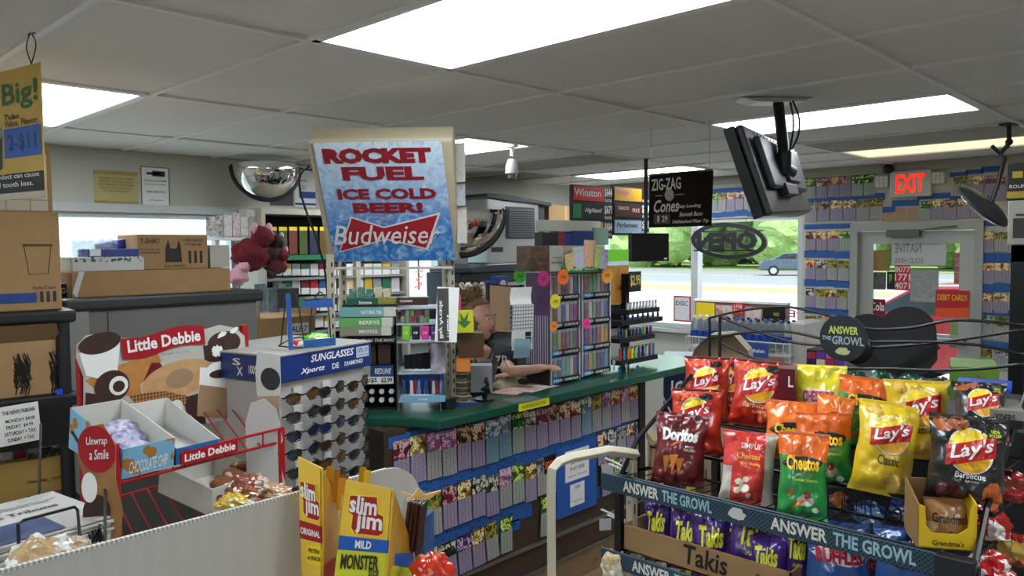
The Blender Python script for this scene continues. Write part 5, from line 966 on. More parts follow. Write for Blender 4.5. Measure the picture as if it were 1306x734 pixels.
wallpaper('dark framed poster on the back wall behind the convex mirror', (344, 216, 374, 262), M('#2c2e34', .5), [('AGE LIMIT', .2, .3, .8, .4)], M('#6a6c70', .6))
# ================================================================ left side: cabinet, shelf unit, snack-cake rack, sunglasses stand
# ---- grey partition cabinet with cartons on it
f = FR(90, 3.2, 86, 388, 330, 700); a0 = H(90, 3.2, 86, 377).x; a1 = H(90, 3.2, 331, 377).x; zt = 1.615
t = T('metal_cabinet', 'tall grey cabinet with dark slab top behind the snack cake rack', 'cabinet', ((a0+a1)/2, 3.2, 0)); w = a1-a0
obj('body', MB().box(-w/2+.01, w/2-.01, .01, .5, 0, zt-.05), M('#6f6e6a', .5), t, bev=.004); obj('top_slab', MB().box(-w/2-.02, w/2+.015, -.015, .53, zt-.05, zt), M('#2f3031', .45), t, bev=.012)
obj('end_trim', MB().box(-w/2-.0, -w/2+.07, -.004, .012, 0, zt-.05), M('#8f8e88', .5), t); obj('seam', MB().box(-w/2+.14, -w/2+.144, .006, .011, 0, zt-.06), M('#4a4a48', .5), t)
def onbox(name, label, px, m, dp, d=3.25, words=None, tc=None, a=90, bev=.003, dx=0, zz=None):
    q = carton(name, label, px, d, m, 'box', dp, a, words, tc, dx, bev=bev); 
    if zz: q.location.z = zz
    return q
lb = onbox('long_carton', 'long low cardboard carton lying on the grey cabinet', (91, 344, 294, 375), CARD, .3, 3.24, zz=zt); obj('torn_flap', MB().flat([(-.30, 0), (-.27, .1), (-.29, .1), (-.315, .02)], PL, .003), M('#c8ccd0', .5), lb)
lz = zt+lb.children[0].dimensions.z
z1_ = FR(90, 3.26, 91, 344, 294, 375).h+zt
onbox('styrofoam_tray', 'white speckled foam tray box on the long carton, at left', (92, 326, 184, 344), M('#c4c6c0', .7, fn=lambda b: b.mix((b.noise(60, 3) > .56)*(b.z > .035), '#c6c8c2', '#3a4a48'), key='foam'), .15, 3.25, zz=z1_)
z2_ = z1_+FR(90, 3.25, 92, 326, 184, 344).h
b1 = onbox('blue_glove_box', 'flat blue carton with barcode label on the foam tray', (112, 317, 178, 327), M('#2a3a86', .45), .12, 3.27, zz=z2_); obj('barcode_label', MB().box(-.09, -.05, -.002, 0, .004, .03), WHITE, b1)
b2 = onbox('blue_glove_box', 'second blue carton leaning tilted behind the flat one', (128, 306, 172, 320), M('#30409a', .45), .05, 3.40, zz=z2_+.02); b2.rotation_euler = (0, -.2, 0)
onbox('tshirt_bag_box', 'brown carton printed with bag picture, standing on the long carton', (176, 299, 265, 343), CARD, .22, 3.27, words=[('T-SHIRT', .03, .74, .31, .88), ('1000 BAGS', .64, .8, .93, .88), ('1/6 Barrel', .66, .68, .9, .76), ('BLACK UNPRINTED', .36, .06, .66, .12), ('PLASTIC CARRY OUT', .03, .55, .3, .6), ('SHOPPING BAGS', .03, .46, .3, .51)], tc=M('#2c2118', .6), zz=z1_)
tb_ = bpy.data.objects['tshirt_bag_box']; fw = FR(90, 3.27, 176, 299, 265, 343); obj('printed_bag_picture', MB().flat([((.37-.5)*fw.w, fw.h*.2), (.61*fw.w-.5*fw.w, fw.h*.2), (.6*fw.w-.5*fw.w, fw.h*.62), (.57*fw.w-.5*fw.w, fw.h*.85), (.54*fw.w-.5*fw.w, fw.h*.6), (.45*fw.w-.5*fw.w, fw.h*.6), (.42*fw.w-.5*fw.w, fw.h*.85), (.38*fw.w-.5*fw.w, fw.h*.62)], PL, .001), M('#1c1a18', .6), tb_)
q = MB(); q.rect(.67*fw.w-.5*fw.w, fw.h*.16, .93*fw.w-.5*fw.w, fw.h*.52, PL, .0005); obj('barcode_patch', q, M('#2c2118', .6, fn=lambda b: b.mix(((b.x*260).sin() > 0), '#241a12', '#a07c54'), key='bar2'), tb_)
onbox('open_white_carton', 'tall white open carton with pale back at the right end of the cabinet top', (268, 315, 293, 344), M('#b4b0a4', .6), .08, 3.30, zz=z1_)
pf_ = FR(90, 3.34, 92, 306, 150, 327); o = obj('plastic_wrap', MB().sheet(26, 12, lambda u, v: ((u-.5)*pf_.w, -.02*mnoise.noise(Vector((u*9, v*6, 2))), v*pf_.h*(1.05+.5*mnoise.noise(Vector((u*5, 0, 1)))))), M('#d0d4d8', .15, alpha=.55), None, (pf_.c.x, pf_.c.y, z2_), 0, smooth='all'); tag(o, 'crumpled clear plastic wrap bunched behind the blue cartons', 'plastic wrap')
onbox('blue_poster_box', 'narrow blue carton with white letters behind the tall cup carton', (70, 328, 91, 346), M('#1c2a5a', .5), .1, 3.3, words=[('EGO', .1, .3, .9, .7)], zz=zt)
# ---- black plastic shelving unit
SA = 84; SHD = 3.0
sh = FR(SA, SHD, 4, 410, 100, 734); zt2 = H(SA, SHD, 60, 396).z; c0 = H(SA, SHD, 98, 400); rz = math.radians(SA-90); bk = M('#15171a', .5)
t = T('shelf_unit', 'black plastic shelving unit at the left holding cartons and newspapers', 'shelf', (c0.x, c0.y, 0), rz)
def shelf(z, th=.045): return obj('shelf_board', MB().box(-.9, 0, 0, .42, z-th, z), bk, t, bev=.012)
zs2 = H(SA, SHD+.03, 30, 506).z; zs3 = H(SA, SHD+.05, 30, 643).z
for z in (zt2, zs2, zs3, .5, .12): shelf(z)
for x in (-.04, -.86):
    for y in (.03, .38): obj('leg', MB().cyl((x, y, 0), (x, y, zt2-.02), .022, 14), bk, t, smooth=True)
def onshelf(name, label, px, z, m, dp, yy=.03, words=None, tc=None, cat='box', part='carton', bev=.003, grp=None):
    f = FR(SA, SHD+yy, *px); q = T(name, label, cat, (f.c.x, f.c.y, z+.001), f.rz, grp); obj(part, MB().box(-f.w/2, f.w/2, 0, dp, 0, f.c.z+f.h-z), m, q, bev=bev)
    if words: jtext([(s, (x0-.5)*f.w, z0*f.h, (x1-.5)*f.w, z1*f.h) for s, x0, z0, x1, z1 in words], tc or BLACK, q, e=.001)
    return q, f
def onshelf2(name, label, px, z, m, dp, yy=.03, words=None, tc=None, cat='box', part='carton', bev=.003, grp=None):
    return onshelf(name, label, px, FR(SA, SHD+yy, *px).c.z, m, dp, yy, words, tc, cat, part, bev, grp)
q, f = onshelf('cup_carton', 'large brown carton printed with a paper cup outline on the shelf unit top', (-60, 270, 77, 392), zt2, CARD, .34, .04, words=[('PerfecTouch', .72, .22, .94, .26), ('20 oz Insulated', .72, .17, .92, .20), ('Paper Hot Cup', .72, .13, .91, .16)], tc=M('#5a4028', .7))
cupx = f.w*.28; h = f.c.z+f.h-zt2
cup = MB().tube([(cupx-.04, -.001, h*.66), (cupx+.04, -.001, h*.66), (cupx+.028, -.001, h*.37), (cupx-.028, -.001, h*.37), (cupx-.04, -.001, h*.66)], .0012, 4).box(cupx-.043, cupx+.043, -.002, 0, h*.655, h*.675)
obj('cup_drawing', cup, M('#4a3420', .7), q); obj('blue_band', MB().box(-f.w/2, f.w*.25, -.0015, 0, h*.08, h*.18), M('#1f3f80', .6), q); obj('barcode_band', MB().box(f.w*.27, f.w*.46, -.0015, 0, h*.08, h*.19), M('#3a3028', .6, fn=lambda b: b.mix(((b.x*330).sin() > .1), '#2a2420', '#8f7a5c'), key='bar3'), q)
q.location.x -= 0; top_z = zt2+h
q, f = onshelf('photo_board', 'tall carton with brick-pattern photo face standing on the cup carton', (-60, 186, 66, 268), top_z, M('#a88a5c', .7), .06, .16); f_ = f
obj('photo_print', MB().rect(-f.w/2, .01, f.w/2-.015, top_z*0+f.h-.012, PL, .001), M('#c8c0b4', .5, fn=lambda b: b.mix(((b.x*14).frac() < .06).mx((b.z*22).frac() < .08), b.mix(b.noise(5, 3), '#c4bcae', '#e2ddd4'), '#a89c8c'), key='brk'), q)
q, f = onshelf('scribbled_carton', 'open brown carton with black marker scribbles on the second shelf', (-50, 437, 79, 508), zs2, CARD, .3, .03); h = f.c.z+f.h-zs2
scr = MB(); r_ = random.Random(3)
for k in range(170):
    x = r_.choice([r_.uniform(.0, f.w*.2), r_.uniform(f.w*.28, f.w*.46)]); z = r_.uniform(.3, .8)*h; 
    if abs(x-f.w*.26) < .03: continue
    scr.tube([(x, -.001, z), (x+.008, -.002, z-.03), (x+.002, -.001, z-.05*r_.random()-.02)], .0016, 4)
obj('marker_scribbles', scr, M('#1c1814', .7), q, kind='stuff')
for s_ in (0, 1): obj('carton_flap', MB().add([(-f.w/2, s_*.3, h), (f.w/2, s_*.3, h), (f.w/2-.02, s_*.3-.05+s_*.12, h+.06), (-f.w/2, s_*.3-.05+s_*.12, h+.06)], [(0, 1, 2, 3)]), CARDD, q)
q, f = onshelf2('newspaper_sign', 'white newspaper price sheet taped to the black shelf edge', (-10, 516, 53, 566), 0, WHITE, .002, -.03, words=[('THE NEWS TRIBUNE', .25, .78, .92, .88), ('MONDAY $4.00', .3, .56, .9, .66), ('FRIDAY  $4.99', .3, .4, .85, .5), ('SATURDAY + TAX', .25, .24, .9, .34), ('SUNDAY  + TAX', .3, .08, .85, .18)], cat='sign', part='sheet')
q.location.z = FR(SA, SHD-.03, -10, 516, 53, 566).c.z; q.rotation_euler[1] = -.06; 
q, f = onshelf2('black_panel', 'black plastic bin front behind the newspaper price sheet', (-50, 512, 92, 575), 1.02, M('#0f1012', .4), .02, .0, cat='panel', part='panel'); obj('blue_tape_bit', MB().box(f.w*.36, f.w*.42, -.002, 0, .17, .19), M('#1c3fc8', .5), q)
q, f = onshelf('yellow_carton', 'yellowish brown carton with printed icons on the lower shelf', (-50, 590, 86, 645), zs3, M('#9a7c34', .8, fn=lambda b: b.mix(b.noise(5, 3), '#8d7434', '#b08c4a'), key='ycar'), .25, .05, words=[('STORE IN COOL PLACE', .6, .45, .8, .52), ('THIS WAY UP', .85, .45, .97, .52), ('D GHOST', .6, .03, .95, .18)])

ic = MB(); 
for k in range(4): x = f.w*(.12+.1*k); ic.box(x, x+.02, -.002, 0, .15, .17)
obj('icon_print', ic, M('#1c1810', .7), q)
for j in range(5):
    q, f = onshelf('cup_sleeve_stack', 'stack of foam cups, %s from the left above the yellow carton' % ORD[j], (2+j*17, 570, 16+j*17, 590), FR(SA, SHD+.13, 0, 570, 10, 590).c.z, [M('#b8b8b4', .5), M('#8a1c24', .4), M('#a8a8a4', .5), M('#3c3c3c', .4), M('#26262a', .4)][j], .05, .1, cat='cups', part='cup_stack')

p = D(70, 650, 1.75); rn = FR(80, H(80, 1, 0, 0).x*0+1.95, 0, 600, 110, 700)
t = T('newspaper_stack', 'stack of newspapers with dark pictures lying on the wire rack', 'newspaper', D(38, 682, 1.85), .12)
pap = M('#c8c6c0', .8, fn=lambda b: b.mix((b.noise(3, 2) > .5)*((b.y*110).frac() < .3), '#c4c2bc', '#8a8884'), key='news')
for k in range(5): obj('newspaper_copy', MB().box(-.2, .13, -.15, .17, k*.009, k*.009+.007), pap, t, rot=(0, 0, .03*(-1)**k), bev=.002)
pic = MB().add([(-.2, -.15, .0455), (.02, -.15, .0455), (.02, -.02, .0455), (-.2, -.02, .0455)], [(0, 1, 2, 3)]); obj('front_picture', pic, M('#26304c', .6, fn=lambda b: b.mix(b.noise(14, 3), '#5a6a98', '#181c2a'), key='npic'), t)
text('News Tribune', -.12, .03, .08, .055, BLACK, t, fn=lambda x, z, e: (x, z, .0455), name='masthead')
jtext([('SATURDAY SPORTS SECTION', -.05, .1, .1, .108), ('FREE WEEKEND GUIDE', -.05, .085, .08, .093)], BLACK, t, fn=lambda x, z, e: (x, z, .0455))
t = T('wire_basket', 'black wire newspaper rack with loop handle in front of the newspapers', 'rack', D(60, 690, 1.7)); bo = Vector(t.location); wr = lambda pts, nm='wire': obj(nm, MB().tube([D(*q)-bo for q in pts], .0035, 6), BLACK, t, smooth=True)
wr([(24, 695, 1.62), (23, 668, 1.62), (30, 663, 1.64), (95, 646, 1.78), (99, 650, 1.8), (103, 695, 1.78)], 'front_loop'); wr([(92, 550, 2.0), (112, 584, 1.95), (134, 625, 1.85), (134, 690, 1.8)], 'side_wire'); wr([(112, 584, 1.95), (112, 690, 1.95)], 'side_wire'); wr([(52, 540, 2.2), (50, 640, 2.1)], 'back_wire')
for k in range(4): wr([(103+k*7, 660+k*3, 1.85), (118+k*5, 690, 1.8), (128, 668+k*6, 1.82)], 'lattice_wire')
def crinkle(name, label, x, y, dep, r, col=('#c8b89a', '#d8d4cc'), cat='wrapper', sq=.5, seed=0):
    c = D(x, y, dep); R0 = r/FPX*dep; o = obj(name, MB().ball((0, 0, 0), (R0, R0*.8, R0*sq), 30, 20, lambda d: 1+.35*mnoise.noise(d*2.3+Vector((seed, 0, 0)))+.16*abs(mnoise.noise(d*7+Vector((seed, 3, 0))))), M(col[0], .15, fn=lambda b: b.mix((b.noise(14, 4) > .52), col[0], col[1]), key='cr'+col[0]+col[1], coat=.8), None, c, seed, smooth=''); return tag(o, label, cat)
crinkle('wrapped_bundle', 'clear plastic wrapped bundle of paper at the bottom left corner', 50, 712, 1.55, 42, ('#b89a70', '#d8d8d4'), 'bundle', .6, 1); crinkle('wrapped_bundle', 'smaller clear plastic wrapped bundle beside the bottom left one', 92, 700, 1.6, 24, ('#b8a488', '#d0d0cc'), 'bundle', .6, 2)
# ---- hanging tobacco sign
hs = FR(0, .735, -40, 92, 54, 262); bp = Vector((.735, H(0, .735, 54, 160).y, 0)); zt_ = H(0, .735, 53, 78).z; zb_ = H(0, .735, 57, 251).z; wS = .60; hS = zt_-zb_
aS = math.radians(102-180); t = T('hanging_sign', 'yellow hanging tobacco sign with cans, big lettering and black warning strip', 'sign', (bp.x-math.cos(aS)*wS/2, bp.y-math.sin(aS)*wS/2, zb_), aS)
obj('board', MB().box(-wS/2, wS/2, 0, .004, 0, hS), M('#c8a032', .45, fn=lambda b: b.mix(b.noise(4, 3), '#b88c28', '#e0c060'), key='tsign'), t, rot=(0, 0, 0))
hS1 = hS
obj('warning_strip', MB().rect(-wS/2, .02, wS/2, .02+hS*.15, PL, .001), M('#16181c', .5), t); obj('blue_price_patch', MB().rect(wS*.12, hS*.32, wS*.485, hS*.55, PL, .0015), M('#2f62b8', .5), t); obj('bottom_edge', MB().rect(-wS/2, 0, wS/2, .02, PL, .001), M('#c8c0b0', .5), t)
jtext([('Big!', wS*.12, hS*.68, wS*.47, hS*.9, 1), ('Tubs.', wS*.13, hS*.615, wS*.3, hS*.66, 2), ('Value. Flavor.', wS*.13, hS*.56, wS*.47, hS*.61, 2), ('WARNING: This product can cause', -wS*.5, .03+hS*.075, wS*.46, .03+hS*.125, 0), ('gum disease and tooth loss.', -wS*.4, .03+hS*.01, wS*.4, .03+hS*.06, 0), ('2-$11', wS*.16, hS*.36, wS*.44, hS*.5, 3)], [WHITE, M('#2f6a3c', .5), M('#5a3a14', .5), M('#1c3f80', .5)], t, e=.0025)
can = MB()
can.flat([(-wS*.13, hS*.24), (wS*.09, hS*.24), (wS*.1, hS*.5), (-wS*.14, hS*.5)], PL, .0015); obj('printed_can', can, M('#122a1e', .4), t); obj('can_lid', MB().ell(-wS*.02, hS*.5, wS*.12, hS*.03, PL, .0018).rect(-wS*.14, hS*.505, wS*.1, hS*.56, PL, .0016).ell(-wS*.02, hS*.56, wS*.12, hS*.025, PL, .0022), M('#6a8a8a', .3), t); text('Seabold', -wS*.09, hS*.3, wS*.07, hS*.37, WHITE, t, shear=.3, e=.003)
obj('printed_can', MB().flat([(-wS*.36, hS*.3), (-wS*.16, hS*.3), (-wS*.02, hS*.62), (-wS*.24, hS*.64)], PL, .0008), M('#7a3a2c', .4), t)
lp = MB().tube(spline([Vector(v) for v in [(wS*.42, 0, hS), (wS*.38, 0, hS+.05), (wS*.40, 0, hS+.08), (wS*.45, 0, hS+.11), (wS*.40, 0, CEIL-zb_)]])+[], .0018, 5).tube(spline([Vector(v) for v in [(wS*.42, 0, hS), (wS*.47, 0, hS+.05), (wS*.45, 0, hS+.08), (wS*.40, 0, hS+.11), (wS*.46, 0, CEIL-zb_)]]), .0018, 5); obj('wire_hook', lp, BLACK, t)
# ---- red wire rack of snack cakes
A0 = Vector((.735, 2.165, 0)); rz = math.atan2(.08, .53); t = T('snack_cake_rack', 'red wire snack cake rack with printed header board and side cards', 'rack', A0, rz); rw, rd = .535, .37
redm = M('#a3131f', .35)
def lq(p): p = Vector(p)-A0; c_, s_ = math.cos(-rz), math.sin(-rz); return Vector((p.x*c_-p.y*s_, p.x*s_+p.y*c_, p.z))
def PLq(x, y, ly):                        # pixel -> rack-local (x, z) on the plane local y = ly
    n = Vector((-math.sin(rz), math.cos(rz), 0)); r_ = ray(x, y); k_ = (n.dot(A0-CAMPOS)+ly)/r_.dot(n); q = lq(CAMPOS+r_*k_); return q.x, q.z
zU = PLq(148, 570, 0)[1]; zR = PLq(358, 545, 0)[1]
XR0, XR1 = PLq(108, 480, rd)[0], PLq(316, 450, rd)[0]
for x, y, z in [(0, 0, 1.285), (rw, 0, 1.225), (XR0, rd+.02, 1.50), (XR1, rd+.02, 1.52)]: obj('upright', MB().box(x-.012, x+.012, y-.012, y+.012, 0, z), redm, t, bev=.003)
def tier(z0, z1, nm):
    a = obj(nm, MB().tube([(0, 0, z0), (rw, 0, z0), (XR1, rd, z1), (XR0, rd, z1)], .005, 6, True), redm, t, smooth=True)
    for k in range(11): x = rw*(k+.5)/11; obj('shelf_wire', MB().cyl((x, 0, z0), (XR0+(XR1-XR0)*(k+.5)/11, rd, z1), .003, 5), redm, a)
    obj('front_rail', MB().cyl((0, -.005, z0+.045), (rw, -.005, z0+.045), .0045, 6), redm, a)
    for k in range(4): x = rw*(k+.5)/4; obj('rail_stay', MB().cyl((x, -.003, z0), (x, -.005, z0+.045), .003, 5), redm, a)
    return a
tier(1.175, 1.235, 'wire_shelf'); tier(.965, 1.02, 'wire_shelf'); tier(.70, .76, 'wire_shelf')
obj('side_brace', MB().cyl((0, 0, .72), (XR0, rd, .95), .005, 6), redm, t); obj('side_brace', MB().cyl((rw, 0, .75), (XR1, rd, 1.05), .005, 6), redm, t)
# banner on the upper front rail
fb = [PLq(231, 577, -.012), PLq(303, 558, -.012), PLq(303, 575, -.012), PLq(231, 593, -.012)]
bn = obj('rail_banner', MB().prism([fb[3], fb[2], fb[1], fb[0]], -.014, -.010), redm, t)
bw = lambda x, z, e=0: ((1-x)*((1-z)*fb[3][0]+z*fb[0][0])+x*((1-z)*fb[2][0]+z*fb[1][0]), -.014-e, (1-x)*((1-z)*fb[3][1]+z*fb[0][1])+x*((1-z)*fb[2][1]+z*fb[1][1]))
text('Little Debbie', .05, .2, .95, .8, WHITE, bn, fn=bw, e=.001, bold=.03)
# header board: everything printed on it is laid out in its own plane
hb = lambda px, py: PLq(px, py, rd)
outl = [hb(*q) for q in [(107, 575), (107, 480), (97, 455), (98, 440), (110, 428), (135, 423), (152, 430), (175, 432), (200, 428), (230, 418), (256, 415), (262, 420), (280, 414), (300, 418), (311, 428), (312, 442), (306, 470), (306, 530), (210, 552)]]
bd = obj('header_board', MB().prism(outl, rd-.004, rd+.004), M('#b8b4ac', .5), t)
bf = lambda x, z, e=0: (x, rd-.004-e, z)
def PP(lst): return [hb(*q) for q in lst]
aw = MB()
mats = [M('#a0632c', .5, fn=lambda b: b.mix(b.noise(25, 4, dist=1), '#a8682c', '#c88f52'), key='pie'), M('#2f1c16', .45, fn=lambda b: b.mix(b.noise(30, 4), '#201210', '#4a2e24'), key='choc'), WHITE, M('#6a1418', .4), M('#b48a5c', .5, fn=lambda b: b.mix(b.noise(9, 4, dist=2), '#a87848', '#d4ac7c'), key='roll'), M('#8a5a30', .5, fn=lambda b: b.mix(((b.x*90).frac() < .3).mx((b.z*90).frac() < .3), '#5a3418', '#b07c42'), key='waf'), redm, M('#9c8060', .6), M('#dcd8d0', .6)]
aw.mi = 0; aw.flat(PP([(107, 485), (150, 465), (200, 450), (205, 460), (178, 490), (180, 505), (165, 505), (125, 500)]), bf, .0006)
aw.mi = 3; aw.flat(PP([(192, 462), (203, 462), (208, 470), (196, 480), (190, 500), (182, 503), (182, 485)]), bf, .0010)
aw.mi = 4; c_ = hb(228, 482); e_ = hb(268, 470); aw.ell(*c_, (e_[0]-c_[0])*1.12, .060, bf, .0014, rot=.12)
aw.mi = 0; 
aw.mi = 7; aw.ell(c_[0], c_[1], .05, .032, bf, .0018, rot=.12)
aw.mi = 5; aw.flat(PP([(163, 503), (210, 498), (238, 505), (236, 515), (175, 522)]), bf, .0016)
aw.mi = 1; aw.flat(PP([(232, 507), (256, 500), (262, 540), (240, 540)]), bf, .0012); aw.ell(*hb(230, 510), .024, .02, bf, .0011)
aw.mi = 8; aw.ell(*hb(224, 519), .024, .026, bf, .002)
aw.mi = 2; aw.flat(PP([(250, 530), (254, 468), (300, 470), (305, 535)]), bf, .0022); aw.mi = 7; aw.flat(PP([(250, 530), (253, 490), (302, 496), (305, 535)]), bf, .0026)
aw.mi = 2; aw.ell(*hb(279, 470), .054, .027, bf, .003, rot=-.02); aw.mi = 1; aw.ell(*hb(279, 476), .042, .015, bf, .0036, rot=-.02)
aw.mi = 1; aw.ell(*hb(285, 437), .066, .042, bf, .0012); aw.flat(PP([(258, 440), (300, 440), (296, 463), (260, 460)]), bf, .0011)
aw.mi = 2; aw.ell(*hb(276, 447), .022, .02, bf, .002, wob=.2, seed=3); aw.ell(*hb(282, 426), .02, .008, bf, .002, rot=.4, wob=.2, seed=4); aw.ell(*hb(297, 421), .018, .008, bf, .0021, rot=.4, wob=.2, seed=5)
aw.mi = 2; aw.flat(PP([(100, 450), (152, 436), (148, 478), (122, 482), (108, 478)]), bf, .002); aw.mi = 1; aw.ell(*hb(126, 437), .065, .032, bf, .003, rot=.15)
aw.mi = 1; aw.ell(*hb(142, 492), .055, .05, bf, .0024); aw.mi = 2; aw.ell(*hb(150, 491), .030, .03, bf, .003); aw.mi = 1; aw.ell(*hb(150, 492), .019, .018, bf, .0034); aw.mi = 1; aw.flat(PP([(108, 500), (140, 505), (145, 550), (108, 560)]), bf, .0022); aw.mi = 2; aw.ell(*hb(130, 522), .01, .01, bf, .003)
obj('printed_artwork', aw, mats, bd)
rb = quadfn(Vector((*[hb(155, 457)[0]], rd-.004, hb(155, 457)[1])), Vector((hb(260, 438)[0], rd-.004, hb(260, 438)[1])), Vector((hb(152, 430)[0], rd-.004, hb(152, 430)[1])), Vector((hb(258, 414)[0], rd-.004, hb(258, 414)[1])), Vector((0, -1, 0)))
wv = lambda u, v: (u, v+.13*math.sin(u*2*PI+.3)*-1)
rib = obj('red_ribbon', MB().sheet(20, 2, lambda u, v: rb(*wv(u, v), .005)), redm, bd); text('Little Debbie', .06, .22, .94, .82, WHITE, rib, fn=rb, e=.0065, bold=.03, warp=None, seg=.2); rib.children[0].name = 'lettering'
for v in rib.children[0].data.vertices: pass
text('Single Serves', hb(205, 448)[0], hb(205, 453)[1], hb(240, 448)[0], hb(240, 446)[1], M('#8a8a8a', .6), bd, fn=bf, e=.002)
# side cards
sl = MB().prism([(0, 0), (.30, 0), (.34, .12), (.30, .25), (.28, .40), (.12, .46), (.02, .38), (-.02, .2)], -.003, .003)
z_ = PLq(125, 700, 0)[1]
def sidecard(x, label): pass
cd = FR(55, 1.98, 100, 540, 156, 700); ccl = obj('side_card', MB().prism([(-cd.w*.35, 0), (cd.w*.4, 0), (cd.w*.48, cd.h*.3), (cd.w*.35, cd.h*.55), (cd.w*.38, cd.h*.82), (cd.w*.1, cd.h), (-cd.w*.3, cd.h*.97), (-cd.w*.5, cd.h*.75), (-cd.w*.3, cd.h*.5), (-cd.w*.45, cd.h*.25)], 0, .004), M('#8a5c34', .5, fn=lambda b: b.mix(b.noise(7, 4, dist=1), '#3a2018', '#c89258'), key='sidec'), t)
ccl.matrix_parent_inverse = Matrix.Identity(4); ccl.location = lq(cd.c); ccl.rotation_euler = (0, 0, cd.rz-rz)
art_ = MB(); art_.mi = 0; art_.ell(-cd.w*.05, cd.h*.80, cd.w*.42, cd.h*.19, PL, .001, rot=.2); art_.mi = 1; art_.ell(-cd.w*.25, cd.h*.5, cd.w*.18, cd.h*.12, PL, .0012); art_.mi = 1; art_.ell(0, cd.h*.12, cd.w*.2, cd.h*.12, PL, .0012); art_.mi = 2; art_.ell(-cd.w*.1, cd.h*.3, cd.w*.32, cd.h*.14, PL, .0011); obj('printed_artwork', art_, [redm, WHITE, mats[1]], ccl)
jtext([('Unwrap', -cd.w*.28, cd.h*.82, cd.w*.2, cd.h*.9), ('a Smile', -cd.w*.22, cd.h*.72, cd.w*.22, cd.h*.8)], WHITE, ccl, e=.003, shear=.15, bold=.01)
fc = FR(62, D(340, 570, 2.47).xy.dot(Vector((math.cos(math.radians(62)), math.sin(math.radians(62))))), 314, 508, 364, 650)
cr_ = obj('side_card', MB().prism([(-fc.w*.5, 0), (fc.w*.5, 0), (fc.w*.5, fc.h*.2), (fc.w*.3, fc.h*.5), (fc.w*.45, fc.h*.62), (fc.w*.3, fc.h*.9), (0, fc.h), (-fc.w*.35, fc.h*.97), (-fc.w*.5, fc.h*.8)], 0, .004), M('#b4b2ae', .5), t); cr_.location = lq(fc.c); cr_.rotation_euler = (0, 0, fc.rz-rz)
fc = FR(50, D(340, 490, 2.5).xy.dot(Vector((math.cos(math.radians(50)), math.sin(math.radians(50))))), 326, 448, 358, 540)
cr2 = obj('side_card', MB().prism([(-fc.w*.4, 0), (fc.w*.35, 0), (fc.w*.5, fc.h*.55), (fc.w*.5, fc.h*.95), (-fc.w*.4, fc.h), (-fc.w*.5, fc.h*.7)], 0, .004), M('#b8aa98', .5, fn=lambda b: b.mix((b.z > .09), '#a88a6a', '#c4c2bc'), key='sidc2'), t); cr2.location = lq(fc.c); cr2.rotation_euler = (0, 0, fc.rz-rz); obj('printed_artwork', MB().ell(fc.w*.1, fc.h*.62, fc.w*.38, fc.h*.16, PL, .001, rot=.3), M('#2c2c2e', .4), cr2)
# open cake cartons on the rack
def openbox(name, label, x0, x1, y0, y1, z, h0, h1, matf, ins, parentless=True, tilt=.16, rot=0):
    loc = A0+Vector((math.cos(rz)*x0-math.sin(rz)*y0, math.sin(rz)*x0+math.cos(rz)*y0, z)); q = T(name, label, 'box', loc, (tilt, 0, rz+rot)); w_, d_ = x1-x0, y1-y0; th = .003
    obj('box_base', MB().box(0, w_, 0, d_, 0, th), ins, q); obj('front_wall', MB().box(0, w_, 0, th, 0, h0), matf, q); obj('back_wall', MB().box(0, w_, d_-th, d_, 0, h1), ins, q)
    for x in (0, w_-th): obj('side_wall', MB().add([(x, 0, 0), (x+th, 0, 0), (x+th, d_, 0), (x, d_, 0), (x, 0, h0), (x+th, 0, h0), (x+th, d_, h1), (x, d_, h1)], [(0,3,2,1),(4,5,6,7),(0,1,5,4),(1,2,6,5),(2,3,7,6),(3,0,4,7)]), ins if x else matf, q)
    return q
wi = M('#d4d2c8', .6); cookb = M('#6fa8c8', .5, fn=lambda b: b.mix((b.vor(26) < .42), '#7ab4d4', '#a87434'), key='cookb')
q = openbox('cookie_carton', 'open blue chip cookie carton on the upper rack shelf', .015, .165, -.005, .28, 1.185, .085, .12, cookb, wi); text('CHOCOLATE CHIP', .02, .01, .13, .045, WHITE, q, fn=lambda x, z, e: (x, -e, z), e=.002)
for j in range(4): o = obj('cookie_pack', MB().ball((0, 0, 0), (.055, .030, .007), 16, 8, lambda d: 1+.12*mnoise.noise(d*4)), art(['#a8405a', '#5a6aa8', '#d8c8d0', '#7a2c3a'], 30), None, A0+Vector((.09, .035+.05*j, 1.215+.022*j)), (.9, .1, .1), smooth='all'); tag(o, 'small wrapped cookie pack, %s back in the blue carton' % ORD[j], 'snack pack', 'cookie packs in the carton')
q = openbox('white_carton_tray', 'empty white carton with blue front edge on the upper rack shelf', .17, .31, -.005, .28, 1.185, .05, .1, M('#1f6aa8', .5), wi); obj('emblem', MB().ell(.03, .025, .018, .018, PL, .001), redm, q)
q = openbox('bun_carton', 'white carton of honey buns on the lower rack shelf', .29, .50, .02, .26, 1.0, .085, .09, wi, wi, rot=.1)
text('BUN', .02, .02, .12, .06, M('#8a3a1c', .5), q, e=.002)
for j in range(3): o = obj('honey_bun', MB().ball((0, 0, 0), (.055, .045, .018), 16, 8, lambda d: 1+.18*mnoise.noise(d*3+Vector((j, 0, 0)))), M('#8a5230', .25, fn=lambda b: b.mix((b.noise(18, 3) > .55), '#8a5230', '#d8c8b8'), key='bun', coat=.6), None, A0+Vector((.36+.05*j, .10+.04*j, 1.075+.008*j)), (.3, .1, j), smooth='all'); tag(o, 'wrapped honey bun, %s from the left in the white carton' % ORD[j], 'snack cake', 'honey buns in the carton')
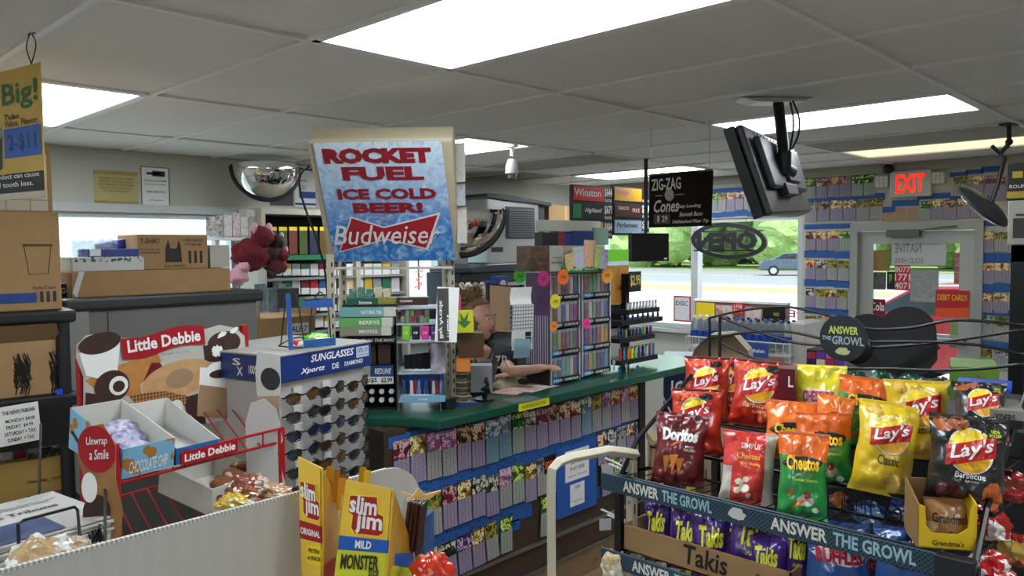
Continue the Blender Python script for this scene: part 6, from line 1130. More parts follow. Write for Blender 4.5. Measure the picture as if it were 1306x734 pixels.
for j, (x, y, dp, r_, c, lb) in enumerate([(318, 620, 2.25, 26, ('#8a4a34', '#c8b8a8'), 'red and tan cellophane wrapped cake on the lower rack shelf'), (350, 628, 2.3, 22, ('#b8926a', '#d0ccc4'), 'tan cellophane wrapped cake at the right of the lower rack shelf'), (298, 640, 2.18, 20, ('#c8a83a', '#d8d4c0'), 'yellow foil wrapped cake behind the white panel')]): crinkle('wrapped_cake', lb, x, y, dp, r_, c, 'snack cake', .5, 7+j)
# ---- sunglasses stand
A1 = Vector((1.33, 2.36, 0)); rs_ = math.atan2(.10, .42); t = T('sunglasses_stand', 'white sunglasses spinner stand with blue header box', 'display stand', A1, rs_); sw = .43
obj('core_column', MB().box(.0, sw, .0, .4, .12, 1.345), M('#b4b2ac', .5), t, bev=.004); obj('base_plate', MB().box(-.02, sw+.02, -.02, .42, 0, .12), BLACK, t)
hdr = obj('header_box', MB().box(-.02, sw+.02, -.02, .42, 1.345, 1.435), M('#15306f', .4), t, bev=.003); obj('header_top', MB().box(-.022, sw+.022, -.022, .422, 1.435, 1.44), M('#a8a6a0', .5), t)
hf = lambda x, z, e=0: (x, -.02-e, z)
jtext([('SUNGLASSES', .13, 1.398, .35, 1.424, 0, dict(shear=.2)), ('Xportz', .08, 1.358, .2, 1.382, 0, dict(shear=.3)), ('DE', .235, 1.36, .27, 1.38), ('DIAMOND', .30, 1.362, .40, 1.378), ('100% UV', .37, 1.40, .43, 1.42, 1), ('PROTECTION', .37, 1.388, .43, 1.396, 1)], [WHITE, M('#4a6a9a', .5)], hdr, fn=hf, e=.001, bold=.02)
obj('uv_patch', MB().rect(.365, 1.384, .435, 1.424, hf, .0005), M('#c4ccd4', .5), hdr)
sf = lambda x, z, e=0: (-.02-e, .4-x, z); jtext([('X', .22, 1.36, .25, 1.39), ('S', .2, 1.395, .24, 1.42), ('100% UV', .28, 1.37, .36, 1.40)], WHITE, hdr, fn=sf, e=.001)
lenses = ['#5a3a20', '#1c2c5a', '#23262c', '#2c3136', '#3a2418', '#15181c', '#1a2238']
def glasses(label, loc, rz_, col, seed):
    g = T('sunglasses', label, 'sunglasses', loc, (0, -.12, rz_), 'sunglasses on the spinner stand'); fm = M(['#141416', '#1c1c1e', '#2c2018'][seed % 3], .25); lm = M(col, .06, coat=1)
    for s in (-1, 1):
        pl = [(s*(.010+.028+.026*math.cos(a)*(1+.12*math.sin(a))), .017*math.sin(a)) for a in [2*PI*k/14 for k in range(14)]]
        if s < 0: pl = pl[::-1]
        obj('lens', MB().add([(x, -.014+abs(x)*.16, z) for x, z in pl]+[(s*.037, -.013, 0)], [(i, (i+1) % 14, 14) for i in range(14)]), lm, g, smooth='all')
        obj('temple_arm', MB().tube([(s*.066, -.002, .008), (s*.072, .03, .008), (s*.07, .1, .0), (s*.068, .12, -.012)], .003, 6), fm, g, smooth=True)
    obj('frame_front', MB().tube([(-.068, .0, .008), (-.05, -.010, .019), (-.028, -.013, .018), (-.008, -.015, .008), (.008, -.015, .008), (.028, -.013, .018), (.05, -.010, .019), (.068, .0, .008)], .0032, 6).tube([(-.064, -.002, .0), (-.05, -.008, -.018), (-.022, -.012, -.018), (-.011, -.014, .004)], .0022, 5).tube([(.064, -.002, .0), (.05, -.008, -.018), (.022, -.012, -.018), (.011, -.014, .004)], .0022, 5), fm, g, smooth='all')
for cix in range(3):
    for j in range(8):
        lx = (.075, .215, .355)[cix]; z = 1.29-j*.064; c_, s_ = math.cos(rs_), math.sin(rs_); loc = (A1.x+lx*c_+.03*s_, A1.y+lx*s_-.03*c_, z)
        glasses('dark wraparound sunglasses, %s from top in the %s column' % (ORD[j], ['left', 'middle', 'right'][cix]), loc, rs_+(-.25, -.05, .1)[cix], lenses[(j*3+cix*2) % 7], j+cix)
        if cix < 2: obj('card_tab', MB().box(lx-.02, lx+.02, -.012, 0, z-.012, z+.03), M('#c8c6c0', .5), t)
t = T('wire_display', 'black wire countertop display marked with blue tape on the sunglasses header', 'rack', D(390, 438, 2.72)); bo = Vector(t.location)
for pts, nm in [([(358, 440, 2.7), (363, 395, 2.7), (368, 375, 2.7), (378, 378, 2.7), (388, 436, 2.7)], 'wire_loop'), ([(395, 438, 2.8), (398, 392, 2.8), (408, 372, 2.8), (418, 390, 2.8), (422, 432, 2.8)], 'wire_loop'), ([(355, 441, 2.7), (390, 443, 2.72), (428, 436, 2.8)], 'base_wire'), ([(420, 432, 2.9), (380, 430, 2.85), (356, 440, 2.7)], 'base_wire')]: obj(nm, MB().tube(spline([D(*q)-bo for q in pts]), .0025, 5), BLACK, t, smooth='all')
def quad3(pts, dep, th=.004): 
    q = [D(x, y, dep)-bo for x, y in pts]; return MB().add([tuple(v) for v in q]+[tuple(v+Vector((.7, .7, 0))*th) for v in q], [(0,1,2,3),(7,6,5,4),(0,4,5,1),(1,5,6,2),(2,6,7,3),(3,7,4,0)])
for pts in [[(364, 374), (370, 374), (374, 446), (368, 446)], [(387, 384), (424, 380), (425, 391), (387, 393)], [(387, 434), (428, 430), (428, 440), (387, 444)]]: obj('tape_strip', quad3(pts, 2.68), TAPE, t)
obj('back_card', quad3([(354, 368), (381, 367), (381, 392), (354, 393)], 2.86), M('#15161a', .6), t); obj('green_label', quad3([(381, 379), (388, 379), (388, 393), (381, 393)], 2.8), M('#2c6a52', .5), t)
crinkle('green_pack', 'lime green crinkled bracelet pack in the taped wire display', 405, 430, 2.8, 16, ('#4ac82c', '#c8e8a0'), 'pack', .35, 12); crinkle('red_pack', 'red and white small pack at the left of the green one', 380, 438, 2.75, 8, ('#c83a2c', '#d8c8c0'), 'pack', .5, 13)
# ---- white corrugated panel and jerky boxes in the foreground
wp = M('#c4c1ba', .5, fn=lambda b: b.mix(((b.x*170).sin() > 0), '#c6c3bc', '#c8c5be'), key='corr'); P0 = H(90, 1.25, -20, 733)
X_ = lambda px, py: (H(90, 1.25, px, py).x, H(90, 1.25, px, py).z)
pz = 1.35; xr = X_(537, 640)[0]; arc = [(xr-.085+.085*math.sin(a), pz-.085+.085*math.cos(a)) for a in [PI/2*k/8 for k in range(9)]]
pl = [(-.1, .75), (-.1, pz)]+arc+[(xr, .75)]; t = T('corrugated_panel', 'white corrugated plastic panel with rounded corner across the foreground', 'panel', (0, 1.25, 0)); obj('sheet', MB().prism(pl, 0, .006), wp, t); obj('top_edge', MB().box(-.1, xr-.085, -.001, .007, pz-.004, pz+.001), M('#d8d6d0', .5, fn=lambda b: b.mix(((b.x*900).sin() > 0), '#a8a6a0', '#dcdad4'), key='corre'), t)
obj('support_table', MB().box(-.1, xr, -.45, -.004, .72, .75), M('#8a8884', .6), t)
for x in (-.06, xr-.04):
    for y in (-.42, -.04): obj('table_leg', MB().box(x-.015, x+.015, y-.015, y+.015, 0, .72), M('#6a6864', .6), t)
def jerky(label, TLp, TRp, BRp, BLp, sidep, words, bandc, name='jerky_box'):
    """front sheet from four points (pixel, depth) and a raked side"""
    P = [D(*q) for q in (BLp, BRp, TRp, TLp)]; S_ = [D(*q) for q in sidep]; bo = (P[0]+P[1])/2; bo = Vector((bo.x, bo.y, min(p.z for p in P))); t = T(name, label, 'box', bo)
    n = (P[1]-P[0]).cross(P[3]-P[0]).normalized(); n = -n if n.dot(CAMPOS-P[0]) < 0 else n
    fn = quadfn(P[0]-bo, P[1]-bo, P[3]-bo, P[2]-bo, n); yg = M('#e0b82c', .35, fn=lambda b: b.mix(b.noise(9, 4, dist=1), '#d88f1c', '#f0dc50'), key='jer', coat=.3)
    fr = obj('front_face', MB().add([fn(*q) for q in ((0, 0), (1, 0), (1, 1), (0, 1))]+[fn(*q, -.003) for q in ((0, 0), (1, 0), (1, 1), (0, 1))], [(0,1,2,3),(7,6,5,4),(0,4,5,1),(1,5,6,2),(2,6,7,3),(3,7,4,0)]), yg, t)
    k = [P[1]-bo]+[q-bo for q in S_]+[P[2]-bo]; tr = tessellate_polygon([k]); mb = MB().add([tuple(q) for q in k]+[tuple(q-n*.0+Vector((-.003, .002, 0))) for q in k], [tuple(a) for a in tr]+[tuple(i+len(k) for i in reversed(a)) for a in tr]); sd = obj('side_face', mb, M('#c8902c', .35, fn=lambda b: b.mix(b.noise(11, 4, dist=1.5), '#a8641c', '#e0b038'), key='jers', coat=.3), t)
    # closed back and base so the box is a body
    sv = S_[0]-P[1]; obj('back_face', MB().add([tuple(P[0]-bo+sv), tuple(P[1]-bo+sv), tuple(P[1]-bo+sv+Vector((0, 0, .08))), tuple(P[0]-bo+sv+Vector((0, 0, .08)))], [(0, 1, 2, 3)]), yg, t)
    sdl = P[0]-P[1]; obj('side_face', MB().add([tuple(q+sdl) for q in k], [tuple(a) for a in tr]), yg, t)
    return t, fr, fn, sd, k, n
RJ = M('#a3121c', .4); BJ = M('#1758b0', .4); MONY = M('#c9cc2c', .4)
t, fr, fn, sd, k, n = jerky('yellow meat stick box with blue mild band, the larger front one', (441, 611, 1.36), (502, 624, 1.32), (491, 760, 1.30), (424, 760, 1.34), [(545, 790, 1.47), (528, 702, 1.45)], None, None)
def logo(fn, par, u0, u1, v0, v1, e=.001):
    m = MB(); 
    L_ = lambda x, y: (u0+(u1-u0)*x, v0+(v1-v0)*y)
    m.mi = 0; m.flat([L_(*q) for q in [(-.04, .96), (.8, 1.04), (.86, .6), (1.02, .56), (1.04, .04), (.9, -.06), (.2, -.06), (.08, .1), (.1, .4), (-.04, .46)]], fn, e)
    m.mi = 1; m.flat([L_(*q) for q in [(.0, .92), (.76, 1.0), (.82, .56), (.98, .52), (1.0, .06), (.88, -.02), (.24, -.02), (.13, .12), (.14, .44), (.0, .5)]], fn, e*1.7)
    lg = obj('logo_shape', m, [YEL, RJ], par); jtext([('slim', *L_(.02, .5), *L_(.80, .96)), ('jim', *L_(.24, -.02), *L_(.98, .56))], WHITE, lg, fn=fn, e=e*2.4, bold=.03)
logo(fn, fr, .14, .86, .56, .90)
m = MB(); m.mi = 0; m.rect(0, .40, 1, .52, fn, .001); m.mi = 1; m.rect(0, .17, 1, .395, fn, .001); obj('colour_bands', m, [BJ, MONY], fr)
jtext([('MILD', .35, .425, .67, .495, 0), ('MONSTER', .1, .235, .84, .37, 1), ('SIZE', .66, .185, .86, .235, 1)], [WHITE, M('#23260c', .4)], fr, fn=fn, e=.0025, bold=.03)
sfn = quadfn(k[0], k[1], k[3], k[2], Vector((0, 0, 0)))
sfn2 = lambda u, v, e=0: tuple(Vector(sfn(u, v))+((k[1]-k[0]).cross(k[3]-k[0])).normalized()*(-e if ((k[1]-k[0]).cross(k[3]-k[0])).dot(CAMPOS) < 0 else e))
m = MB(); m.mi = 0; m.flat([(.0, .30), (.95, .72), (.95, .92), (.0, .44)], sfn2, .0015); m.mi = 1; m.flat([(.0, .12), (.95, .5), (.95, .71), (.0, .29)], sfn2, .0015); obj('colour_bands', m, [BJ, MONY], sd)
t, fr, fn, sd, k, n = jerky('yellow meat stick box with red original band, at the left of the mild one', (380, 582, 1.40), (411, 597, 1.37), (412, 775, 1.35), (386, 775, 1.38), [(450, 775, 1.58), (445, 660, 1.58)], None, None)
logo(fn, fr, .1, .9, .62, .86); m = MB(); m.mi = 0; m.rect(0, .46, 1, .58, fn, .001); m.mi = 1; m.rect(.3, .30, 1, .43, fn, .001); obj('colour_bands', m, [RJ, YEL], fr)
jtext([('ORIGINAL', .06, .495, .94, .54, 0), ('PROTEIN', .4, .38, .9, .41, 1), ('6g SNACK', .36, .32, .95, .36, 1)], [WHITE, BLACK], fr, fn=fn, e=.0025, bold=.03)
obj('red_band', MB().flat([(0, .15), (1, .5), (1, .7), (0, .3)], quadfn(k[0], k[1], k[3], k[2], Vector((-.3, -.9, 0)).normalized()), .002), RJ, sd)
for j, (x, y0, y1, dp, c) in enumerate([(418, 595, 640, 1.44, '#c88c1c'), (427, 600, 640, 1.45, '#b8741c'), (433, 610, 650, 1.43, '#d89c2c'), (460, 596, 622, 1.46, '#c8901c'), (466, 600, 624, 1.45, '#e0c02c'), (437, 606, 640, 1.47, '#a8641c')]):
    a, b = D(x, y1, dp), D(x+2, y0, dp); o = obj('meat_stick', MB().add([tuple(v) for v in [Vector((-.006, 0, 0)), Vector((.006, -.004, 0)), Vector((.007, -.004, 0))+(b-a), Vector((-.006, 0, 0))+(b-a), Vector((-.002, .008, 0)), Vector((.002, .008, 0))+(b-a)]], [(0, 1, 2, 3), (4, 3, 5), (0, 3, 4), (1, 4, 2), (4, 5, 2), (0, 4, 1)]), M(c, .3, coat=.5), None, a); tag(o, 'golden wrapped meat stick, %s counted from the left between the yellow boxes' % ORD[j], 'meat stick', 'meat sticks between the boxes')
jc = FR(30, 1.30, 505, 636, 532, 712); t = T('jerky_tub', 'clear plastic tub of dark brown jerky sticks leaning beside the mild box', 'tub', jc.c, (.12, .18, jc.rz)); obj('tub_wall', MB().box(-jc.w*.5, jc.w*.5, 0, .06, 0, jc.h), clear, t, bev=.004)
for j in range(4): obj('jerky_stick', MB().box(-jc.w*.4+j*jc.w*.2, -jc.w*.24+j*jc.w*.2, .01, .04, .005, jc.h*.95), M('#3c1a12', .4), t, bev=.003)
carton('blue_box', 'blue snack box leaning right of the clear jerky tub', (527, 662, 541, 740), 1.36, M('#1f4f8c', .4), 'box', .06, 30); carton('checker_box', 'black and white small carton behind the clear jerky tub', (505, 630, 513, 655), 1.5, M('#202020', .5, fn=lambda b: b.mix(((b.x*200).frac() < .5), '#1c1c1c', '#d0d0c8'), key='chk'), 'box', .03, 30)
o = obj('torn_wrapper', MB().prism([(-.02, 0), (.02, .0), (.015, .012), (.035, .025), (.008, .02), (-.002, .032), (-.012, .02), (-.03, .028), (-.018, .012)], 0, .004), M('#c8a83a', .4, fn=lambda b: b.mix((b.z > .012), '#2c8a3a', '#e0b868'), key='tw'), None, D(536, 646, 1.42), -.6); o.scale = (1.1,)*3; tag(o, 'torn yellow and green wrapper sticking up above the blue box', 'wrapper')
crinkle('orange_bag', 'glossy red-orange plastic snack bag at the bottom edge', 553, 735, 1.35, 28, ('#d8341c', '#f09070'), 'bag', 1.0, 21)
# ================================================================ chip display rack
RX, RY0, RY1 = 1.80, 1.306, .40           # front plane x, left end y, right end y
blk = M('#0d0e10', .4); wire = M('#141517', .35, .3)
t = T('chip_rack', 'black wire stepped chip display rack with printed shelf strips', 'rack', (RX, RY0, 0), -PI/2); W = RY0-RY1    # local x runs right (-Y), local y runs back (+X)
def wires(nm, z0, z1, y0, y1, n=26, lip=.03):
    a = obj(nm, MB().tube([(0, y0, z0), (W, y0, z0), (W, y1, z1), (0, y1, z1)], .0045, 6, True), wire, t)
    for k in range(n): x = W*(k+.5)/n; obj('deck_wire', MB().tube([(x, y0, z0), (x, y1, z1), (x, y1, z1+lip)], .0017, 4), wire, a)
    return a
TZ = [(1.135, .0, .17), (1.185, .17, .34), (1.245, .34, .56)]
for z, y0, y1 in TZ: wires('wire_tier', z, z-.012, y0+.004, y1-.004)
for z, y0, y1 in TZ[:-1]: 
    o = obj('step_grille', MB().tube([(0, y1, z-.012), (W, y1, z-.012), (W, y1, z+.055), (0, y1, z+.055)], .003, 5, True), wire, t)
    for k in range(18): x = W*(k+.5)/18; obj('grille_wire', MB().cyl((x, y1, z-.012), (x, y1, z+.055), .0015, 4), wire, o)
def strip(z, words, h=.05, x0=-.05, x1=None, y=-.012):
    x1 = W if x1 is None else x1
    s = obj('shelf_strip', MB().box(x0, x1, y, y+.008, z-h, z), M('#1d3340', .4, fn=lambda b: b.mix((((b.x+b.z)*90).frac() < .2).mx(((b.x-b.z)*90).frac() < .2), '#16242e', '#3a6478'), key='strip'), t, bev=.002)
    for a, b, c in words:
        m_ = (a+b)/2-.02; jtext([('ANSWER', a, z-h*.78, a+(b-a)*.42, z-h*.14, 0), ('THE GROWL', a+(b-a)*.46, z-h*.78, b, z-h*.14, 1)], [M('#e2e2da', .5), M('#9fc4d4', .5)], s, fn=lambda x, zz, e: (x, y-e, zz), bold=.03)
    for q in (.42, ): obj('potato_mark', MB().ell(W*q, z-h*.45, .022, .016, lambda x, zz, e: (x, y-e, zz), .001, wob=.15, seed=2), M('#c8ccc8', .5), s)
    return s
strip(1.137, [(.03, .31, 0), (.47, .80, 0)])
obj('strip_end_cap', MB().box(W-.07, W+.005, -.018, .01, 1.08, 1.137), M('#1a1e24', .4), t, bev=.003)
strip(.915, [(.06, .36, 0), (.5, .8, 0)])
wires('wire_shelf', .905, .90, .0, .5, 20); wires('wire_shelf', .62, .61, .0, .5, 14)
for x in (.0, W):
    obj('side_arm', MB().tube([(x, 0, 1.11), (x, .10, 1.22), (x, .50, 1.42)], .007, 6).tube([(x, .0, .90), (x, .5, .90)], .006, 6), wire, t)
    obj('rear_post', MB().box(x-.012, x+.012, .56, .58, 0, 1.36), blk, t); obj('front_post', MB().box(x-.010, x+.010, .0, .02, 0, 1.12), blk, t)
# curved wire crown with round header card
hq = lambda x, y: (RY0-H(0, RX+.6, x, y).y, .6, H(0, RX+.6, x, y).z)
for pts in [[(905, 405), (950, 395), (1000, 391), (1050, 400), (1100, 418), (1160, 418), (1220, 408), (1306, 414)], [(905, 432), (950, 424), (1000, 422), (1050, 432), (1100, 442), (1160, 440), (1230, 432), (1306, 420)], [(918, 404), (960, 420), (1010, 436), (1060, 440), (1110, 436), (1190, 436), (1250, 440), (1306, 452)], [(918, 436), (960, 456), (1000, 466), (1060, 470), (1130, 470), (1190, 472), (1250, 470), (1306, 464)]]:
    obj('crown_wire', MB().tube(spline([Vector(hq(*q)) for q in pts], 5), .0042, 6), blk, t, smooth='all')
for x in (905, 918): obj('crown_post', MB().cyl(hq(x, 404), hq(x, 480), .0055, 6), blk, t)
a_ = hq(1079, 430); R_0 = 32/FPX*(a_[1]+RX)*0+.072
cd = obj('round_header_card', MB().prism([(a_[0]+.0705*math.cos(2*PI*k/40), a_[2]+.0705*math.sin(2*PI*k/40)) for k in range(40)], .575, .58), M('#172127', .45), t)
hfn = lambda x, z, e=0: (x, .575-e, z)
x0, z0 = a_[0], a_[2]
jtext([('ANSWER', x0-.043, z0+.012, x0+.045, z0+.036, 0), ('THE', x0-.062, z0-.008, x0-.035, z0+.004, 1), ('GROWL', x0-.032, z0-.020, x0+.062, z0+.006, 1)], [M('#b8c45a', .5), M('#8fa4ac', .5)], cd, fn=hfn, bold=.03); obj('potato_mark', MB().ell(x0+.0, z0-.04, .02, .012, hfn, .001, wob=.15, seed=2), M('#a8b07a', .5), cd)
cc = obj('crown_hub', MB().ball((x0+.03, .60, z0-.03), (.05, .02, .05), 16, 10), blk, t, smooth='all')
# ---- bags -------------------------------------------------------------------------------------------------
class Bag:
    def __init__(s, w, h, d, seed, slump=0):
        s.w, s.h, s.d, s.seed, s.slump = w, h, d, seed, slump
    def pos(s, x, z, e=0, back=False):
        u = max(-1, min(1, x/(s.w/2))); v = max(0, min(1, z/s.h)); se = .055
        if v < se or v > 1-se: th = .0012+.0018*abs(math.sin(u*26))
        else:
            vv = (v-se)/(1-2*se); th = s.d/2*max(0, 1-abs(u)**2.6)**.55*(math.sin(PI*min(1, max(0, vv**.85))))**.55+.0012
            edge = abs(2*vv-1)**3
            nz = mnoise.noise(Vector((x*22+s.seed*3.1, z*20, s.seed))); n2 = abs(mnoise.noise(Vector((x*46+s.seed, z*34, s.seed*2.2))))
            if not back: th += s.d*(.24*nz+.2*n2)*(1-.6*abs(u)**4)*(.5+edge) + .10*s.d*edge*math.sin(u*13+s.seed)*(1-abs(u))
        pin = 1-.11*math.sin(PI*v)+.02*math.sin(z*60+s.seed)*abs(u)-(.03*s.slump*(v > .9)); bx = .35*s.slump*s.d*max(0, v-.72)**1.3*4
        return (x*pin, (th if back else -th-e)+bx, z-(.02*s.slump*abs(u)*max(0, v-.8)*5*.2))
    def mesh(s):
        nu, nv = 22, 28; mb = MB(); f = lambda bk: (lambda i, j: s.pos((2*i-1)*s.w/2, j*s.h, 0, bk))
        mb.sheet(nu, nv, f(False)); o = len(mb.v); mb.sheet(nu, nv, f(True)); mb.f[-nu*nv:] = [tuple(reversed(q)) for q in mb.f[-nu*nv:]]; return mb
    def fn(s, x, z, e=0): return s.pos(x, z, e)
_bagm = {}
def bagmat(key, fn, rough=.28):
    if key not in _bagm: _bagm[key] = M('#ffffff', rough, fn=fn, key='bag'+key, coat=.6, bump=(lambda b: b.noise(30, 4, dist=.8), .004))
    return _bagm[key]
def logo_lays(B, t, w, h, cy=.68, s=1.0, gold='#e8b81c', word="Lay's", skew=.08):
    r = w*.29*s; m = MB(); m.mi = 0; m.ell(0, h*cy, r*1.08, r*1.08, B.fn, .0013, 32, 7); m.mi = 1; m.ell(0, h*cy, r, r, B.fn, .0022, 32, 7)
    m.mi = 2; z = h*cy
    def ribbon(x, y, e): return B.fn(x, z+y+.10*r*math.sin(x/r*1.7)+skew*x*2, e)
    m.sheet(16, 5, lambda u, v: ribbon((2*u-1)*r*1.15, (v-.5)*r*.95, .0033))
    lg = obj('logo_shape', m, [M('#e8e4d8', .4), M(gold, .35, fn=lambda b, z=z: b.mix((b.z > z+r*.1), '#e8a81c', '#f4d83c'), key='lg%.3f%s' % (z, gold)), M('#b8141c', .35)], t)
    text(word, -r*.98, -r*.36, r*.98, r*.46, WHITE, lg, fn=ribbon, e=.0048, bold=.02, shear=.12, seg=r*.25)
def words(B, par, items, mats, seg=.012, **k): return jtext([(s, x0*B.w/2, z0*B.h, x1*B.w/2, z1*B.h, *r) for s, x0, z0, x1, z1, *r in items], mats, par, fn=B.fn, e=k.pop('e', .003), seg=seg, **k)
def spots(B, par, items, mats, nm='printed_picture'):
    m = MB()
    for mi, x, z, a, b, *r in items: m.mi = mi; m.ell(x*B.w/2, z*B.h, a*B.w/2, b*B.w/2, B.fn, .0016+.0006*(len(m.m) % 3), 20, 5, r[0] if r else 0, .12, len(m.m))
    return obj(nm, m, mats, par, kind='stuff' if nm == 'printed_picture' else None)
chipm = M('#c8641c', .5, fn=lambda b: b.mix(b.noise(40, 4), '#a84c14', '#e89a3c'), key='chip'); potm = M('#d8a83c', .5, fn=lambda b: b.mix(b.noise(30, 4), '#c8902c', '#e8cc6a'), key='pot'); darkp = M('#3a1c1a', .4); redb = M('#c01c1c', .35)
def bag(kind, label, px, X, yaw=0, lean=.22, roll=0, seed=1, d=.06, a=22, scale=1, zadj=0, bottom=None, grp=None):
    f = FR(a, H(0, X, (px[0]+px[2])/2, px[3]).dot(Vector((math.cos(math.radians(a)), math.sin(math.radians(a)), 0))), *px)
    w, h = f.w*scale*1.04, f.h/math.cos(lean)*scale; d *= 1.3; B = Bag(w, h, d, seed, 1 if seed % 3 == 0 else 0)
    t = T('chip_bag' if kind != 'takis' else 'snack_bag', label, 'chip bag', (f.c.x, f.c.y, f.c.z+zadj), (0, 0, 0)); t.rotation_euler = (Matrix.Rotation(f.rz+yaw, 4, 'Z') @ Matrix.Rotation(-lean, 4, 'X') @ Matrix.Rotation(roll, 4, 'Y')).to_euler()
    if grp: t['group'] = grp
    mats = {'red': ('bagred', lambda b: b.mix(b.noise(10, 3), '#a81812', '#cc3020')), 'yel': ('bagyel', lambda b: b.mix(b.noise(8, 3), '#d8b010', '#f0d42c')), 'blk': ('bagblk', lambda b: b.mix(b.noise(8, 3), '#101214', '#26282a'))}
    m = None
    if kind == 'lred': m = bagmat('red', lambda b: b.mix(b.noise(11, 3), '#a81a12', '#cf3a22'))
    elif kind == 'lyel': m = bagmat('yel', lambda b: b.mix(b.noise(8, 3), '#d0a80c', '#efd22c'))
    elif kind == 'lblk': m = bagmat('blk', lambda b: b.mix(b.noise(8, 3), '#0d0f11', '#242628'))
    elif kind == 'dor': m = bagmat('dor', lambda b: b.mix(b.noise(9, 4), '#4a0c12', '#7c1820'))
    elif kind == 'chee': m = bagmat('chee%.2f' % h, lambda b: b.mix((b.z+b.x*.12 > h*.70), b.mix(b.noise(9, 3), '#0d7a34', '#2aa048'), '#e8691c'))
    elif kind == 'cheeo': m = bagmat('cheeo', lambda b: b.mix(b.noise(9, 3), '#e05e12', '#f08a2c'))
    elif kind == 'ches': m = bagmat('ches', lambda b: b.mix(b.noise(9, 3), '#d8c81c', '#f0e43c'))
    elif kind == 'simp': m = bagmat('simp%.2f' % w, lambda b: b.mix((b.x > w*.27).mx((b.x < -w*.30)*(b.z < h*.5)), b.mix(b.noise(9, 3), '#c8241c', '#e0483c'), '#c4bfb4'))
    elif kind == 'ruf': m = bagmat('ruf', lambda b: b.mix(b.noise(8, 3), '#173c80', '#2a62ac'))
    elif kind == 'takis': m = bagmat('tak', lambda b: b.mix(b.noise(8, 3), '#26104a', '#4c1f8c'))
    elif kind == 'cook': m = bagmat('cook', lambda b: b.mix((b.z < h*.55)*(b.noise(26, 2) > .5), b.mix(b.noise(9, 3), '#9a6a3c', '#b98a58'), '#d8c09a'))
    bo = obj('bag_body', B.mesh(), m, t, smooth='all')
    sm = MB().sheet(20, 1, lambda u, v: (lambda q: (q[0], q[1], q[2]))(B.fn((2*u-1)*w*.485, h*(.962+.03*v), .0012))); obj('crimped_seal', sm, M('#2a1a16', .3) if kind in ('lred', 'lblk') else {'lyel': M('#c8a82c', .3), 'chee': M('#c85a18', .3)}.get(kind, m), t, smooth='all')
    if kind == 'lred': logo_lays(B, t, w, h, .62); words(B, t, [('Barbecue', -.5, .28, .4, .36), ('FLAVORED', -.15, .2, .35, .24)], [M('#e8c08a', .4)], shear=.2); spots(B, t, [(0, -.6, .88, .22, .16), (0, -.25, .90, .2, .14), (1, .42, .88, .26, .14), (0, .3, .12, .3, .2)], [M('#d8603a', .4), BLACK])
    if kind == 'lyel': logo_lays(B, t, w, h, .64, 1.05); words(B, t, [('Classic', -.35, .32, .35, .42)], [M('#3a3010', .4)]); spots(B, t, [(0, .3, .16, .4, .3), (0, -.5, .9, .3, .2)], [potm])
    if kind == 'lblk': logo_lays(B, t, w, h, .60, 1.0); words(B, t, [('Barbecue', -.38, .29, .40, .36, 0), ('FLAVORED', -.1, .245, .25, .27, 0), ('NEW', .52, .83, .74, .87, 1), ('BOLDER', .46, .79, .78, .825, 1)], [WHITE, M('#c8d83c', .4)]); spots(B, t, [(0, -.68, .88, .24, .2), (0, -.3, .90, .26, .19), (2, -.5, .12, .32, .26), (3, .62, .12, .3, .38), (1, .62, .82, .27, .25)], [M('#a85a2c', .4), M('#1c2410', .4), M('#4a1a20', .4), M('#c86a2c', .4)])
    if kind == 'dor': words(B, t, [('Doritos', -.72, .60, .72, .78, 0, dict(shear=.1, bold=.05)), ('SPICY', .25, .52, .6, .55, 0), ('NACHO', .2, .47, .65, .51, 0)], [WHITE]); mm = MB(); [mm.flat([(x*w/2, z*h), ((x+.34)*w/2, (z+.02)*h), ((x+.14)*w/2, (z-.24)*h)], B.fn, .003+.001*i) for i, (x, z) in enumerate([(-.62, .38), (-.34, .40), (-.1, .36)])]; obj('printed_chips', mm, chipm, t); spots(B, t, [(0, -.1, .58, .3, .05, .5)], [M('#c8601c', .4)])
    if kind in ('chee', 'cheeo'):
        cy = .64 if kind == 'chee' else .5; spots(B, t, [(0, -.05, cy, .80, .27, .08)], [BLACK], 'logo_shape'); words(B, t, [('Cheetos', -.72, cy-.085, .66, cy+.085, 0, dict(bold=.04)), ('Crunchy', -.1, cy-.15, .4, cy-.11, 1)], [M('#f2c21c', .4), M('#c8281c', .4)], e=.0045)
        if kind == 'chee': words(B, t, [('Cheddar Jalapeno', -.45, .42, .6, .47)], [M('#d8e05a', .4)]); spots(B, t, [(0, .1, .22, .32, .22), (1, -.2, .18, .3, .08, .5), (1, -.5, .3, .2, .07, 1), (2, .5, .12, .15, .1), (3, .2, .28, .14, .14)], [M('#b8b8a0', .4), M('#c86a2c', .4), WHITE, M('#7a1c1c', .4)])
    if kind == 'ches': spots(B, t, [(1, 0, .55, .7, .26)], [M('#8a1c3c', .4), M('#e8e0e0', .4)], 'logo_shape'); words(B, t, [("CHESTER'S", -.6, .47, .6, .63)], [M('#b81c4a', .4)], bold=.03, e=.0045); spots(B, t, [(0, .1, .2, .3, .2), (0, -.2, .3, .2, .14), (1, 0, .12, .3, .08)], [M('#e8941c', .4), M('#c8301c', .4)])
    if kind == 'simp': words(B, t, [('SIMPLY', -.36, .76, .45, .84, 0), ('Cheetos', -.5, .62, .4, .70, 1), ('White Cheddar', -.4, .54, .4, .58, 1)], [M('#f0dcd0', .4), M('#f0b83c', .4)]); spots(B, t, [(0, -.35, .3, .16, .12), (0, -.15, .22, .2, .15), (0, -.4, .18, .14, .12), (0, -.1, .34, .12, .1), (0, .05, .12, .12, .1)], [M('#e0d8c4', .4)])
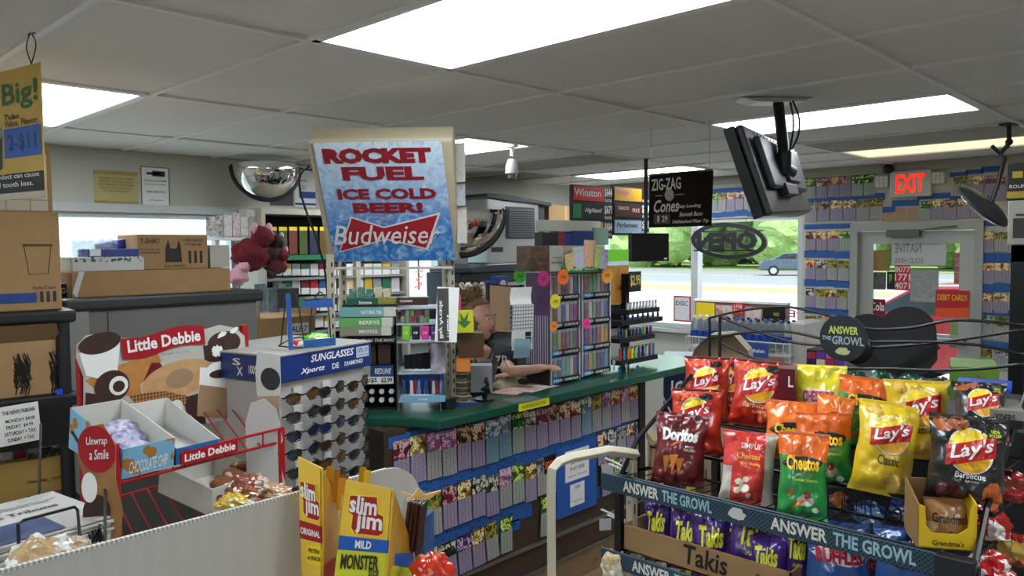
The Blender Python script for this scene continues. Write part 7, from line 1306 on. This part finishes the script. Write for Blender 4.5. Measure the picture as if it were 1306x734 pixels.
    if kind == 'ruf': spots(B, t, [(0, 0, .66, .88, .26, -.05)], [M('#ded8dc', .4)], 'logo_shape'); words(B, t, [('RUFFLES', -.76, .575, .76, .74, 0, dict(bold=.06)), ('original flavor', -.35, .83, .35, .87, 1)], [M('#a01830', .4), WHITE], e=.0045); spots(B, t, [(0, 0, .28, .55, .35)], [potm])
    if kind == 'takis': words(B, t, [('Takis', -.66, .50, .62, .80, 0, dict(bold=.04, shear=.15)), ('FUEGO', -.3, .40, .4, .45, 0)], [M('#d8d42c', .4)]); spots(B, t, [(0, .3, .18, .5, .16, .6), (1, -.2, .14, .4, .16, .3), (0, .1, .07, .4, .12)], [M('#d8c03c', .4), M('#a8182c', .4)])
    if kind == 'cook': words(B, t, [("Grandma's", -.8, .55, .8, .74)], [M('#26180f', .4)], bold=.02, shear=.1); spots(B, t, [(0, -.3, .2, .12, .1), (0, .2, .28, .12, .1), (0, .45, .14, .1, .08), (0, -.05, .38, .1, .08)], [darkp])
    return t
bag('ches', 'yellow popcorn bag with pink lettering, at the back of the top tier', (1008, 468, 1080, 556), 2.26, seed=4)
bag('lred', 'red barbecue chip bag mostly hidden between the two top-tier red bags', (905, 458, 952, 535), 2.30, .5, seed=2)
bag('lred', 'red barbecue chip bag at the left end of the top tier', (872, 457, 930, 540), 2.22, .05, seed=1)
bag('lred', 'red barbecue chip bag in the middle of the top tier, beside the dark red carton', (929, 462, 1003, 544), 2.18, -.1, roll=.05, seed=5)
bag('lred', 'red barbecue chip bag on the middle tier just behind the maroon bag', (856, 499, 922, 580), 2.04, .0, roll=-.03, seed=7)
bag('dor', 'maroon tortilla chip bag at the left end of the front tier', (831, 532, 897, 618), 1.88, .1, roll=.06, seed=4, lean=.28)
bag('chee', 'orange and green puff bag peeking out at the back of the top tier', (1105, 490, 1140, 545), 2.24, -.2, seed=2)
bag('chee', 'orange and green jalapeno puff bag on the top tier beside the yellow popcorn', (1062, 483, 1132, 568), 2.14, .15, roll=.12, seed=1)
bag('cheeo', 'small orange puff bag leaning behind the middle green and orange bag', (1036, 506, 1086, 560), 2.06, .2, roll=.15, seed=8)
bag('cheeo', 'orange puff bag on the middle tier next to the white-edged bag', (974, 514, 1042, 584), 2.03, .1, roll=.05, seed=5)
bag('chee', 'orange and green jalapeno puff bag standing on the middle tier', (1017, 530, 1090, 620), 1.98, .05, roll=-.03, seed=7)
bag('simp', 'red and white cheese puff bag with white edges on the front tier', (917, 555, 986, 642), 1.86, .15, roll=.08, seed=2, lean=.25)
bag('chee', 'orange and green jalapeno puff bag standing foremost on the front tier', (991, 558, 1056, 662), 1.85, .05, roll=.02, seed=4, lean=.28)
bag('lyel', 'yellow classic chip bag on the top tier at the right', (1130, 488, 1214, 585), 2.10, .05, seed=2, d=.075)
bag('lyel', 'crumpled yellow classic chip bag slumping on the middle tier', (1080, 508, 1164, 630), 1.96, .12, roll=.16, seed=9, d=.08, scale=.95)
bag('lblk', 'black barbecue chip bag lying back on the top tier at the right end', (1220, 494, 1290, 566), 2.06, .0, lean=.5, seed=5)
bag('lblk', 'large black barbecue chip bag on the middle tier at the right end', (1180, 534, 1282, 640), 1.92, .0, roll=.07, seed=4, d=.085, lean=.2)
# cookie box at the right end of the front tier
f = FR(30, H(0, 1.825, 1212, 705).dot(Vector((math.cos(math.radians(30)), math.sin(math.radians(30)), 0))), 1171, 636, 1245, 706); t2 = T('cookie_box', 'yellow cut-out cookie display box at the right end of the front tier', 'box', (f.c.x, f.c.y, 1.139), f.rz); w, h = f.w, f.h
by = M('#d8b41c', .4); inn = M('#8a6a3c', .7)
obj('front_wall', MB().prism([(-w/2, 0), (w/2, 0), (w/2, h*.85), (w*.42, h*.8), (w*.36, h*.4), (w*.2, h*.28), (-w*.25, h*.28), (-w*.36, h*.42), (-w*.38, h*.75), (-w/2, h*.8)], 0, .003), by, t2); obj('side_wall', MB().prism([(0, 0), (.11, 0), (.11, h*1.02), (0, h*.85)], -.0015, .0015), by, t2, loc=(w/2, 0, 0), rot=PI/2); obj('side_wall', MB().prism([(0, 0), (.11, 0), (.11, h*1.02), (0, h*.8)], -.0015, .0015), inn, t2, loc=(-w/2, 0, 0), rot=PI/2)
obj('back_wall', MB().box(-w/2, w/2, .108, .111, 0, h*1.02), inn, t2); obj('base', MB().box(-w/2, w/2, 0, .11, 0, .003), inn, t2); text("Grandma's", -w*.25, h*.06, w*.3, h*.16, M('#2c2410', .5), t2)
bag('cook', 'tan cookie pack with chocolate chips standing inside the yellow box', (1180, 637, 1240, 700), 1.89, .0, lean=.12, seed=2, d=.04, a=30)
# tray of purple bags on the lower shelf
tr = T('cardboard_tray', 'low brown cardboard tray holding the purple snack bags', 'tray', (RX+.012, RY0-.012, .918), -PI/2); tw = .50
obj('front_wall', MB().box(0, tw, 0, .004, 0, .075), CARD, tr); obj('side_wall', MB().box(0, .004, 0, .3, 0, .075), CARD, tr); obj('side_wall', MB().box(tw-.004, tw, 0, .3, 0, .075), CARD, tr); obj('back_wall', MB().box(0, tw, .296, .3, 0, .075), CARD, tr); obj('tray_base', MB().box(0, tw, 0, .3, 0, .003), CARD, tr)
text('Takis', .20, .015, .33, .07, BLACK, tr, shear=.1, bold=.02)
tk = [(822, 640, 862, 716, 1.90, 'nearest the tray\'s left end'), (851, 652, 896, 726, 1.87, 'second from the left at the front'), (882, 656, 933, 740, 1.86, 'upright in the middle front'), (924, 650, 990, 745, 1.87, 'large one right of the middle'), (958, 685, 1008, 760, 1.84, 'tilted low at the right'), (995, 666, 1032, 760, 1.88, 'last before the blue bags'), (840, 640, 880, 690, 2.0, 'dark one behind at the left'), (885, 645, 930, 690, 2.0, 'dark one behind in the middle'), (935, 640, 985, 690, 2.02, 'dark one behind at the right'), (905, 655, 945, 720, 1.94, 'half hidden between two front bags')]
for k, (x0, y0, x1, y1, X, lb) in enumerate(reversed(tk)): bag('takis', 'purple spicy snack bag in the tray, ' + lb, (x0, y0, x1, y1), X, (.1, -.15, .05, .2)[k % 4], lean=.2, roll=(.05, -.08, .1, 0)[k % 4], seed=k+1, d=.055, grp='purple snack bags in the tray')
for k, (x0, x1, X, lb) in enumerate([(1027, 1112, 1.86, 'nearest the purple bags'), (1115, 1206, 1.86, 'nearest the right end of the shelf'), (1100, 1130, 1.98, 'tucked between and behind the other two')]): bag('ruf', 'blue ridged chip bag on the lower shelf, ' + lb, (x0, 672+k*6 if k < 2 else 690, x1, 775), X, .05*(-1)**k, lean=.15, seed=k+3, d=.08, grp='blue ridged chip bags')
# ---- white bent-tube gondola end with pegs
t = T('loop_stand', 'cream bent-tube gondola end frame with slotted post and wire pegs', 'frame', (1.66, 1.30, 0)); cream = M('#c6c1ab', .4)
zA = H(90, 1.30, 703, 600).z; q = lambda x, y: (lambda p: (p.x-1.66, 0, p.z))(H(90, 1.30, x, y))
pa, pb = q(703, 640), q(806, 600)
path = [(pa[0], 0, 0), (pa[0], 0, zA-.03)]+[q(*p) for p in [(704, 598), (712, 589), (728, 583), (750, 579), (775, 574), (800, 577), (812, 579)]]
obj('bent_tube', MB().tube(path, .0155, 4), cream, t, bev=.003)
obj('slotted_post', MB().box(pb[0]-.014, pb[0]+.012, -.012, .012, 0, q(806, 585)[2]), cream, t, bev=.002)
for k in range(10): obj('bolt_head', MB().cyl((pb[0]-.016, 0, 1.12-k*.075), (pb[0]-.012, 0, 1.12-k*.075), .006, 8), STEEL, t)
for k in range(4): obj('slot', MB().box(pb[0]-.006, pb[0]-.001, -.0135, -.0115, 1.1-k*.09, 1.13-k*.09), BLACK, t)
for k, (x, y) in enumerate([(790, 590), (795, 597), (785, 655), (793, 662)]):
    p0 = H(90, 1.32, x+12, y+8)-Vector((1.66, 1.30, 0)); p1 = H(90, 1.36, x-18, y-6)-Vector((1.66, 1.30, 0)); obj('wire_peg', MB().cyl(p0, p1, .003, 6), WHITE, t)
for k, (x, y) in enumerate([(775, 594), (772, 663)]):
    p = H(90, 1.37, x, y); o = obj('price_tab', MB().box(-.018, .018, -.001, .001, -.03, .005), M('#b8bcc0', .3), None, p, -.6); tag(o, 'clear price tab on a wire peg, %s of two beside the cream post' % ['upper', 'lower'][k], 'tag', 'peg price tabs')
crinkle('nut_bag', 'clear bag of pale nuts hanging on the cream frame\'s lower peg', 784, 722, 2.25, 16, ('#c8b48a', '#ddd4c0'), 'bag', 1.3, 31); 
# ================================================================ things around the storefront, right of the counter
# OPEN sign: black oval ring with mirrored letters hung inside the window
c, rz, w, h = F(0, RW-.10, 880, 284, 976, 330); t = T('open_sign', 'black oval open sign seen from behind in the storefront window', 'sign', c, rz); a_, b_ = w/2, h/2
ring = MB(); n = 48
for k in range(n):
    g0, g1 = 2*PI*k/n, 2*PI*(k+1)/n
    pts = [(a_*math.cos(g), b_+b_*math.sin(g)) for g in (g0, g1)]+[((a_-.045)*math.cos(g), b_+(b_-.04)*math.sin(g)) for g in (g1, g0)]
    ring.prism(pts, 0, .03)
obj('oval_ring', ring, BLACK, t, rot=(0, .06, 0))
lt = text('OPEN', -a_*.80, b_-b_*.50, a_*.80, b_+b_*.50, BLACK, t, fn=lambda x, z, e: (x, .01, z), flip=True, bold=.06, name='letters'); so_ = lt.modifiers.new('thick', 'SOLIDIFY'); so_.thickness = .02
obj('cross_rail', MB().box(-a_+.03, a_-.03, .02, .025, b_+b_*.5, b_+b_*.5+.012).box(-a_+.03, a_-.03, .02, .025, b_-b_*.5-.012, b_-b_*.5), BLACK, t)
for s in (-.5, .5): obj('hanging_chain', MB().cyl((a_*s, .015, b_*1.8), (a_*s, .015, 2.05-c.z), .003, 5), STEEL, t)
# ---- drink rack under the window: boxes, bottled water
f = FR(0, 6.15, 876, 444, 1010, 500); zsh = f.c.z+f.h; t = T('water_rack', 'white wire rack under the storefront window stacked with bottled water', 'rack', (6.15, (H(0, 6.15, 876, 450).y+H(0, 6.15, 1008, 450).y)/2, 0), -PI/2); w = f.w
wr_ = M('#c4c4c0', .4)
for z in (zsh-.02, .6, .2): obj('rack_shelf', MB().box(-w/2, w/2, 0, .4, z-.02, z), wr_, t)
for x in (-w/2+.02, w/2-.02):
    for y in (.02, .38): obj('rack_post', MB().cyl((x, y, 0), (x, y, zsh+.1), .012, 8), wr_, t)
for k in range(16): obj('fence_wire', MB().cyl((-w/2+k*w/15, -.005, zsh-.02), (-w/2+k*w/15, -.005, zsh+.07), .004, 5), wr_, t)
obj('top_wire', MB().cyl((-w/2, -.005, zsh+.07), (w/2, -.005, zsh+.07), .005, 6), wr_, t)
q = obj('blue_sign', MB().box(-.02+.05, .30, -.02, -.012, zsh-.06, zsh+.06), M('#2a4a9a', .4), t); text('water refreshers', .06, zsh-.02, .27, zsh+.015, WHITE, q, fn=lambda x, z, e: (x, -.02-e, z))
wat = M('#c4d4dc', .06, trans=.85, alpha=.75); cap = [WHITE, M('#2c5ab0', .4), BLACK]; lab = M('#22469a', .35)
btl = MB().lathe([(0, 0), (.034, 0), (.036, .01), (.034, .06), (.036, .12), (.036, .17), (.028, .2), (.014, .225), (.013, .24)], 12); bmsh = btl.data('bottle_shell', wat); bmsh.polygons.foreach_set('use_smooth', [True]*len(bmsh.polygons))
lmsh = MB().lathe([(.0365, .075), (.0365, .125)], 12).data('label_wrap', lab); cms = [MB().lathe([(.015, .235), (.015, .255), (0, .255)], 10).data('bottle_cap', c_) for c_ in cap]
for row in range(2):
    for j in range(14):
        if 3 <= j <= 3 and row == 0: continue
        x = -w/2+.05+j*(w-.1)/13; p = Vector((6.15+.06+row*.1, t.location.y-x, zsh+.001)); e = bpy.data.objects.new('water_bottle', bmsh); COL.objects.link(e); e.location = p
        tag(e, 'water bottle, %s from the left in the %s row on the white rack' % (ORD[j], ['front', 'back'][row]), 'bottle', 'water bottles on the rack')
        for nm, me in (('label_wrap', lmsh), ('bottle_cap', cms[0 if j < 4 else 1+(j % 2)])): o = bpy.data.objects.new(nm, me); COL.objects.link(o); o.parent = e
sup = []
def wcard(name, label, px, d, m, wds=None, tc=None, extra=None):
    return poster(name, label, px, m, wds or [], 'poster', d=d, tcol=tc, extra=extra, th=.012)
def smile(t, w, h): 
    obj('printed_eyes', MB().ell(w*.05, h*.72, .012, .02, PL, .001).ell(w*.2, h*.72, .012, .02, PL, .001), BLACK, t, kind='stuff')
wcard('snack_poster', 'yellow snack poster standing above the left water bottles', (888, 386, 911, 408), 6.66, '#e8c81c')
wcard('candy_poster', 'white and brown candy poster right of the yellow one', (913, 389, 937, 409), 6.665, art(['#c8c0b8', '#a8643c', '#d8d0c8', '#7a4a3a'], 10)); wcard('candy_poster', 'red and white square sale poster over the water rack', (934, 386, 948, 401), 6.65, '#c81c28', [('2 FOR', .1, .55, .9, .85), ('$3.00', .1, .15, .9, .45)], WHITE)
wcard('candy_poster', 'brown and white ice cream poster over the water rack', (950, 391, 971, 409), 6.665, art(['#5a2c24', '#d8c8c0', '#8a3c34', '#2c1c1a'], 10)); wcard('candy_poster', 'black and gold poster at the right of the water rack', (973, 391, 1001, 409), 6.665, M('#16120f', .4), [('NO', .5, .35, .75, .6)], M('#d8b03c', .4))
t = T('poster_rail', 'pinkish wooden rail display behind the water bottles', 'display', (6.70, (H(0, 6.7, 885, 400).y+H(0, 6.7, 1005, 400).y)/2, 0), -PI/2); pw = H(0, 6.7, 885, 400).y-H(0, 6.7, 1005, 400).y; zc_ = H(0, 6.7, 940, 409).z
obj('back_board', MB().box(-pw/2, pw/2, .02, .04, .0, zc_+.17), M('#b88a80', .5), t); obj('cap_rail', MB().box(-pw/2, pw/2, -.01, .05, zc_+.17, zc_+.19), WHITE, t); obj('lower_ledge', MB().box(-pw/2, pw/2, -.05, .02, zc_-.03, zc_), M('#c0b8ac', .5), t)
# white front of a chest freezer / box right of the rack
def wbox(name, label, px, d, dep, m, cat, a=0, bev=.01, floor=True, part='body'):
    f = FR(a, d, *px); z1 = f.c.z+f.h; t = T(name, label, cat, (f.c.x, f.c.y, 0 if floor else f.c.z), f.rz); obj(part, MB().box(-f.w/2, f.w/2, 0, dep, 0, z1 if floor else f.h), m, t, bev=bev); return t, f, z1
wbox('white_freezer', 'plain white chest freezer right of the water rack under the window', (1000, 412, 1027, 470), 6.2, .5, M('#bcb6ae', .4), 'freezer')
t, f, z1 = wbox('candy_display', 'purple and pink candy display between the window and the round chip sign', (1028, 446, 1075, 475), 5.9, .3, M('#241c2c', .4), 'display')
for j in range(4): 
    for i in range(3): carton('candy_box', 'candy bar box, %s from the left on the %s layer of the candy display' % (ORD[j], ['bottom', 'middle', 'top'][i]), (1029+j*12, 467-i*9, 1040+j*12, 475-i*9), 5.88, M(['#6a3a9a', '#c85a9a', '#3a1c4a', '#d8c8a0', '#a82c4a'][(i*2+j) % 5], .4), 'candy', a=0, dp=.06, grp='candy boxes in the display')
t, f, z1 = wbox('drink_cooler', 'navy blue cooler with pale lid at the far end of the counter', (846, 470, 886, 560), 5.3, .5, M('#14213f', .4), 'cooler', a=30); obj('lid', MB().box(-f.w/2-.02, f.w/2+.02, -.02, .52, z1, z1+.05), M('#8f9aa4', .35), t, bev=.015); text('ICE', -.05, z1-.2, .08, z1-.08, WHITE, t); obj('handle', MB().tube([(-.1, -.01, z1-.02), (-.12, -.06, z1-.15), (-.05, -.03, z1-.3)], .006, 6), WHITE, t)
wood = M('#a08a62', .6); t = T('wooden_stool', 'pale wooden stand with yellow leg behind the chip rack', 'stand', (2.78, 1.74, 0), -.8); obj('seat_board', MB().box(-.09, .09, -.08, .08, .97, 1.0), wood, t)
for i, (x, y) in enumerate([(-.07, -.06), (.07, -.06), (-.07, .06), (.07, .06)]): obj('leg', MB().box(x-.015, x+.015, y-.015, y+.015, 0, .97), M('#c8b41c', .5) if i == 1 else wood, t)
# big paper-lined round cardboard back behind the red bags
f = FR(20, 3.35, 872, 424, 962, 560); t = T('cardboard_hood', 'beige round-topped cardboard display hood behind the red chip bags', 'display', (f.c.x, f.c.y, 0), f.rz); w, z1 = f.w, f.c.z+f.h
pl = [(-w/2, 0), (w/2, 0), (w/2, z1-.2), (w*.42, z1-.07), (w*.2, z1), (-w*.12, z1-.01), (-w*.33, z1-.07), (-w*.46, z1-.18), (-w/2, z1-.3)]
obj('back_sheet', MB().prism(pl, .10, .106), M('#b0a184', .7), t); rim = MB()
for (x0, z0), (x1, z1_) in zip(pl[1:], pl[2:]+pl[:1]): rim.add([(x0, -.02, z0), (x1, -.02, z1_), (x1, .11, z1_), (x0, .11, z0)], [(0, 1, 2, 3)])
obj('side_wall', rim, M('#a89a80', .7), t)
# dark heart and oval boards on an upright behind the crown
f = FR(15, 3.0, 1112, 390, 1200, 475); t = T('display_board', 'black rounded cardboard display topper seen from behind, with its metal upright', 'display', (f.c.x, f.c.y, 0), f.rz); w, zb, zt_ = f.w, f.c.z, f.c.z+f.h
el = lambda cx, cz, a, b, n=28: [(cx+a*math.cos(2*PI*k/n), cz+b*math.sin(2*PI*k/n)) for k in range(n)]
ov = [(w*.46, zb+.05)]+[(w*.02+w*.42*math.cos(g), zt_-w*.42+w*.42*math.sin(g)) for g in [PI*k/16 for k in range(17)]]+[(-w*.45, zb+.06), (-w*.2, zb-.02), (w*.3, zb)]
obj('topper_back', MB().prism(ov, 0, .006), M('#1c1d1f', .6), t); obj('round_back', MB().prism(el(-w*.55, zb+.10, .10, .10), .02, .026), M('#15161a', .6), t)
r_ = f.r(1197, 405, 1203, 475); obj('upright', MB().box(r_[0], r_[2], -.01, .02, 0, r_[3]), BLACK, t); obj('diagonal_brace', MB().bar([(r_[0], 0, zb+.1), (-w*.5, 0, zb-.05)], .02, .02), BLACK, t); obj('base', MB().box(-w*.2, w*.5, -.03, .05, 0, .03), BLACK, t)
# shelving run behind the chips with goods seen over the top
t = T('gondola_shelving', 'black gondola shelving running back behind the chip rack', 'shelf', (2.45, .85, 0), -PI/2); gl = M('#1a1b1d', .5)
obj('back_panel', MB().box(-.42, .55, .0, .015, 0, 1.28), gl, t)
for z in (.3, .62, .9, 1.2): obj('shelf_board', MB().box(-.42, .55, .015, 1.1, z-.02, z), gl, t)
for x in (-.42, .55): obj('end_post', MB().box(x-.015, x+.015, .0, .03, 0, 1.28), gl, t)
gs = random.Random(9)
for j, (x, y, dp, c0_, c1_, lb) in enumerate([(1090, 480, 2.7, '#1c4a3a', '#5a8a6a', 'left'), (1125, 478, 2.7, '#22503f', '#7aa08a', 'second'), (1160, 482, 2.65, '#1a4438', '#4a7a5e', 'third'), (1200, 488, 2.6, '#1c4a3a', '#6a9a80', 'right')]): crinkle('green_bag', 'crumpled dark green bag on the shelving behind the chips, %s of four' % lb, x, y+4, dp, 17, (c0_, c1_), 'bag', .55, 40+j)
g = carton('soda_case', 'green and white soda case standing behind the black chip bags', (1212, 468, 1274, 512), 2.62, M('#4f9a1e', .4, fn=lambda b: b.mix(b.noise(9, 3), '#1f5a14', '#7aa03a'), key='dew'), 'case', dp=.2, a=15, words=[('dew', .5, .2, .9, .8)], tcol=M('#a82c2c', .4)); 
g = carton('blue_bag_row', 'bright blue flat snack pack lying behind the back black bag', (1218, 492, 1290, 499), 2.2, M('#1c4fc0', .3), 'pack', dp=.12, a=10)
g = carton('pretzel_box', 'black and white pretzel carton at the right behind the chips', (1262, 522, 1306, 546), 2.10, M('#26262a', .4, fn=lambda b: b.mix((b.z > .02)*(b.z < .05), '#1c1214', '#8a867c'), key='prz'), 'carton', dp=.15, a=15, words=[('YDERS', .15, .38, .75, .75)], tcol=BLACK)
g = carton('maroon_box', 'dark maroon carton with pale box print between red bags and yellow popcorn', (992, 470, 1014, 516), 2.36, M('#5a1020', .4), 'carton', dp=.1, a=20, words=[('L', .6, .5, .9, .8)])
# goods visible under the tiers and at the lower right
for j, (x, y, dp, r_0, c, lb) in enumerate([(1150, 570, 2.25, 20, ('#8a3a1c', '#3c2c24'), 'brown bag lying under the top tier'), (1110, 655, 2.3, 22, ('#18305a', '#5a7aa8'), 'dark blue bag on the inner lower shelf'), (1160, 648, 2.25, 22, ('#1c2f60', '#8a9ab8'), 'second dark blue bag on the inner lower shelf'), (1070, 640, 2.35, 16, ('#a8642c', '#2c3a5a'), 'orange and blue pack deep in the lower shelf'), (1255, 665, 1.9, 30, ('#b01c1c', '#e0dcd4'), 'red and white striped bag at the lower right corner'), (1285, 620, 2.0, 28, ('#9a1f1a', '#6a2c1c'), 'dark red bag at the right edge behind the rack'), (1262, 725, 1.8, 30, ('#c01f20', '#dcd8d0'), 'red and white bag at the bottom right corner'), (1300, 700, 1.9, 26, ('#a81c1c', '#c8a84a'), 'red bag cut by the right edge of the picture')]):
    crinkle('loose_bag', lb, x, y, dp, r_0, c, 'bag', .7, 60+j)
t = T('side_rack', 'black wire side rack at the right edge holding loose bags', 'rack', (2.05, .22, 0), -PI/2); 
for z in (.55, .80, 1.05): 
    o = obj('wire_shelf', MB().tube([(-.12, 0, z), (.5, 0, z), (.5, .45, z), (-.12, .45, z)], .005, 6, True), wire, t)
    for k in range(10): obj('deck_wire', MB().cyl((-.12+k*.062, 0, z), (-.12+k*.062, .45, z), .002, 4), wire, o)
for x in (-.12, .5):
    for y in (0, .45): obj('rack_post', MB().cyl((x, y, 0), (x, y, 1.55 if y else 1.2), .008, 6), wire, t)
# tall black drinks fridge cut by the right edge
f = FR(0, 4.1, 1287, 312, 1330, 492); t = T('drinks_fridge', 'tall black framed drinks fridge at the right edge of the view', 'fridge', (4.1, H(0, 4.1, 1287, 400).y, 0), -PI/2); zt_ = f.c.z+f.h
obj('side_frame', MB().box(0, .06, 0, .7, 0, zt_), M('#0f1012', .35), t, bev=.004); obj('top_frame', MB().box(0, .8, 0, .7, zt_-.08, zt_), M('#0f1012', .35), t, bev=.004); obj('far_frame', MB().box(.76, .8, 0, .7, 0, zt_-.08), M('#0f1012', .35), t); obj('base', MB().box(0, .8, 0, .7, 0, .3), M('#0f1012', .35), t); obj('inner_back', MB().box(.06, .76, .66, .7, .3, zt_-.08), M('#5a6a74', .4), t)
for z in (.7, 1.05, 1.4): obj('fridge_shelf', MB().box(.06, .76, .05, .66, z, z+.015), M('#8a9498', .4), t)
obj('glass_door', MB().box(.06, .76, .01, .015, .3, zt_-.08), clear, t)
for i, z in enumerate((.716, 1.066, 1.416)):
    for j in range(2): o = obj('juice_carton', MB().box(-.04, .04, 0, .08, 0, .2 if i < 2 else .16), M(['#a86a2c', '#b8c8cc', '#8a2c1c'][(i+j) % 3], .4), None, (4.16, H(0, 4.1, 1287, 400).y-.12-.1*j, z), -PI/2); tag(o, 'carton, %s from the left on the %s fridge shelf' % (ORD[j], ['lowest', 'middle', 'top'][i]), 'carton', 'cartons in the fridge')
zf = zt_
f = FR(0, 3.95, 1286, 272, 1330, 310); t = T('jerky_carton', 'white carton with sketched house print on top of the drinks fridge', 'carton', (4.12, H(0, 4.12, 1285, 300).y, zf), -PI/2); obj('carton', MB().box(0, .35, 0, .3, 0, .20), M('#b8b4ac', .5), t, bev=.003); obj('sketch_print', MB().rect(.02, .03, .1, .12, PL, .001).rect(.03, .13, .09, .14, PL, .001), M('#3a3a3a', .5), t)
t2 = T('hanging_packets', 'black and gold jerky carton stacked above the white one on the fridge', 'carton', (4.12, H(0, 4.12, 1284, 250).y, zf+.201), -PI/2); hh_ = H(0, 4.12, 1290, 208).z-zf-.201; obj('carton', MB().box(0, .35, 0, .28, 0, hh_), M('#17160f', .4), t2, bev=.003); obj('gold_band', MB().rect(0, .01, .3, .04, PL, .001).rect(0.02, .1, .06, .13, PL, .001), M('#b8a02c', .4), t2); text('ROUND JERKY', .01, .05, .16, .07, WHITE, t2)
